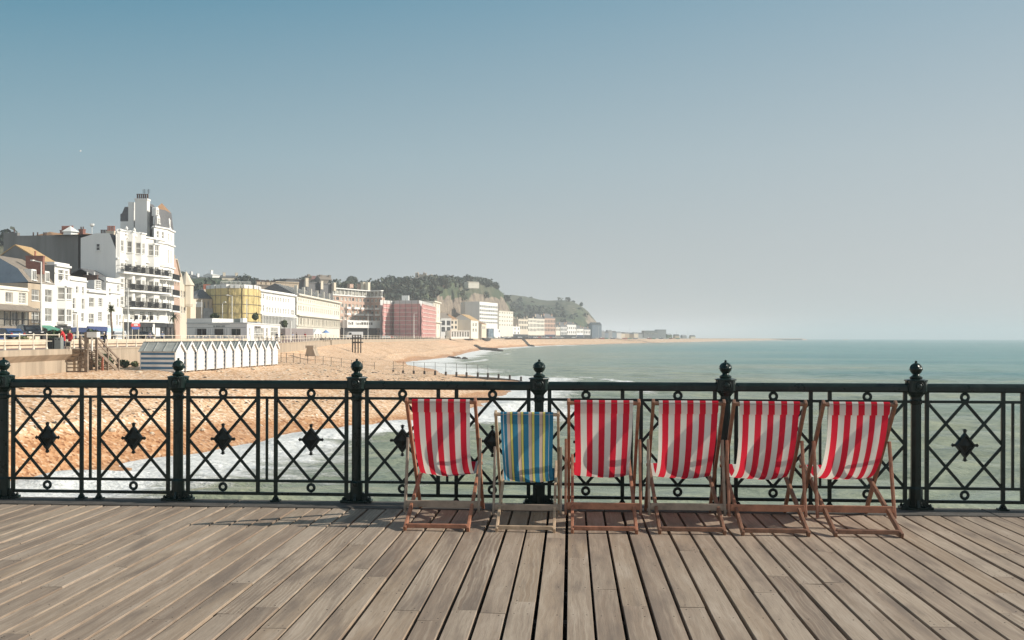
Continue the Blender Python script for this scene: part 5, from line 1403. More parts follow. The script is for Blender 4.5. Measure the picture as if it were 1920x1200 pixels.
def cafe():
    root = thing('beach_cafe', 'low flat roofed grey and white cafe with three dark windows on the promenade', 'cafe', P(420,172,PROM))
    fr = Fr(P(350,172), P(463,168)); z1 = fr.z(430,605); z2 = fr.z(370,597)
    rects = [fr.rect(368,387,616,629)+('casement','pane_dark'), fr.rect(401,419,616,629)+('plain','pane_dark'), fr.rect(433,451,616,629)+('casement','pane_dark')]
    w = MB(); facade_grid(w, fr.p, 0, fr.len, PROM, z1, rects, .18)
    us = fr.u(398); w.obox(fr.p(0,-9,z1), fr.U*us, fr.N*9, (0,0,z2-z1))
    fe = Fr(P(463,168), P(525,194)); r2 = [fe.rect(467,469.5,615,628), fe.rect(476,495,615,636)+('four','pane_pale'), fe.rect(499,502,615,632), fe.rect(507,521,614,630)+('four','pane_pale')]
    ze = z1
    facade_grid(w, fe.p, 0, fe.len, PROM, ze, r2, .18)
    far_l = fr.p(0,-30,0)
    w.quad(fr.p(0,-14,PROM), fr.p(0,0,PROM), fr.p(0,0,z1), fr.p(0,-14,z1))
    w.build('wall', 'render_white', root); put_windows(root, fr, rects, 'casement', pane='pane_dark', frame='frame_grey', inset=.14); put_windows(root, fe, r2, inset=.14)
    m = MB(); pls = [fr.p(0,0,z1), fr.p(fr.len,0,z1), fe.p(fe.len,0,z1), fe.p(fe.len,-14,z1), fr.p(0,-14,z1)]; m.add(pls, [(0,1,2,3,4)])
    m.obox(fr.p(0,.12,z1-.18), fr.U*(fr.len+.1), -fr.N*.12, (0,0,.22)); m.obox(fe.p(0,.12,z1-.18), fe.U*fe.len, -fe.N*.12, (0,0,.22)); m.build('roof', 'render_pale_grey', root)
    p = MB()
    for px in (366,390,394,399,421,425,431): p.obox(fr.p(fr.u(px),.003,PROM+.3), fr.U*.06, fr.N*.03, (0,0,z1-PROM-1.3))
    p.obox(fr.p(.1,.003,fr.z(410,614.4)), fr.U*(fr.len-.3), fr.N*.03, (0,0,.06)); p.obox(fr.p(fr.u(390),.003,fr.z(410,609)), fr.U*(fr.u(431)-fr.u(390)), fr.N*.04, (0,0,.05)); p.build('panel_joint', 'lead_grey', root)
    l = MB(); u = fr.u(400.3)
    for i, wd in enumerate((.12,.16,0,.14,.2,.2,.2,.16,0,.2,.26,.2)):
        if wd: l.obox(fr.p(u,.01,fr.z(410,613.3)), fr.U*wd*.75, fr.N*.04, (0,0,.27))
        u += wd+.03 if wd else .12
    l.build('sign_lettering', 'bin_grey', root)
    l = MB(); u = fe.u(477)
    for wd in (.5,.4,.2,.6,.5,.2,.5,.6,.4): l.obox(fe.p(u,.01,fe.z(486,615)), fe.U*wd*.6, fe.N*.05, (0,0,.3)); u += wd+.1
    l.build('sign_lettering', 'letter', root)
    for nm, x0, x1, y0, d, mt in (('roof_hut', 424,450,597.5,176,'bin_grey'), ('roof_hut', 450,456,596.5,175,'render_white'), ('roof_planter', 400,422,601,174,'leaf_dark'), ('roof_screen', 456,482,603,182,'lead_grey')):
        f = Fr(P(x0,d), P(x1,d)); q = MB(); q.obox(f.p(0,-2.5,z1), f.U*f.len, f.N*2.5, (0,0,f.z((x0+x1)/2,y0)-z1)); q.build(nm, mt, root)
    # white fence panels and terrace screens in front of the cafe
    for i, (x0, x1, y0) in enumerate(((357,372,631), (392,413,631), (425,440,631), (448,455,631), (381,390,632))):
        f = Fr(P(x0,150), P(x1,150)); q = MB(); q.obox(f.p(0,-.1,PROM), f.U*f.len, f.N*.1, (0,0,f.z(x0,y0)-PROM)); 
        for k in range(3): q.obox(f.p(f.len*k/2-.06,-.14,PROM), f.U*.12, f.N*.2, (0,0,f.z(x0,y0)-PROM+.18))
        tag(q.build('terrace_screen', 'render_white', at=f.p(0,0,PROM)), ['widest gap white screen panel at the left below the cafe', 'broad white screen panel below the middle cafe window', 'white screen panel below the right cafe window', 'narrow white screen panel by the cafe corner', 'small white screen panel left of the cafe sign'][i], 'screen', 'white screen panels in front of the cafe')
    f = Fr(P(535,232), P(587,236)); q = MB(); z_ = f.z(560,616); q.obox(f.p(0,-3,PROM+.3), f.U*f.len, f.N*3, (0,0,z_-PROM-.3)); hb = q.build('hoarding', 'hoard_grey', at=f.p(0,0,PROM)); tag(hb, 'long blank grey brown hoarding in front of the cream terrace', 'hoarding')
    root = thing('gazebo', 'white arched pavilion beside the grey hoarding', 'pavilion', P(594,240,PROM))
    f = Fr(P(587,238), P(602,242)); q = MB()
    for i in range(4): q.bar(f.p(f.len*i/3,0,PROM), f.p(f.len*i/3,0,f.z(594,625)), .25, .25)
    q.build('post', 'render_white', root); q = MB()
    q.extrude([f.p(f.len*t, .2, f.z(594,626)+1.2*math.sin(math.pi*t)) for t in np.linspace(0,1,11)], -f.N*3); q.build('roof', 'render_white', root)
    def parasol(px, d, py, mt, lab):
        r = thing('parasol', lab, 'parasol', P(px,d,PROM)); c = P(px,d,0); z = ZP(px,py,d)
        q = MB(); q.tube((c.x,c.y,PROM), (c.x,c.y,z), .05, 6); q.build('pole', 'lamp_white', r)
        q = MB(); q.lathe((c.x,c.y,z-.9), [(.95,0),(.92,.06),(.45,.4),(.04,.7)], 8); q.build('canopy', mt, r)
    parasol(611, 235, 617, 'tarp_blue', 'blue parasol in front of the cream terrace')
    # tables outside
    for i, (px, d) in enumerate(((497,172), (505,176), (512,182), (587,212), (594,216), (601,218), (608,222))):
        r = thing('cafe_table', 'small dark terrace table set outside the cafe', 'table', P(px,d,PROM), 'dark tables outside the cafe'); c = P(px,d,PROM)
        q = MB(); q.obox(c+Vector((-.55,-.55,.72)), (1.1,0,0), (0,1.1,0), (0,0,.05)); q.build('table_top', 'timber_dark', r)
        for dx in (-.9,.9):
            q = MB(); q.obox(c+Vector((dx-.2,-.2,.42)), (.4,0,0), (0,.4,0), (0,0,.05)); q.obox(c+Vector((dx+(.18 if dx > 0 else -.22),-.2,.45)), (.05,0,0), (0,.4,0), (0,0,.5))
            for a in (-.17,.17):
                for b in (-.17,.17): q.tube(c+Vector((dx+a,b,0)), c+Vector((dx+a,b,.43)), .025, 4)
            tag(q.build('cafe_chair', 'timber_dark', at=c+Vector((dx,0,0))), 'small dark chair at an outdoor cafe table', 'chair', 'dark chairs outside the cafe')
        for a in (-.4,.4):
            for b in (-.4,.4):
                q = MB(); q.tube(c+Vector((a,b,0)), c+Vector((a,b,.72)), .03, 5); q.build('leg', 'timber_dark', r)
cafe()

# ---- far end of the bay
def far_town():
    def simple(lab, x0, d0, x1, d1, y1, mt, wins=None, depth=10, roof=None, name='seafront_house', pane='pane_dark', style='plain', z0=.6, rt='slate', rz=2.5, w=1.6, frame='frame_grey'):
        A, B = P(x0,d0), P(x1,d1); f = Fr(A, B); m = (x0+x1)/2; z1 = f.z(m, y1); W_ = []
        if wins:
            n, rows = wins; n = n+2 if d0 > 930 else n
            for ya, yb in rows:
                for i in range(n): u = f.len*(i+.5)/n; W_.append((u-min(w, f.len/n*.7)/2, u+min(w, f.len/n*.7)/2, f.z(m, yb), f.z(m, ya), style, pane))
        r, f = building(name, lab, A, B, depth, z1, W_, mt, z0=z0, far=True, roof=roof, frame=frame, cornice=[(z1-.25,.3,.3)], cat='building' if 'block' in name or 'hotel' in name else 'house')
        if d0 > 860 and mt != 'blue_grey_board' and 'gallery' not in name:
            for q in (.08, .82): chimney(r, f.p(f.len*q,-3,z1), .9, 1.3, 1.5 if not roof else rz*.8, f, 'brick_pink' if int(x0) % 2 else 'render_stone', 3, 'pot_red', .6)
            shopfront(r, f, .2, f.len-.2, z0, z0+3.6, ('shop_dark','shop_navy','render_stone','shop_dark')[int(x0) % 4], n=3)
        if roof == 'gable': gable_roof(r, f, 0, f.len, depth, z1, z1+rz, rt, wall=mt)
        if roof == 'hip': hip_roof(r, f, 0, f.len, depth, z1, z1+rz, rt)
        return r, f
    r, f = simple('grey gabled house with stacked dark balconies under the cliff', 826, 560, 846, 566, 597, 'render_pale_grey', (2, [(601,610), (613,622)]), roof='gable', rz=3, pane='pane_dark', w=3.2, rt='slate_warm')
    r, f = simple('pale house with a brown hipped roof under the rock face', 838, 590, 858, 596, 599, 'render_stone', (3, [(602,607), (611,616)]), roof='hip', rt='tile_brown', rz=3.4, pane='pane_dark', depth=14)
    r, f = simple('long low glazed white pavilion in front of the gabled houses', 846, 545, 880, 552, 620, 'render_white', (7, [(622,631)]), pane='pane', depth=6)
    # tan roofed house: grey side to us, lit front
    A, B = P(883,600), P(897,622); fr = Fr(A, B); z1 = fr.z(888,600)
    r, fr = building('seafront_house', 'tall house with bright tan roof in front of the white tower block', A, B, 12, z1, [fr.rect(886,889,606,612), fr.rect(891,894,606,612), fr.rect(886,889,616,622), fr.rect(891,894,616,622)], 'render_cream', z0=.6, far=True, roof='g')
    gable_roof(r, fr, 0, fr.len, 12, z1, fr.z(884,589), 'tile_tan', wall='render_pale_grey')
    A, B = P(903,640), P(912,662); fr = Fr(A, B); z1 = fr.z(906,607)
    r, fr = building('seafront_house', 'narrow house with brown roof right of the tan roofed one', A, B, 12, z1, [fr.rect(904.5,907,612,617), fr.rect(908,910,612,617)], 'render_stone', z0=.6, far=True, roof='g')
    gable_roof(r, fr, 0, fr.len, 12, z1, fr.z(903,600), 'tile_brown', wall='render_stone')
    # white tower block
    r = thing('tower_block', 'white seven storey tower block with ribbon windows below the cliff', 'building', P(910,770,.6))
    A, B = P(899,762), P(933,800); fr = Fr(A, B); z1 = fr.z(915,567); w = MB(); rects = []
    ys = [(573,577.5), (580.8,585), (588.3,592.3), (595.7,599.5), (603,606.5)]
    for ya, yb in ys:
        for i in range(10): rects.append((fr.len*(i+.08)/10, fr.len*(i+.92)/10, fr.z(915,yb), fr.z(915,ya), 'plain', 'pane'))
    facade_grid(w, fr.p, 0, fr.len, .6, z1, rects, .25); fs_ = Fr(P(863.5,775), P(892,768)); zs = fs_.z(880,566.5)
    w.obox(fs_.p(0,-12,.6), fs_.U*fs_.len, fs_.N*12, (0,0,zs-.6)); w.obox(Vector(P(892,766,.6)), P(895.5,766)-P(892,766), LD(0,10)-LD(0,0), (0,0,zs+.4-.6)); w.quad(fr.p(0,-12,.6), fr.p(0,0,.6), fr.p(0,0,z1), fr.p(0,-12,z1))
    w.build('wall', 'render_white', r); put_windows(r, fr, rects, 'plain', pane='pane', far=True, inset=.2)
    m = MB(); m.quad(fr.p(0,0,z1), fr.p(fr.len,0,z1), fr.p(fr.len,-14,z1), fr.p(0,-14,z1)); m.build('roof', 'lead_grey', r)
    m = MB(); m.obox(fs_.p(fs_.u(879.5),.02,fs_.z(885,577.5)), fs_.U*5, fs_.N*.2, (0,0,2.0)); m.build('louvre', 'lead_grey', r)
    m = MB(); f = Fr(P(916,755), P(926,765)); m.obox(f.p(0,-6,.6), f.U*f.len, f.N*6, (0,0,f.z(920,616)-.6)); m.build('entrance_block', 'pane_blue', r)
    # gridded block
    simple('white block with a grid of small square windows, right of the ribbon windowed tower', 935, 830, 962, 862, 583.5, 'render_cream', (6, [(585.5,588), (593,595.5), (600.5,603), (608,610.5)]), name='apartment_block', pane='pane_dark', w=2.0, style='plain')
    simple('low white terrace below the ribbon windowed tower', 922, 790, 938, 806, 617, 'render_white', (4, [(619,623)]), w=2)
    simple('dark glass and white modern block', 945, 880, 961, 892, 605, 'lead_dark', (3, [(607,610), (613,617), (621,625)]), name='modern_block', pane='pane_blue', w=4, frame='render_white')
    simple('white rendered box with small windows left of the tan houses', 956, 892, 975, 912, 612, 'render_white', (3, [(615,618), (622,626)]), w=2)
    simple('wide tan seafront house with dark bay windows', 972, 940, 990, 960, 598.5, 'render_stone', (4, [(602,607), (611,617)]), pane='pane_dark', w=2.2)
    simple('cream seafront house with tall narrow windows', 990, 962, 1006, 980, 597, 'render_cream', (4, [(600,604), (607,613), (616,621)]), pane='pane_dark', w=1.6)
    simple('pale cream seafront house with a mansard roof', 1006, 985, 1021, 1000, 598, 'render_cream', (4, [(601,605), (608,613), (616,620)]), w=1.6, roof='hip', rz=5)
    simple('orange brick seafront building with tall windows', 1021, 1003, 1041, 1020, 597, 'brick_pink', (5, [(600,605), (608,613), (616,621)]), name='brick_block', w=1.6, roof='hip', rz=5)
    simple('small white gabled house right of the orange brick building', 1042, 1025, 1050, 1035, 613.5, 'render_cream', (2, [(616,620)]), roof='gable', rz=2)
    simple('grey stone house with slate roof at the far end', 1051, 1050, 1064, 1062, 613, 'render_pale_grey', (3, [(616,620), (623,627)]), roof='gable', rz=5)
    simple('white double gabled house at the far end', 1063, 1066, 1080, 1080, 609, 'render_white', (3, [(613,617), (621,625)]), roof='gable', rz=3)
    simple('white rendered far house with grey roof', 1081, 1090, 1094, 1104, 617, 'render_white', (3, [(620,624)]), roof='gable', rz=4)
    simple('small grey cottage at the foot of the far headland', 1095, 1110, 1107, 1122, 618, 'render_pale_grey', (2, [(621,625)]), roof='gable', rz=3)
    simple('dark tall net shed under the headland', 1110, 1190, 1128, 1194, 609, 'blue_grey_board', None, roof='gable', rz=3, rt='lead_dark', name='net_shed')
    simple('low dark gallery building with stepped roof on the far beach', 1208, 1300, 1234, 1304, 620, 'lead_grey', (5, [(623,627)]), name='gallery_block', w=4, pane='pane_pale', frame='lead_grey')
    simple('upper box of the low gallery building', 1233, 1306, 1249, 1309, 618, 'lead_grey', None, name='gallery_block')
    # low clutter of huts, each its own
    cl = [(1130,1200,622,'lead_grey'), (1137,1206,624,'blue_grey_board'), (1144,1212,621,'lead_grey'), (1152,1218,623,'blue_grey_board'), (1161,1222,624,'render_pale_grey'), (1168,1230,625,'render_stone'), (1176,1236,625,'render_tan'), (1184,1244,626,'timber_grey'), (1193,1250,625,'render_stone'), (1201,1262,626,'lead_grey'), (1256,1330,628,'leaf_mid'), (1270,1350,629,'render_tan'), (1284,1370,630,'lead_grey'), (1300,1400,630.5,'render_stone')]
    for i, (px, d, py, mt) in enumerate(cl):
        f = Fr(P(px-4.5,d), P(px+4,d+3)); z1 = f.z(px,py); z0 = .2
        r = thing('beach_hut', 'small far fishing hut on the shingle below the headland', 'hut', f.p(0,0,z0), 'far fishing huts')
        q = MB(); q.obox(f.p(0,-5,z0), f.U*f.len, f.N*5, (0,0,z1-z0)); q.build('wall', mt, r); gable_roof(r, f, 0, f.len, 5, z1, z1+1.6, 'slate' if i % 2 else 'lead_grey')
    for i in range(26):
        px = 1116+i*7.2+rng.uniform(-3,3); d = 1180+i*9; b = P(px,d,-.2); q = MB(); h = rng.uniform(6,15)
        q.tube(b, b+Vector((0,0,h)), .13, 5, r2=.08)
        tag(q.build('mast', 'lamp_white' if i % 3 else 'frame_grey', at=b), 'thin far pole among the fishing huts', 'pole', 'thin poles among the far huts')
    for i in range(16):
        px = 1105+i*11+rng.uniform(-3,3); d = 1120+i*14; b = P(px,d,0); zb = beach_z((px-960)/F*d, d)
        if (px-960)/F*d > lw(d): zb = -1.0
        b.z = -.35
        r = thing('fishing_boat', 'small far fishing boat drawn up on the shingle', 'boat', b, 'far boats on the shingle'); q = MB()
        n = 9; rows = []
        for k in range(n):
            t = k/(n-1)*2-1; wdt = .95*(1-abs(t)**2.4)+.06; zz = .25*t*t
            rows.append([b+Vector((t*3.2, -wdt, 1.2+zz)), b+Vector((t*3.1, -wdt*.6, .35+zz)), b+Vector((t*2.9, 0, .05+zz)), b+Vector((t*3.1, wdt*.6, .35+zz)), b+Vector((t*3.2, wdt, 1.2+zz))])
        for a, c in zip(rows[:-1], rows[1:]):
            for j in range(4): q.quad(a[j], c[j], c[j+1], a[j+1])
            q.quad(a[0], a[4], c[4], c[0])
        q.build('hull', ['car_blue','car_white','car_red','shop_green'][i % 4], r)
        if i % 2 == 0:
            q = MB(); q.obox(b+Vector((-1.6,-.55,1.2)), (1.3,0,0), (0,1.1,0), (0,0,1.2)); q.build('wheelhouse', 'frame_white', r)
    # harbour arm and the far foreshore end
    q = MB(); a, b2 = P(1428,3000), P(1502,3050); q.bar(a+Vector((0,0,-3.6)), b2+Vector((0,0,-3.9)), 14, 5.2); tag(q.build('harbour_arm', 'timber_dark', at=a), 'long low dark harbour arm reaching out to sea on the horizon', 'breakwater')
    q = MB(); a = P(1585,3300)
    for k in range(5): q.lathe(a+Vector((k*4-8, 0, SEA-1)), [(3.4,0),(2.8,1.6),(1.3,2.8+k % 2)], 7)
    tag(q.build('rock', 'concrete_pale', at=a), 'small pale rock breaking the horizon right of the harbour arm', 'rock')
far_town()
# ------------------------------------------------------------------ hills
def fbm(x, y, s=1.0):
    v = 0; a = 1.0
    for k in range(4):
        v += a*math.sin(x*s*(1.7**k)+1.3*k+1.7*math.sin(y*s*.8*(1.7**k)+k*2.1))*math.cos(y*s*(1.6**k)*.9+k); a *= .55
    return v*.5
HG = {}
def hill(name, prof, d0f, front, back, rockf, grassf, steep=1.6, base=.0, amp=2.0, nx=150, ny=40):
    """prof: photo outline of the crest; d0f: distance of the crest; front/back: depth of the slopes"""
    xs = np.linspace(prof[0][0], prof[-1][0], nx); py = np.interp(xs, [p[0] for p in prof], [p[1] for p in prof])
    vs = []; rk = []; gs = []; ts = np.linspace(-1, 1, ny)
    tab = []
    for px, y in zip(xs, py):
        d0 = d0f(px); L = (px-960)/F*d0; H = ZP(px, y, d0)-base; row = []
        for t in ts:
            fr_ = front(px) if callable(front) else front
            if t <= 0:
                s = steep(px) if callable(steep) else steep
                h = 1-abs(t)**s; d = d0+t*fr_
            else: h = math.cos(t*math.pi/2)**.7; d = d0+t*back
            z = base-1+(H+1)*max(0, h)
            z += amp*fbm(L*.35, d*.35, .22)*max(0, min(1, h*1.6))*(1 if abs(t) > .06 else .35)
            row.append((L, d, z)); vs.append(tuple(LD(L, d, z)))
            rk.append(rockf(px, -t, h)); gs.append(grassf(px, -t, h))
        tab.append(row)
    fs = [(i*ny+j, (i+1)*ny+j, (i+1)*ny+j+1, i*ny+j+1) for i in range(nx-1) for j in range(ny-1)]
    me = bpy.data.meshes.new(name); me.from_pydata(vs, [], fs); me.materials.append(M['hill_ground'])
    for nm, arr in (('rock', rk), ('grass', gs)):
        a = me.attributes.new(nm, 'FLOAT', 'POINT'); a.data.foreach_set('value', [float(v) for v in arr])
    me.polygons.foreach_set('use_smooth', [True]*len(fs)); me.update()
    if sum(p.normal.z for p in me.polygons) < 0: me.flip_normals()
    o = link(name, me); tag(o, kind='structure'); HG[name] = tab; return o
def bell(x, a, b, s): return 1/(1+math.exp(-(x-a)/s))-1/(1+math.exp(-(x-b)/s))
# wooded castle hill
cp = [(560,562),(590,552),(625,546),(655,543),(690,535),(720,531),(760,528),(800,527),(830,531),(860,531),(885,530),(905,532),(920,536),(934,544),(944,553),(951,566),(958,580),(966,592),(980,606),(1000,622)]
def crock(px, t, h): 
    c = bell(px, 822, 884, 6)*(1 if .08 < t*1.0 and h < .72 else 0)*1.0
    c = max(c, bell(px, 884, 965, 5)*(.95 if h < .80 else 0))
    c = max(c, bell(px, 935, 1000, 5)*(.8 if h < .9 else 0)); return c
def cgrass(px, t, h): return max(bell(px, 886, 902, 3)*.9, bell(px, 860, 930, 6)*(.7 if h > .8 else 0), bell(px, 908, 930, 4)*.55)
hill('castle_hill', cp, lambda px: 715+max(0, px-805)*2.0, lambda px: 105 if px < 810 else 105-60*min(1, (px-810)/50), 160, crock, cgrass, lambda px: 1.5 if px < 815 else 1.5+3.2*min(1, (px-815)/40), base=1.0, amp=2.6)
# hill with houses behind the hotel
wp = [(300,560),(330,533),(345,528),(375,524),(395,523),(420,524),(450,528),(480,534),(520,540),(560,536),(600,535),(640,540),(665,548),(690,560)]
hill('west_hill', wp, lambda px: 560, 190, 140, lambda *a: 0, lambda px, t, h: .22, 1.4, base=1.0, amp=2.0, nx=90)
hill('left_hill', [(-60,475),(-20,458),(8,449),(30,447),(60,455),(100,480),(140,520)], lambda px: 330, 90, 80, lambda *a: 0, lambda px, t, h: .62, 1.3, base=1.0, amp=2, nx=40)
# far headland
ep = [(930,552),(945,552),(960,553.5),(985,556),(1000,559),(1025,563),(1045,563.5),(1060,564.5),(1075,569),(1085,575),(1094,581),(1102,588),(1108,595),(1114,602),(1118,609),(1121,618),(1124,628),(1127,634)]
def erock(px, t, h): return max(bell(px, 1085, 1140, 8)*(.86 if h < .86 else .3), bell(px, 1040, 1085, 8)*(.5 if .55 < h < .85 else .12))
def egrass(px, t, h): return .62 if h > .82 else (.35+.25*math.sin(px*.06+t*4))
hill('east_hill', ep, lambda px: 1420-max(0, px-1060)*.8, lambda px: 330-260*min(1, max(0, (px-1040)/80)), 300, erock, egrass, lambda px: 1.15+1.6*min(1, max(0, (px-1040)/80)), base=.3, amp=4, nx=120)

# ------------------------------------------------------------------ woods and trees
def woods():
    rg = random.Random(5); m = MB()
    def scatter(tab, n, ok, r0, r1, size, nl):
        c = 0
        while c < n:
            i = rg.randrange(len(tab)); j = rg.randrange(len(tab[0])//2+3)
            L, d, z = tab[i][j]; px = 960+L/d*F
            if rg.random() > ok(px, j/(len(tab[0])/2), z): c += .2; continue
            r = rg.uniform(r0, r1); p = LD(L+rg.uniform(-3,3), d+rg.uniform(-4,4), z+r*.45)
            m.leaves(p, (r, r, r*.9), int(nl*(r/r1)), size*rg.uniform(.8,1.2), rg, m=0 if rg.random() < .62 else 1, shell=.45)
            c += 1
    tab = HG['castle_hill']
    scatter(tab, 620, lambda px, t, z: (0 if (762 < px < 806 and t > .80) or (738 < px < 756 and t > .85) or (648 < px < 672 and t > .9) else 1) if px < 818 else (.9 if (px < 946 and z > ZP(px, 541, 715+max(0, px-805)*2.0)) else .10), 2.2, 4.6, .85, 85)
    scatter(HG['west_hill'], 330, lambda px, t, z: 0 if (t > .72 and (348 < px < 387 or 388 < px < 452 or 574 < px < 626)) else .9, 2.0, 4.0, .75, 70)
    scatter(HG['left_hill'], 60, lambda px, t, z: .7, 2.0, 4.0, .7, 60)
    scatter(HG['east_hill'], 230, lambda px, t, z: .9 if px < 1060 and t < .70 else .06, 2.2, 4.6, 1.5, 30)
    tag(m.build('hillside_wood', ['wood_far_dark', 'wood_far_mid']), 'dark woodland covering the hills behind the town', None, None, 'stuff')
woods()
def far_tree(px, py_top, py_base, d, wpx, lab, seed, mts=('wood_far_dark','wood_far_mid')):
    rg = random.Random(seed); b = P(px, d, ZP(px, py_base, d)); h = ZP(px, py_top, d)-b.z; w = wpx/F*d/2
    r = thing('tree', lab, 'tree', b); t = MB(); t.tube(b-Vector((0,0,2)), b+Vector((0,0,h*.5)), .5, 7, r2=.25); t.build('trunk', 'trunk', r)
    c = MB(); c.leaves(b+Vector((0,0,h*.52)), (w*.86, w*.86, h*.44), 1500, .55, rg, nm=2, lump=.10, shell=.6); c.build('crown', list(mts), r)
far_tree(659, 517, 541, 690, 25, 'large rounded tree standing alone above the brick crescent', 1)
far_tree(808, 515, 531, 716, 18, 'rounded tree beside the castle ruin', 2, ('wood_far_mid','castle_stone'))
far_tree(831, 518, 534, 735, 20, 'dark bushy tree on the crest right of the castle ruin', 3)
def castle():
    r = thing('castle_ruin', 'ruined stone castle towers on the wooded hilltop', 'castle', W(790, 530, 709)); d = 709
    rg = random.Random(3)
    for x0, x1, y0, y1 in ((778.5,784,510,531), (785,793,512,533), (793,799,509.5,533), (799,803,516,533)):
        n = 9; A, B = P(x0,d), P(x1,d); f = Fr(A, B); m = MB(); top = [(f.len*i/n, f.z((x0+x1)/2, y0+rg.uniform(0,4)*(1 if 0 < i < n else .2))) for i in range(n+1)]
        zb = f.z(x0, y1+4); m.extrude([f.p(0,0,zb), f.p(f.len,0,zb)]+[f.p(u,0,z) for u, z in top[::-1]], -f.N*rg.uniform(1.5,4)); m.build('tower', 'castle_stone', r)
    A, B = P(764,d+2), P(779,d); f = Fr(A, B); m = MB(); zb = f.z(770,534); m.extrude([f.p(0,0,zb), f.p(f.len,0,zb), f.p(f.len,0,f.z(778,520)), f.p(f.len*.5,0,f.z(770,522)), f.p(0,0,f.z(765,526))], -f.N*2); m.build('wall', 'castle_stone', r)
castle()
def hill_houses():
    def hh(x0, x1, y0, y1, d, mt, lab, rt='slate', rz=1.5, ch=2):
        A, B = P(x0,d), P(x1,d+4); f = Fr(A, B); zb, z1 = f.z(x0,y1)-3, f.z((x0+x1)/2,y0); W_ = []
        n = max(2, int(f.len/4))
        for i in range(n): 
            for k in range(2):
                zz = z1-2.8-k*3.2
                if zz > zb+3: W_.append((f.len*(i+.3)/n, f.len*(i+.7)/n, zz, zz+1.6, 'plain'))
        r, f = building('hill_house', lab, A, B, 8, z1, W_, mt, z0=zb, far=True, roof='g', cat='house'); gable_roof(r, f, 0, f.len, 8, z1, z1+rz, rt, wall=mt)
        for k in range(ch): chimney(r, f.p(f.len*(.1+.75*k),-3,z1+.5), 1.0, 1.4, 2.0, f, mt, 0)
    hh(416, 447, 520, 531, 540, 'render_stone', 'pale terrace with chimneys on the hill above the yellow sheeting', 'slate', 1.2, 2)
    hh(398, 412, 515.5, 523, 552, 'render_white', 'white house at the top of the hill left of the pale terrace', 'render_pale_grey', .8, 1)
    hh(350, 362, 520, 527, 556, 'render_white', 'long white hillside house at the left of the wooded hill', 'slate', 1.5, 1)
    hh(363, 372, 518, 526, 557, 'render_pale_grey', 'grey white hillside house with a dark roof', 'slate', 1.4, 1)
    hh(374, 385, 522, 528, 548, 'render_white', 'white bungalow among hillside trees', 'slate', 1.3, 1)
    hh(391, 396, 523, 529, 544, 'render_cream', 'tiny cream house alone on the wooded slope', 'slate', 1.2, 0)
    hh(578, 598, 523, 534, 560, 'slate_warm', 'long house with dark red roof on the hill behind the flat blocks', 'tile_red', 2.0, 1)
    hh(600, 622, 524, 540, 556, 'slate_warm', 'gabled brown house behind the flat dark blocks', 'slate_warm', 2.6, 2)
    hh(741, 753, 526, 532, 705, 'render_stone', 'pale house half hidden in the wood left of the castle', 'slate_warm', 1.5, 0)
    hh(878, 898, 528.5, 533, 770, 'render_cream', 'long cream building on the grassy clifftop', 'render_stone', .4, 0)
hill_houses()

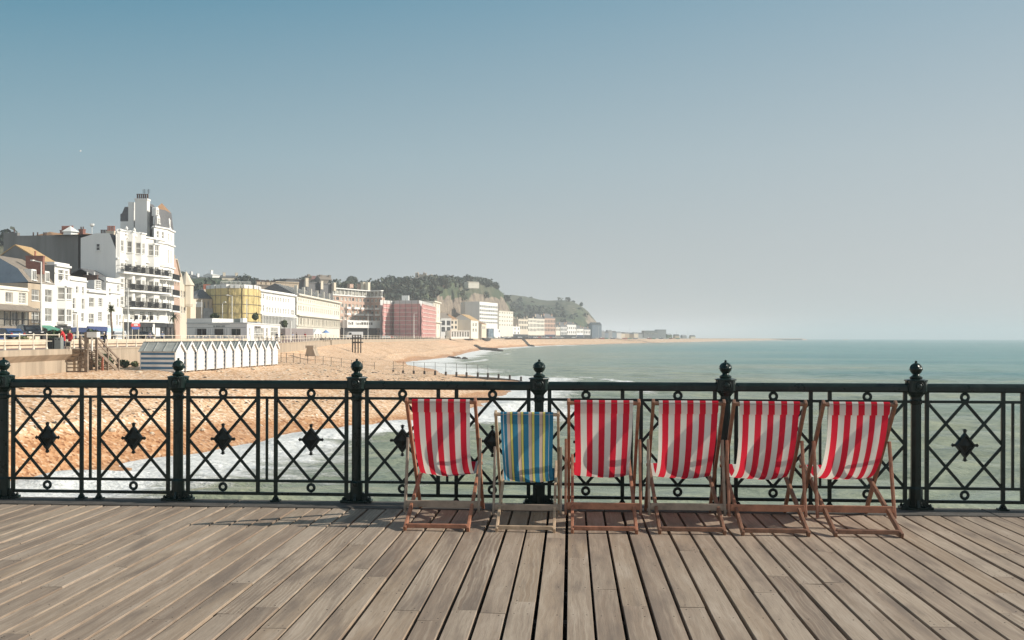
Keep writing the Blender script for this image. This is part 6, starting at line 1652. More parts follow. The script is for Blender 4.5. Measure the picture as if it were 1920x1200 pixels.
# ------------------------------------------------------------------ beach huts
def huts():
    A, B = LD(-28.2, 83.4), LD(-25.45, 109.0); fr = Fr(A, B); n = 12; pit = fr.len/n
    words_ = ['first beach hut, the one showing its whole blue and white striped side', 'second white beach hut, partly behind a railing finial', 'third white beach hut from the striped side', 'fourth white beach hut from the striped side', 'fifth white beach hut from the striped side', 'sixth white beach hut, just left of the row\'s middle', 'seventh white beach hut, just right of the row\'s middle', 'fifth white beach hut from the far end', 'fourth white beach hut from the far end', 'third white beach hut from the far end', 'last but one white beach hut at the far end', 'last white beach hut at the far end of the row']
    w, dp, he, hr = 1.62, 3.1, 1.78, 2.42
    proto = None
    for i in range(n):
        u = pit*i; p = fr.p(u, 0, 0); L = (p.x*RX+p.y*RY); d = p.x*FX+p.y*FY; zb = beach_z(L, d)+.14
        loc = fr.p(u, 0, zb)
        if proto is None:
            r = thing('beach_hut', words_[0], 'beach hut', (0,0,0), 'white gabled beach huts in a row'); proto = r
            # local: x along the row, -y towards the sea
            m = MB(); k = 9
            for s, x in ((1, w), (-1, 0)):
                for j in range(k):
                    z0, z1 = he*j/k, he*(j+1)/k; q = [(x,0,z0),(x,dp,z0),(x,dp,z1),(x,0,z1)]
                    m.add(q if s > 0 else q[::-1], [(0,1,2,3)], 1 if j % 2 == 1 else 0)
            m.add([(0,0,0),(w,0,0),(w,0,he),(w/2,0,hr),(0,0,he)], [(0,1,2,3,4)]); m.add([(0,dp,0),(w,dp,0),(w,dp,he),(w/2,dp,hr),(0,dp,he)], [(4,3,2,1,0)])
            for x, y in ((-.012,-.012),(w-.08,-.012),(-.012,dp-.08),(w-.08,dp-.08)): m.obox((x,y,-.05), (.092,0,0), (0,.092,0), (0,0,he+.03))
            m.build('wall', ['hut_white','hut_blue'], r)
            m = MB()
            for s in (-1, 1):
                e = Vector((w/2+s*(w/2+.14), 0, he-.09)); t = Vector((w/2, 0, hr+.06)); y0, y1 = -.14, dp+.1
                a, b, c, d_ = e+Vector((0,y0,0)), e+Vector((0,y1,0)), t+Vector((0,y1,0)), t+Vector((0,y0,0)); dn = Vector((0,0,-.05))
                fs = [(0,1,2,3),(7,6,5,4),(0,4,5,1),(0,3,7,4),(1,5,6,2)]
                m.add([a,b,c,d_,a+dn,b+dn,c+dn,d_+dn], fs if s < 0 else [f[::-1] for f in fs])
                for kk in range(4):
                    y = y0+.3+(dp-.2)*kk/3.4; m.bar(e+Vector((0,y,.03)), t+Vector((0,y,.03)), .05, .04)
            m.bar((w/2,-.15,hr+.07), (w/2,dp+.1,hr+.07), .12, .04); m.build('roof', 'hut_roof', r)
            m = MB()
            for s in (-1, 1): m.bar((w/2+s*(w/2+.16), -.165, he-.14), (w/2-s*.02, -.165, hr+.05), .03, .17, up=(0,0,1))
            m.build('bargeboard', 'hut_white', r)
            for s in (0, 1):
                m = MB(); x0 = .10+s*(w/2-.10); m.obox((x0+.01,-.035,.10), (w/2-.12,0,0), (0,.034,0), (0,0,he-.25))
                for kk in range(1, 5): m.obox((x0+.01+(w/2-.12)*kk/5-.006,-.04,.10), (.012,0,0), (0,.006,0), (0,0,he-.25))
                dr = m.build('door', 'hut_white', r)
                for zz in (.35, .95, 1.45): h = MB(); h.obox((x0+.02 if s == 0 else x0+w/2-.42,-.046,zz), (.30,0,0), (0,.01,0), (0,0,.035)); h.build('hinge', 'lead_grey', dr)
            m = MB()
            for x in (.05, w-.15):
                for y in (.1, dp-.2): m.obox((x,y,-.35), (.1,0,0), (0,.1,0), (0,0,.36))
            m.build('foot_block', 'timber_grey', r)
        else:
            r = copy_tree(proto); r['label'] = words_[i]
        r.location = loc; r.rotation_euler.z = fr.ang()+rng.uniform(-.006,.006)
huts()

# ------------------------------------------------------------------ wooden steps down the sea wall
def stair():
    r = thing('wooden_steps', 'weathered timber steps leading from the promenade down to the beach', 'steps', LD(-33.0, 77, PROM))
    L0, L1 = -33.1, -31.9; d0, d1 = 76.4, 80.6; zt = PROM; zb = beach_z(-32.5, 81)-.1; n = 11
    for i in range(n):
        t = (i+.5)/n; d = d0+(d1-d0)*t; z = zt+(zb-zt)*t; m = MB(); m.obox(LD(L0,d,z), LD(L1-L0,0)-LD(0,0), LD(0,.32)-LD(0,0), (0,0,.05)); m.build('tread', 'timber_grey', r)
    for L in (L0-.03, L1+.03):
        m = MB(); m.bar(LD(L,d0,zt-.05), LD(L,d1+.2,zb-.05), .09, .26); m.build('stringer', 'timber_grey', r)
        m = MB(); m.bar(LD(L,d0,zt+1.05), LD(L,d1,zb+1.05), .07, .14); m.bar(LD(L,d0,zt+.62), LD(L,d1,zb+.62), .05, .12); m.build('handrail', 'timber_grey', r)
        for t, w_ in ((0,.16), (.5,.13), (1,.18)):
            d = d0+(d1-d0)*t; z = zt+(zb-zt)*t; m = MB(); m.bar(LD(L,d,zb-.2), LD(L,d,z+1.12), w_, w_); m.build('post', 'timber_grey', r)
    m = MB(); m.obox(LD(-34.0,74.6,PROM-.0), LD(2.1,0)-LD(0,0), LD(0,1.9)-LD(0,0), (0,0,.08)); m.build('landing', 'timber_grey', r)
    m = MB(); m.bar(LD(-32.0,74.9,zb), LD(-32.0,74.9,PROM+1.35), .24, .24); m.build('newel', 'timber_grey', r)
    # back-lit side frame under the landing: crossed ladder of braces
    m = MB()
    for k in range(6): m.bar(LD(-33.9,75.0,zb+.2+k*.28), LD(-32.1,75.0,zb+.2+k*.28), .05, .09)
    m.bar(LD(-33.9,75.0,zb-.1), LD(-33.9,75.0,PROM), .14, .14); m.build('brace', 'timber_grey', r)
    b = LD(-31.9, 74.7, PROM+.95); m = MB(); m.obox(b, LD(.75,0)-LD(0,0), LD(0,.6)-LD(0,0), (0,0,.42)); m.bar(b+Vector((.3,.2,-1.0)), b+Vector((.3,.2,.02)), .1, .1)
    tag(m.build('life_ring_box', 'frame_white', at=b), 'white box on a post at the head of the wooden steps', 'box')
    m = MB(); c = LD(-31.75, 77.2, zb+.75); m.obox(c+Vector((-.07,-.06,-.55)), (.14,0,0), (0,.1,0), (0,0,.75)); m.bar(c+Vector((0,.05,-1)), c+Vector((0,.05,.5)), .08, .08)
    tag(m.build('marker_post', 'pot_red', at=c), 'slim orange marker post at the foot of the wooden steps', 'post')
    # timber beach stair farther along
    d = min(range(120, 236), key=lambda q: abs(beach_z((668-960)/F*q, q)-ZP(668,653,q))); r = thing('beach_stair', 'dark timber beach platform stair standing off the far sea wall', 'stair', P(668,d,ZP(668,653,d))); zt = ZP(668,636,d); zb = ZP(668,657,d)
    for px in (661, 666, 671.5, 676.5):
        m = MB(); m.bar(P(px,d,zb-.6), P(px,d,ZP(px,627.5,d)), .24, .24); m.bar(P(px,d+3,zb-.6), P(px,d+3,ZP(px,627.5,d)), .2, .2); m.build('post', 'timber_dark', r)
    m = MB(); m.obox(P(660,d,ZP(660,643.5,d)), P(677.5,d)-P(660,d), LD(0,3)-LD(0,0), (0,0,.35)); m.build('platform', 'timber_dark', r)
    m = MB()
    for py in (628.5, 633): m.bar(P(660,d,ZP(668,py,d)), P(677.5,d,ZP(668,py,d)), .12, .16)
    m.build('handrail', 'timber_dark', r)
    for k in range(5):
        m = MB(); m.obox(P(661+k*.7,d-1-k*.45,ZP(668,644+k*2.4,d)), P(666,d)-P(661,d), LD(0,.4)-LD(0,0), (0,0,.08)); m.build('tread', 'timber_dark', r)
    # outfall block
    f = Fr(P(573,152), P(591,152)); zt = f.z(580,648); zb = f.z(580,668); m = MB()
    m.extrude([f.p(.2,0,zt-.35), f.p(f.len*.75,0,zt-.35), f.p(f.len*1.05,0,zb), f.p(-.1,0,zb)], -f.N*3); m.obox(f.p(0,-3.1,zt-.35), f.U*f.len*.82, f.N*3.2, (0,0,.35))
    tag(m.build('outfall_block', 'concrete', at=f.p(0,0,zb)), 'square concrete outfall block on the sand before the sea wall', 'outfall')
stair()

# ------------------------------------------------------------------ groynes, fence, debris
def groynes():
    tops = [(737.5,697,694.5),(756,699,695),(776,700,695.5),(796,700,696),(816,701.5,696),(836,703.5,697.5),(856,704,698),(875,705,698.5),(896,706.5,699),(915,708.5,700),(935,709.5,701.5),(956,712,703.5),(977,715,706.5),(997,719,712)]
    r = thing('groyne', 'row of short timber groyne posts with thin marker poles running out to sea', 'groyne', P(860,150,-3)); pts = []
    for i, (px, yb, yt) in enumerate(tops):
        d = 149+i*.75; b = P(px, d, 0); L = (px-960)/F*d
        zt = ZP(px, yt, d); m = MB(); m.lathe((b.x,b.y,SEA-1.5), [(.17,0),(.17,zt-SEA+1.5),(.1,zt-SEA+1.55)], 7); m.build('post', 'timber_dark', r)
        if i < 10:
            p = MB(); zz = zt+1.35; p.tube((b.x,b.y,zt), (b.x,b.y,zz), .035, 5); p.build('marker_pole', 'timber_dark', r); pts.append(Vector((b.x,b.y,zz)))
    m = MB()
    for a, c in zip(pts[:-1], pts[1:]):
        m.tube(a-Vector((0,0,.05)), c-Vector((0,0,.05)), .016, 4); m.tube(a-Vector((0,0,.6)), c-Vector((0,0,.6)), .016, 4)
    m.build('wire', 'timber_dark', r)
    m = MB()
    for (a, ya, ta), (b2, yb, tb) in zip(tops[:-1], tops[1:]):
        i = tops.index((a, ya, ta)); m.bar(P(a,149+i*.75,ZP(a,ta,149+i*.75)-1.05), P(b2,149.75+i*.75,ZP(b2,tb,149.75+i*.75)-1.05), .12, .9)
    m.build('planking', 'timber_dark', r)
    # post and wire fence on the sand
    r = thing('wire_fence', 'thin post and wire fence crossing the sand right of the beach huts', 'fence', P(600,120,-1.5)); pts = []
    for i, px in enumerate((527,537,550,563,577,591,606,621,640,659,680,702)):
        d = 116+i*2.9; L = (px-960)/F*d; b = P(px,d,beach_z(L,d)-.1); m = MB(); m.tube(b, b+Vector((0,0,1.25)), .035, 5); m.build('post', 'timber_dark', r); pts.append(b)
    m = MB()
    for a, c in zip(pts[:-1], pts[1:]):
        for h in (1.2, .7): m.tube(a+Vector((0,0,h)), c+Vector((0,0,h)), .014, 4)
    m.build('wire', 'timber_dark', r)
    # far rock groynes
    for lab, px0, d0, px1, d1, n in (('low dark rock groyne running into the surf in mid bay', 892, 560, 938, 500, 16), ('second dark rock groyne farther off along the far beach', 982, 800, 1000, 740, 9), ('short line of dark groyne stumps by the nearer breakers', 843, 330, 876, 318, 9)):
        m = MB(); rg = random.Random(n)
        for i in range(n):
            t = i/(n-1); d = d0+(d1-d0)*t; px = px0+(px1-px0)*t; b = P(px,d,0); s = (1.9 if n > 8 else 1.4)*rg.uniform(.6,1.1)*(1 if n != 9 or d > 400 else .45); z = max(beach_z((px-960)/F*d,d), SEA)
            m.lathe((b.x+rg.uniform(-.6,.6),b.y,z-1), [(s*1.3,0),(s*1.1,1+s*.3),(s*.5,1+s*.75)], 6, phase=rg.random())
        tag(m.build('groyne', 'timber_dark', at=P(px0,d0,SEA)), lab, 'groyne')
    m = MB(); f = Fr(P(907,640), P(921,644)); z = beach_z((914-960)/F*640, 640)
    z = max(z, -1.2); m.extrude([f.p(f.len*t, 1.2*math.sin(math.pi*t), z+1.6-1.6*(1-abs(2*t-1)**2)*.9) for t in np.linspace(0,1,9)]+[f.p(f.len,0,z+2.2), f.p(f.len*.5,.9,z+1.8), f.p(0,0,z+2.3)], -f.N*2.6)
    tag(m.build('rowing_boat', 'timber_dark', at=f.p(0,0,z)), 'dark boat pulled up on the mid beach near the sea wall', 'boat')
    rg = random.Random(11)
    m0 = None
    for i in range(60):
        d = rg.uniform(58, 140); t = rg.uniform(.08,.8); L = lw(d)+(la(d)-lw(d))*t
        b = LD(L, d, beach_z(L,d))
        if m0 is None:
            m = MB(); m.lathe((0,0,-.1), [(.16,0),(.2,.1),(.1,.2),(.02,.23)], 6); o = m.build('stone', 'concrete_pale'); m0 = o; tag(o, 'pale loose stone lying on the shingle', 'stone', 'loose stones on the shingle')
        else: o = m0.copy(); C.objects.link(o)
        o.location = b; s = rg.uniform(.5,1.4); o.scale = (s*rg.uniform(.7,1.4), s, s*.8); o.rotation_euler.z = rg.uniform(0,6)
groynes()
def tide_wrack():
    rg = random.Random(9); m = MB()
    for line, n, spread in ((.30, 330, .020), (.47, 260, .035), (.66, 160, .06)):
        for i in range(n):
            d = rg.uniform(46, 150)*(1 if rg.random() < .8 else 1.6); t = line+.03*math.sin(d*.13)+rg.gauss(0, spread); a, b = la(d), lw(d)
            c = LD(b+(a-b)*t, d, 0); c.z = beach_z(b+(a-b)*t, d)+.10*math.sin((b+(a-b)*t)*.9+d*.11)*math.sin(d*.23+(b+(a-b)*t)*.2)+.06*math.sin(d*.71+(b+(a-b)*t)*1.3)+.16*math.exp(-((t-.34-.03*math.sin(d*.09))/.03)**2)+.02
            r1, r2 = rg.uniform(.06,.28), rg.uniform(.03,.09); an = rg.gauss(.15, .5); ca, sa = math.cos(an), math.sin(an); k = 6
            ring = [(math.cos(2*math.pi*j/k)*r1*rg.uniform(.6,1.2), math.sin(2*math.pi*j/k)*r2*rg.uniform(.6,1.3)) for j in range(k)]
            m.add([c+Vector((x*ca-y*sa, x*sa+y*ca, -.03)) for x, y in ring]+[c+Vector((0,0,rg.uniform(.02,.06)))], [(j, (j+1) % k, k) for j in range(k)], rg.randrange(2))
    tag(m.build('seaweed', ['timber_dark', 'timber_grey']), kind='stuff')
tide_wrack()

# ------------------------------------------------------------------ plants
def bush(name, lab, cat, c, rad, n, size, mts, seed, stem=True, parts=True):
    rg = random.Random(seed); r = thing(name, lab, cat, c); m = MB()
    for k in range(4): m.tube(c-Vector((0,0,.2)), c+Vector((rg.uniform(-.6,.6)*rad[0], rg.uniform(-.4,.4)*rad[1], rad[2]*rg.uniform(.4,.9))), .05, 5, r2=.02)
    m.build('stem', 'trunk', r)
    m = MB()
    for k in range(7): m.leaves(c+Vector((rg.uniform(-.6,.6)*rad[0], rg.uniform(-.5,.5)*rad[1], rad[2]*rg.uniform(.35,.75))), (rad[0]*.5, rad[1]*.5, rad[2]*.45), n//7, size, rg, nm=len(mts))
    m.build('foliage', list(mts), r); return r
def on_beach(px, d): L = (px-960)/F*d; return P(px, d, beach_z(L, d))
bush('beach_shrub', 'low green shrub at the foot of the sea wall beside the steps', 'shrub', on_beach(193,86), Vector((.95,.7,1.0)), 900, .10, ('leaf_mid','leaf_dark'), 21)
bush('beach_shrub', 'smaller lower green clump beside the steps shrub', 'shrub', on_beach(182,85), Vector((.6,.5,.6)), 400, .10, ('leaf_light','leaf_mid'), 22)
bush('beach_shrub', 'small green shrub halfway between the steps and the beach huts', 'shrub', on_beach(232,87), Vector((.55,.4,.55)), 350, .09, ('leaf_mid','leaf_dark'), 23)
bush('beach_shrub', 'small pale weed clump against the first striped hut', 'shrub', on_beach(253,88), Vector((.4,.3,.4)), 200, .08, ('leaf_light','leaf_mid'), 24)
bush('planter_shrub', 'dark bushy shrub behind the seat wall, left of the red coats', 'shrub', P(108,118,ROAD-.2), Vector((1.5,1.0,1.3)), 900, .14, ('leaf_dark','leaf_mid'), 25)
bush('planter_shrub', 'dark green shrub in front of the navy shopfront', 'shrub', P(170,125,ROAD-.2), Vector((1.2,.9,1.35)), 900, .14, ('leaf_dark','leaf_mid'), 26)
bush('planter_shrub', 'low dry brownish shrub behind the seat wall near the parked cars', 'shrub', P(38,108,ROAD-.4), Vector((1.2,.6,.75)), 500, .12, ('grass_dry','leaf_light'), 27)
bush('planter_shrub', 'low dry grass clump between the shrubs behind the seat wall', 'shrub', P(142,120,ROAD-.4), Vector((1.0,.6,.6)), 400, .12, ('grass_dry','leaf_mid'), 28)
def palm(px, d, py_base, py_c, lab, r_, droop, seed, mts, n=60):
    rg = random.Random(seed); b = P(px,d,ROAD); zc = ZP(px,py_c,d); r = thing('palm_tree', lab, 'palm', b); m = MB()
    k = 8; pts = [b+Vector((.12*math.sin(i*.7), .1*math.cos(i), (zc-b.z)*i/k)) for i in range(k+1)]
    for a, c in zip(pts[:-1], pts[1:]): m.tube(a, c, .17, 7, r2=.13)
    m.build('trunk', 'palm_trunk', r); m = MB(); top = pts[-1]
    for i in range(n):
        a = rg.uniform(0, 6.283); up = rg.uniform(-.5, 1.2); L = r_*rg.uniform(.75,1.1); p = top; w = .05+.02*r_; dirv = Vector((math.cos(a)*math.cos(up), math.sin(a)*math.cos(up), math.sin(up)))
        side = dirv.cross(Vector((0,0,1))).normalized()
        for s in range(5):
            q = p+dirv*(L/5); ww = w*(1-s/6); m.quad(p-side*w, p+side*w, q+side*ww, q-side*ww, rg.randrange(2)); p = q; w = ww; dirv = (dirv+Vector((0,0,-droop*.28))).normalized()
    m.build('crown', list(mts), r)
palm(209, 150, 632, 579, 'spiky headed palm tree in front of the white house with the pale blue band', 1.0, .55, 31, ('leaf_light','leaf_mid'), 150)
palm(327, 186, 632, 594, 'drooping dark palm tree in front of the pink brick gabled house', 1.9, 1.3, 32, ('leaf_dark','leaf_mid'), 60)
def round_tree(px, d, py0, py1, w, lab, seed):
    rg = random.Random(seed); b = P(px,d,PROM); z0, z1 = ZP(px,py1,d), ZP(px,py0,d); r = thing('small_tree', lab, 'tree', b); m = MB(); m.tube(b, Vector((b.x,b.y,(z0+z1)/2)), .09, 6, r2=.05)
    for k in range(4): m.tube(Vector((b.x,b.y,z0)), Vector((b.x+rg.uniform(-w,w)*.6, b.y, z1-.3)), .05, 5, r2=.02)
    m.build('trunk', 'trunk', r)
    m = MB(); m.leaves(Vector((b.x,b.y,(z0+z1)/2)), (w,w,(z1-z0)/2), 420, .16, rg, nm=2); m.build('crown', ['leaf_dark','leaf_mid'], r)
round_tree(533, 240, 601, 613, .8, 'small round topped tree before the white terrace', 33)
round_tree(478.5, 205, 587, 600, .55, 'dark little tree at the right edge of the yellow sheeting', 34)
round_tree(402, 205, 588, 600, .8, 'bare branched little tree left of the yellow sheeting', 35)

# ------------------------------------------------------------------ lamps, posts, signs, bins
def lamp(px, d, py_top, lab, arm=1.0, mt='lamp_white', r_=.11, head=True, z0=None, side=-1):
    b = P(px,d,ROAD if z0 is None else z0); z = ZP(px,py_top,d); r = thing('lamp_post', lab, 'lamp post', b); m = MB()
    m.tube(b, Vector((b.x,b.y,b.z+1.2)), r_*1.5, 8); m.tube(Vector((b.x,b.y,b.z+1.2)), Vector((b.x,b.y,z)), r_, 8, r2=r_*.75); m.build('pole', mt, r)
    if head:
        m = MB(); a = Vector((b.x,b.y,z)); c = a+LD(side*arm,0)-LD(0,0)+Vector((0,0,.18)); m.tube(a-Vector((0,0,.05)), c, r_*.6, 6); m.build('arm', mt, r)
        m = MB(); m.obox(c+Vector((-.16,-.3,-.08)), (.32,0,0), (0,.6,0), (0,0,.16)); m.build('lamp_head', 'lamp_white', r)
lamp(77, 128, 491, 'tall pale street lamp in front of the narrow white house', 1.1)
lamp(240, 152, 541, 'tall thin white pole in front of the hotel balconies', head=False, r_=.09)
lamp(231, 150, 592, 'shorter cream post left of the red and blue board', head=False, mt='rail_cream', r_=.12)
lamp(145, 130, 590, 'cream post with rusty top before the navy shopfront', head=False, mt='rail_cream', r_=.12)
lamp(417, 205, 568, 'left pale lamp post before the yellow sheeting', .5, r_=.10, side=1)
lamp(435, 200, 555, 'taller middle lamp post before the yellow sheeting', 1.0, r_=.10)
lamp(462.5, 205, 561, 'plain right hand pole before the yellow sheeting', head=False, r_=.11)
lamp(378, 205, 562, 'pale pole before the grey corner house', head=False, r_=.09)
lamp(494, 250, 572, 'slender pole before the white terrace', head=False, r_=.06)
lamp(545, 210, 602, 'white post beside the grey hoarding', head=False, r_=.12, z0=PROM)
lamp(644.5, 330, 567, 'thin pole at the right end of the cream terrace', head=False, r_=.10)
lamp(690, 380, 588, 'thin pole before the white hotel fascia', head=False, r_=.10)
lamp(776, 395, 588, 'tall pale lamp post in front of the pink netting', 1.0, r_=.15, side=1)
lamp(845.5, 500, 598, 'pale pole before the gabled houses under the cliff', head=False, r_=.16)
lamp(849, 470, 577, 'thin curved lamp post right of the gabled houses', .8, r_=.10) if False else None
def board():
    d = 140; r = thing('notice_board', 'red, white and blue roadside board on two legs before the hotel', 'sign', P(254,d,ROAD)); f = Fr(P(247.3,d), P(261.5,d+1))
    for y0, y1, mt in ((603,606.5,'sign_white'), (606.7,612.6,'sign_red'), (612.8,617.5,'sign_blue')):
        m = MB(); m.obox(f.p(0 if mt != 'sign_red' else -.12,0,f.z(254,y1)), f.U*(f.len+(.24 if mt == 'sign_red' else 0)), -f.N*.12, (0,0,f.z(254,y0)-f.z(254,y1))); m.build('panel', mt, r)
    m = MB(); 
    for k in range(5): m.obox(f.p(f.len*(.24+.11*k),.01,f.z(254,611.3)), f.U*.09, f.N*.04, (0,0,.22))
    m.obox(f.p(f.len*.28,.01,f.z(254,609)), f.U*f.len*.42, f.N*.04, (0,0,.09)); m.build('lettering', 'sign_white', r)
    for u in (.08, .9): m = MB(); m.bar(f.p(f.len*u,-.06,ROAD), f.p(f.len*u,-.06,f.z(254,617)), .1, .1); m.build('leg', 'rail_cream', r)
board()
def prom_things():
    d = 72.5; zp0 = PROM+.1
    # slatted dark bin
    c = P(96,73.5,PROM); r = thing('litter_bin', 'large dark slatted litter bin on the promenade', 'bin', c); m = MB(); m.obox(c+Vector((-.24,-.24,0)), (.48,0,0), (0,.48,0), (0,0,.86)); m.build('body', 'bin_dark', r)
    m = MB()
    for k in range(7): m.obox(c+Vector((-.27+.08*k,-.26,.06)), (.045,0,0), (0,.03,0), (0,0,.78))
    m.build('slats', 'bin_dark', r); m = MB(); m.obox(c+Vector((-.28,-.28,.86)), (.56,0,0), (0,.56,0), (0,0,.07)); m.build('lid', 'bin_dark', r)
    c = P(110.5,73.5,PROM); r = thing('litter_bin', 'grey recycling bin with two round holes', 'bin', c); m = MB(); m.obox(c+Vector((-.24,-.22,0)), (.48,0,0), (0,.44,0), (0,0,.95)); m.build('body', 'bin_grey', r)
    for x in (-.12,.12):
        m = MB(); vs = [c+Vector((x+.05*math.cos(a), -.224, .80+.05*math.sin(a))) for a in np.linspace(0, 2*math.pi, 12, endpoint=False)]; m.add(vs, [tuple(range(12))]); m.build('hole', 'bin_dark', r)
    c = P(127.5,74.0,PROM); r = thing('notice_board', 'low white framed notice board with a dark panel by the steps', 'sign', c); f = Fr(P(122.5,74), P(132.8,74)); z0, z1 = f.z(127,651), f.z(127,640); m = MB(); m.obox(f.p(0,-.06,z0), f.U*f.len, f.N*.06, (0,0,z1-z0)); m.build('frame', 'rail_cream', r)
    m = MB(); m.obox(f.p(.06,.0,z0+.07), f.U*(f.len-.12), f.N*.012, (0,0,z1-z0-.14)); m.build('panel', 'bin_dark', r)
    for u in (.15,.85): m = MB(); m.bar(f.p(f.len*u,-.03,PROM), f.p(f.len*u,-.03,z0), .06, .06); m.build('leg', 'rail_cream', r)
prom_things()

# ------------------------------------------------------------------ vehicles
def car(name, lab, c, ang, body, kind='car', group=None, proto=None):
    L, Wd, H = (4.3,1.75,1.45) if kind == 'car' else ((4.6,1.9,1.8) if kind == 'suv' else (5.0,1.95,2.3))
    r = thing(name, lab, 'car' if kind != 'van' else 'van', (0,0,0), group)
    prof = {'car': [(-.5,.28),(-.5,.55),(-.42,.64),(-.26,.68),(-.14,1.0),(.22,1.0),(.38,.68),(.49,.62),(.5,.3)],
            'suv': [(-.5,.26),(-.5,.58),(-.46,.64),(-.25,.66),(-.15,1.0),(.42,1.0),(.49,.66),(.5,.3)],
            'van': [(-.5,.22),(-.5,.5),(-.42,.56),(-.33,1.0),(.5,1.0),(.5,.25)]}[kind]
    m = MB(); m.extrude([(x*L, -Wd/2, z*H) for x, z in prof], (0,Wd,0)); b = m.build('body', body, r); bevel(b, .12, 3, 20)
    for x in (-.31,.31):
        for s in (-1,1):
            w = MB(); seg = 14; y0 = s*(Wd/2-.12); y1 = s*(Wd/2+.02)
            vs = [(x*L+.32*math.cos(a), y, .32+.32*math.sin(a)) for y in (y0,y1) for a in np.linspace(0,2*math.pi,seg,endpoint=False)]
            w.add(vs, [(i,(i+1)%seg,seg+(i+1)%seg,seg+i) for i in range(seg)]+[tuple(range(seg)), tuple(range(seg,2*seg))[::-1]]); wh = w.build('wheel', 'tyre', r)
            h = MB(); h.add([(x*L+.19*math.cos(a), y1+s*.006, .32+.19*math.sin(a)) for a in np.linspace(0,2*math.pi,10,endpoint=False)], [tuple(range(10))]); h.build('rim', 'car_silver', wh)
    g = MB()
    if kind != 'van':
        a0, a1, t0, t1 = {'car': (-.24,.35,-.13,.21), 'suv': (-.235,.46,-.145,.40)}[kind]
        for s in (-1,1):
            y = s*(Wd/2+.006); g.add([(a0*L,y,.69*H),(a1*L,y,.69*H),(t1*L,y,.95*H),(t0*L,y,.95*H)], [(0,1,2,3)])
        for x0, x1 in ((a0-.02,t0-.012),(a1+.03,t1+.015)): g.add([(x0*L,-Wd*.42,.70*H),(x0*L,Wd*.42,.70*H),(x1*L,Wd*.38,.96*H),(x1*L,-Wd*.38,.96*H)], [(0,1,2,3)])
    else:
        g.add([(-.415*L-.01,-Wd*.42,.6*H),(-.415*L-.01,Wd*.42,.6*H),(-.345*L-.01,Wd*.42,.93*H),(-.345*L-.01,-Wd*.42,.93*H)], [(0,1,2,3)])
        for s in (-1,1): g.add([(-.38*L,s*(Wd/2+.006),.6*H),(-.2*L,s*(Wd/2+.006),.6*H),(-.2*L,s*(Wd/2+.006),.9*H),(-.33*L,s*(Wd/2+.006),.9*H)], [(0,1,2,3)])
    g.build('window', 'car_glass', r)
    for s in (-1,1):
        h = MB(); h.obox((-.5*L-.012, s*Wd*.36-.15, .5*H), (.04,0,0), (0,.3,0), (0,0,.13)); h.build('headlight', 'frame_white', r)
        h = MB(); h.obox((.5*L-.03, s*Wd*.4-.1, .52*H), (.04,0,0), (0,.2,0), (0,0,.2)); h.build('tail_light', 'car_red', r)
    if kind == 'suv':
        q = MB()
        for s in (-1,1): q.tube((-.1*L,s*Wd*.4,1.04*H), (.36*L,s*Wd*.4,1.04*H), .03, 5)
        q.build('roof_rail', 'car_silver', r)
    r.location = c; r.rotation_euler.z = ang; return r
road_a = math.atan2(FY, FX)
car('parked_car', 'dark blue car at the left edge behind the seat wall', P(17,112,ROAD-.1), road_a+math.pi+.9, 'car_blue')
car('parked_car', 'black four wheel drive car with silver roof rails behind the seat wall', P(56,120,ROAD+.0), road_a+.75, 'car_black', 'suv')
car('parked_car', 'white car parked outside the hotel shops', P(224,155,ROAD-.1), road_a+.5, 'car_white')
car('parked_car', 'dark car parked just right of the red and blue board', P(272,165,ROAD-.1), road_a, 'car_black')
car('camper_van', 'white van with rounded end beside the beach platform stair', P(664,300,ROAD-.3), road_a-1.2, 'car_white', 'van')
cols = ['car_white','car_black','car_silver','car_blue','car_white','car_red','car_black','car_silver']
pros = {}
for i in range(52):
    px = 722+i*7.2+rng.uniform(-1.5,1.5); d = 440+i*12.5; c = P(px,d,ROAD-.35); k = cols[(i*5+i//7) % 8]
    if k not in pros:
        pros[k] = car('parked_car', {'car_white':'small white far car parked along the seafront','car_black':'small black far car parked along the seafront','car_silver':'small silver far car parked along the seafront','car_blue':'small dark blue far car parked along the seafront','car_red':'small red far car parked along the seafront'}[k], c, road_a+rng.uniform(-.2,.2)-1.0, k, 'car', 'far cars parked along the seafront, '+k[4:])
    else:
        o = copy_tree(pros[k]); o.location = c; o.rotation_euler.z = road_a+rng.uniform(-.2,.2)-1.0

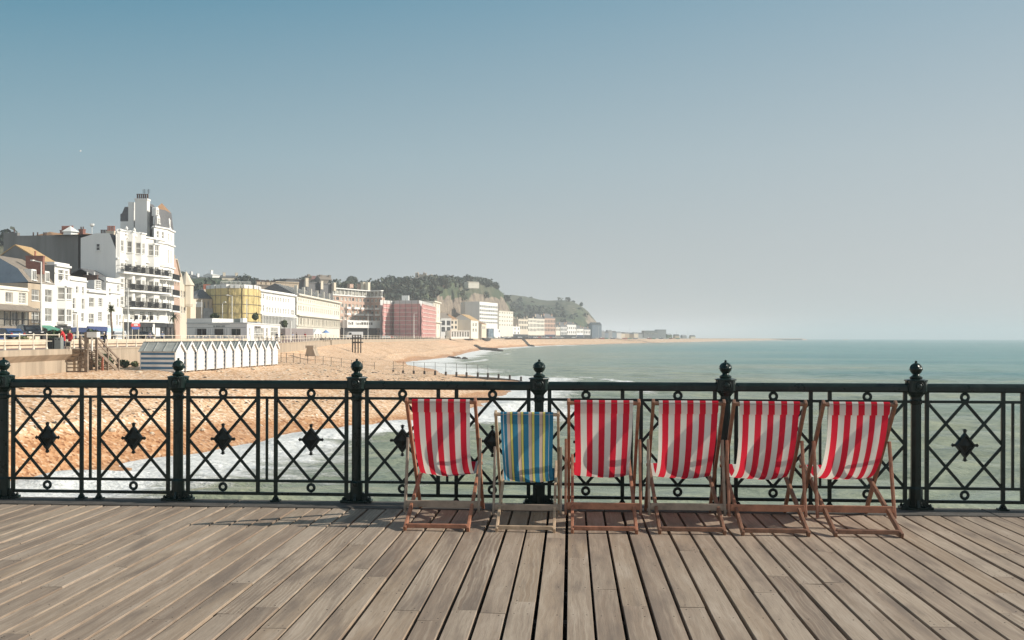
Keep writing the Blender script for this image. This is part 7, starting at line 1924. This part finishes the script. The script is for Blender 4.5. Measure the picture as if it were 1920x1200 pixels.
# ------------------------------------------------------------------ people
def person(lab, px, d, z, h, face, top, legs, hair, pose='stand', coat=False):
    """one continuous skinned body; face = heading in the plan (0 = towards +x)"""
    s = h/1.75
    J = {'pelvis':(0,0,.93),'waist':(0,0,1.08),'chest':(.02,0,1.30),'neck':(.02,0,1.47),'chin':(.045,0,1.535),'head':(.03,0,1.63),'crown':(.02,0,1.715),
         'nose':(.125,0,1.60)}
    for sd, sg in (('l',1),('r',-1)):
        st = {'stand':.02,'walk':.20,'lean':.04}[pose]*sg
        J['hip'+sd] = (0,.10*sg,.88); J['knee'+sd] = (.03+st*.7,.11*sg,.48); J['ank'+sd] = (st*1.15-.02,.11*sg,.09); J['toe'+sd] = (st*1.15+.15,.13*sg,.04)
        J['sho'+sd] = (.01,.19*sg,1.40)
        if pose == 'lean': J['elb'+sd] = (.17,.25*sg,1.17); J['wri'+sd] = (.36,.17*sg,1.12)
        else: J['elb'+sd] = (-.03-st*.5,.25*sg,1.13); J['wri'+sd] = (.06-st*.9,.26*sg,.89)
        wx, wy, wz = J['wri'+sd]; dv = (.09,-.01*sg,-.01) if pose == 'lean' else (.03,0,-.09)
        J['palm'+sd] = tuple(a+b*.7 for a, b in zip((wx,wy,wz), dv))
        for k in range(4): J['fin%d%s' % (k, sd)] = (wx+dv[0]*(1.7+.1*(k in (1,2)))+(.022*(k-1.5) if pose != 'lean' else 0), wy+(.022*(k-1.5) if pose == 'lean' else 0), wz+dv[2]*(1.7+.1*(k in (1,2))))
        J['thu'+sd] = (wx+dv[0]*.9+.035, wy-.03*sg, wz+dv[2]*.9)
    if pose == 'lean':
        for k in list(J):
            x, y, zz = J[k]
            if zz > .95 and k[:3] not in ('nop',): J[k] = (x+(zz-.95)*.32, y, zz-(zz-.95)*.06)
    E = [('pelvis','waist'),('waist','chest'),('chest','neck'),('neck','chin'),('chin','head'),('head','crown'),('head','nose')]
    for sd in 'lr':
        E += [('pelvis','hip'+sd),('hip'+sd,'knee'+sd),('knee'+sd,'ank'+sd),('ank'+sd,'toe'+sd),('chest','sho'+sd),('sho'+sd,'elb'+sd),('elb'+sd,'wri'+sd),('wri'+sd,'palm'+sd),('palm'+sd,'thu'+sd)]+[('palm'+sd,'fin%d%s' % (k, sd)) for k in range(4)]
    rad = {'pelvis':(.155,.12),'waist':(.145,.11),'chest':(.17,.12),'neck':(.062,.062),'chin':(.07,.08),'head':(.082,.10),'crown':(.05,.06),'nose':(.014,.014),'hip':(.09,.10),'knee':(.06,.062),'ank':(.042,.045),'toe':(.04,.03),'sho':(.075,.075),'elb':(.048,.048),'wri':(.032,.03),'palm':(.038,.02),'thu':(.011,.011)}
    ks = list(J); ix = {k: i for i, k in enumerate(ks)}
    me = bpy.data.meshes.new('person'); me.from_pydata([J[k] for k in ks], [(ix[a], ix[b]) for a, b in E], []); o = bpy.data.objects.new('tmp', me); C.objects.link(o)
    sk = o.modifiers.new('Skin', 'SKIN'); lay = me.skin_vertices[0].data if me.skin_vertices else None
    if lay is None:
        bm = bmesh.new(); bm.from_mesh(me); bm.verts.layers.skin.verify(); bm.to_mesh(me); bm.free(); lay = me.skin_vertices[0].data
    for k in ks:
        b = k if k in rad else (k[:-1] if k[:-1] in rad else 'fin'); rr = rad.get(b, (.009,.009)); 
        if coat and b in ('pelvis','waist','chest','sho'): rr = (rr[0]*1.18, rr[1]*1.2)
        lay[ix[k]].radius = rr; lay[ix[k]].use_root = (k == 'pelvis')
    sb = o.modifiers.new('Sub', 'SUBSURF'); sb.levels = 1; sb.render_levels = 1
    dg = bpy.context.evaluated_depsgraph_get(); dg.update(); nm = bpy.data.meshes.new_from_object(o.evaluated_get(dg)); bpy.data.objects.remove(o)
    nm.name = 'person'; nm.materials.clear()
    for mm in ('skin', top, legs, 'cloth_black'): nm.materials.append(M[mm])
    segs = [(Vector(J[a]), Vector(J[b]), a, b) for a, b in E]
    def cls(p):
        best = min(segs, key=lambda t: ((p-(t[0]+(t[1]-t[0])*max(0, min(1, (p-t[0]).dot(t[1]-t[0])/max(1e-9, (t[1]-t[0]).length_squared))))).length))
        a, b = best[2], best[3]
        if a in ('neck','chin','head') or a[:4] in ('palm',) or a[:3] == 'wri': return 0
        if a[:3] == 'ank': return 3
        if a[:3] == 'kne' or a[:3] == 'hip' or b[:3] == 'hip': return 1 if (coat and p.z > .70) else 2
        return 1
    for p in nm.polygons: p.material_index = cls(p.center); p.use_smooth = True
    b = P(px, d, z); ob = link('person', nm, None, b); ob.scale = (s,s,s); ob.rotation_euler.z = face; tag(ob, lab, 'person')
    hm = MB(); hd = Vector(J['head'])+Vector((-.022,0,.035))
    n = 12
    vs = []; fs = []
    for i in range(7):
        ph = math.pi*.60*i/6
        for j in range(n): a = 2*math.pi*j/n; vs.append(hd+Vector((math.sin(ph)*math.cos(a)*.105-.01, math.sin(ph)*math.sin(a)*.092, math.cos(ph)*.105)))
    fs = [(i*n+j, i*n+(j+1) % n, (i+1)*n+(j+1) % n, (i+1)*n+j) for i in range(6) for j in range(n)]
    hm.add(vs, fs); me2 = bpy.data.meshes.new('hair'); me2.from_pydata([tuple(v) for v in hm.v], [], hm.f); me2.materials.append(M[hair]); me2.polygons.foreach_set('use_smooth', [True]*len(hm.f)); link('hair', me2, ob)
    return ob
person('person in a red jacket leaning by the promenade railing near the steps', 121, 74.8, PROM, 1.70, R(200), 'jacket_red', 'cloth_navy', 'hair_white', 'lean', True)
person('second shorter person in red beside the notice board', 131, 76.5, PROM, 1.52, R(250), 'jacket_red', 'cloth_tan', 'cloth_tan', 'stand', True)
person('person with white hair in a long dark coat walking on the promenade', 195, 88, PROM, 1.42, R(95), 'cloth_black', 'cloth_black', 'hair_white', 'walk', True)
person('person in a lilac top walking along the promenade toward the cafe', 281, 140, PROM, 1.66, R(80), 'cloth_lilac', 'cloth_tan', 'hair_dark', 'walk')
person('person in a blue grey shirt on the promenade above the striped hut', 304.5, 146, PROM, 1.78, R(95), 'cloth_bluegrey', 'cloth_navy', 'hair_white', 'walk')
for i, (px, d, t, l, lab) in enumerate(((519,180,'cloth_navy','cloth_navy','small figure in navy at the far cafe tables'), (528,186,'cloth_black','cloth_tan','small figure in black standing past the cafe'), (549,200,'cloth_bluegrey','cloth_black','small figure in pale blue before the hoarding'), (556,205,'cloth_black','cloth_black','small dark figure walking before the hoarding'), (572,214,'jacket_red','cloth_black','small figure in red near the hoarding end'), (835,430,'cloth_black','cloth_black','tiny dark figure at the far promenade railing'), (951,560,'cloth_black','cloth_navy','tiny dark figure on the far beach edge'))):
    person(lab, px, d, zp(d), 1.72, R(90+i*40), t, l, 'hair_dark', 'walk' if i % 2 else 'stand')
# the pale daytime moon
m = MB(); c = W(150, 283, 8000); R_ = 1.6/F*8000
seg = 20
m.lathe(c, [(R_*math.sin(math.pi*i/12)+.01, -R_*math.cos(math.pi*i/12)) for i in range(13)], seg); tag(m.build('moon', 'moon', at=c), 'tiny pale half moon high in the blue sky', 'moon')
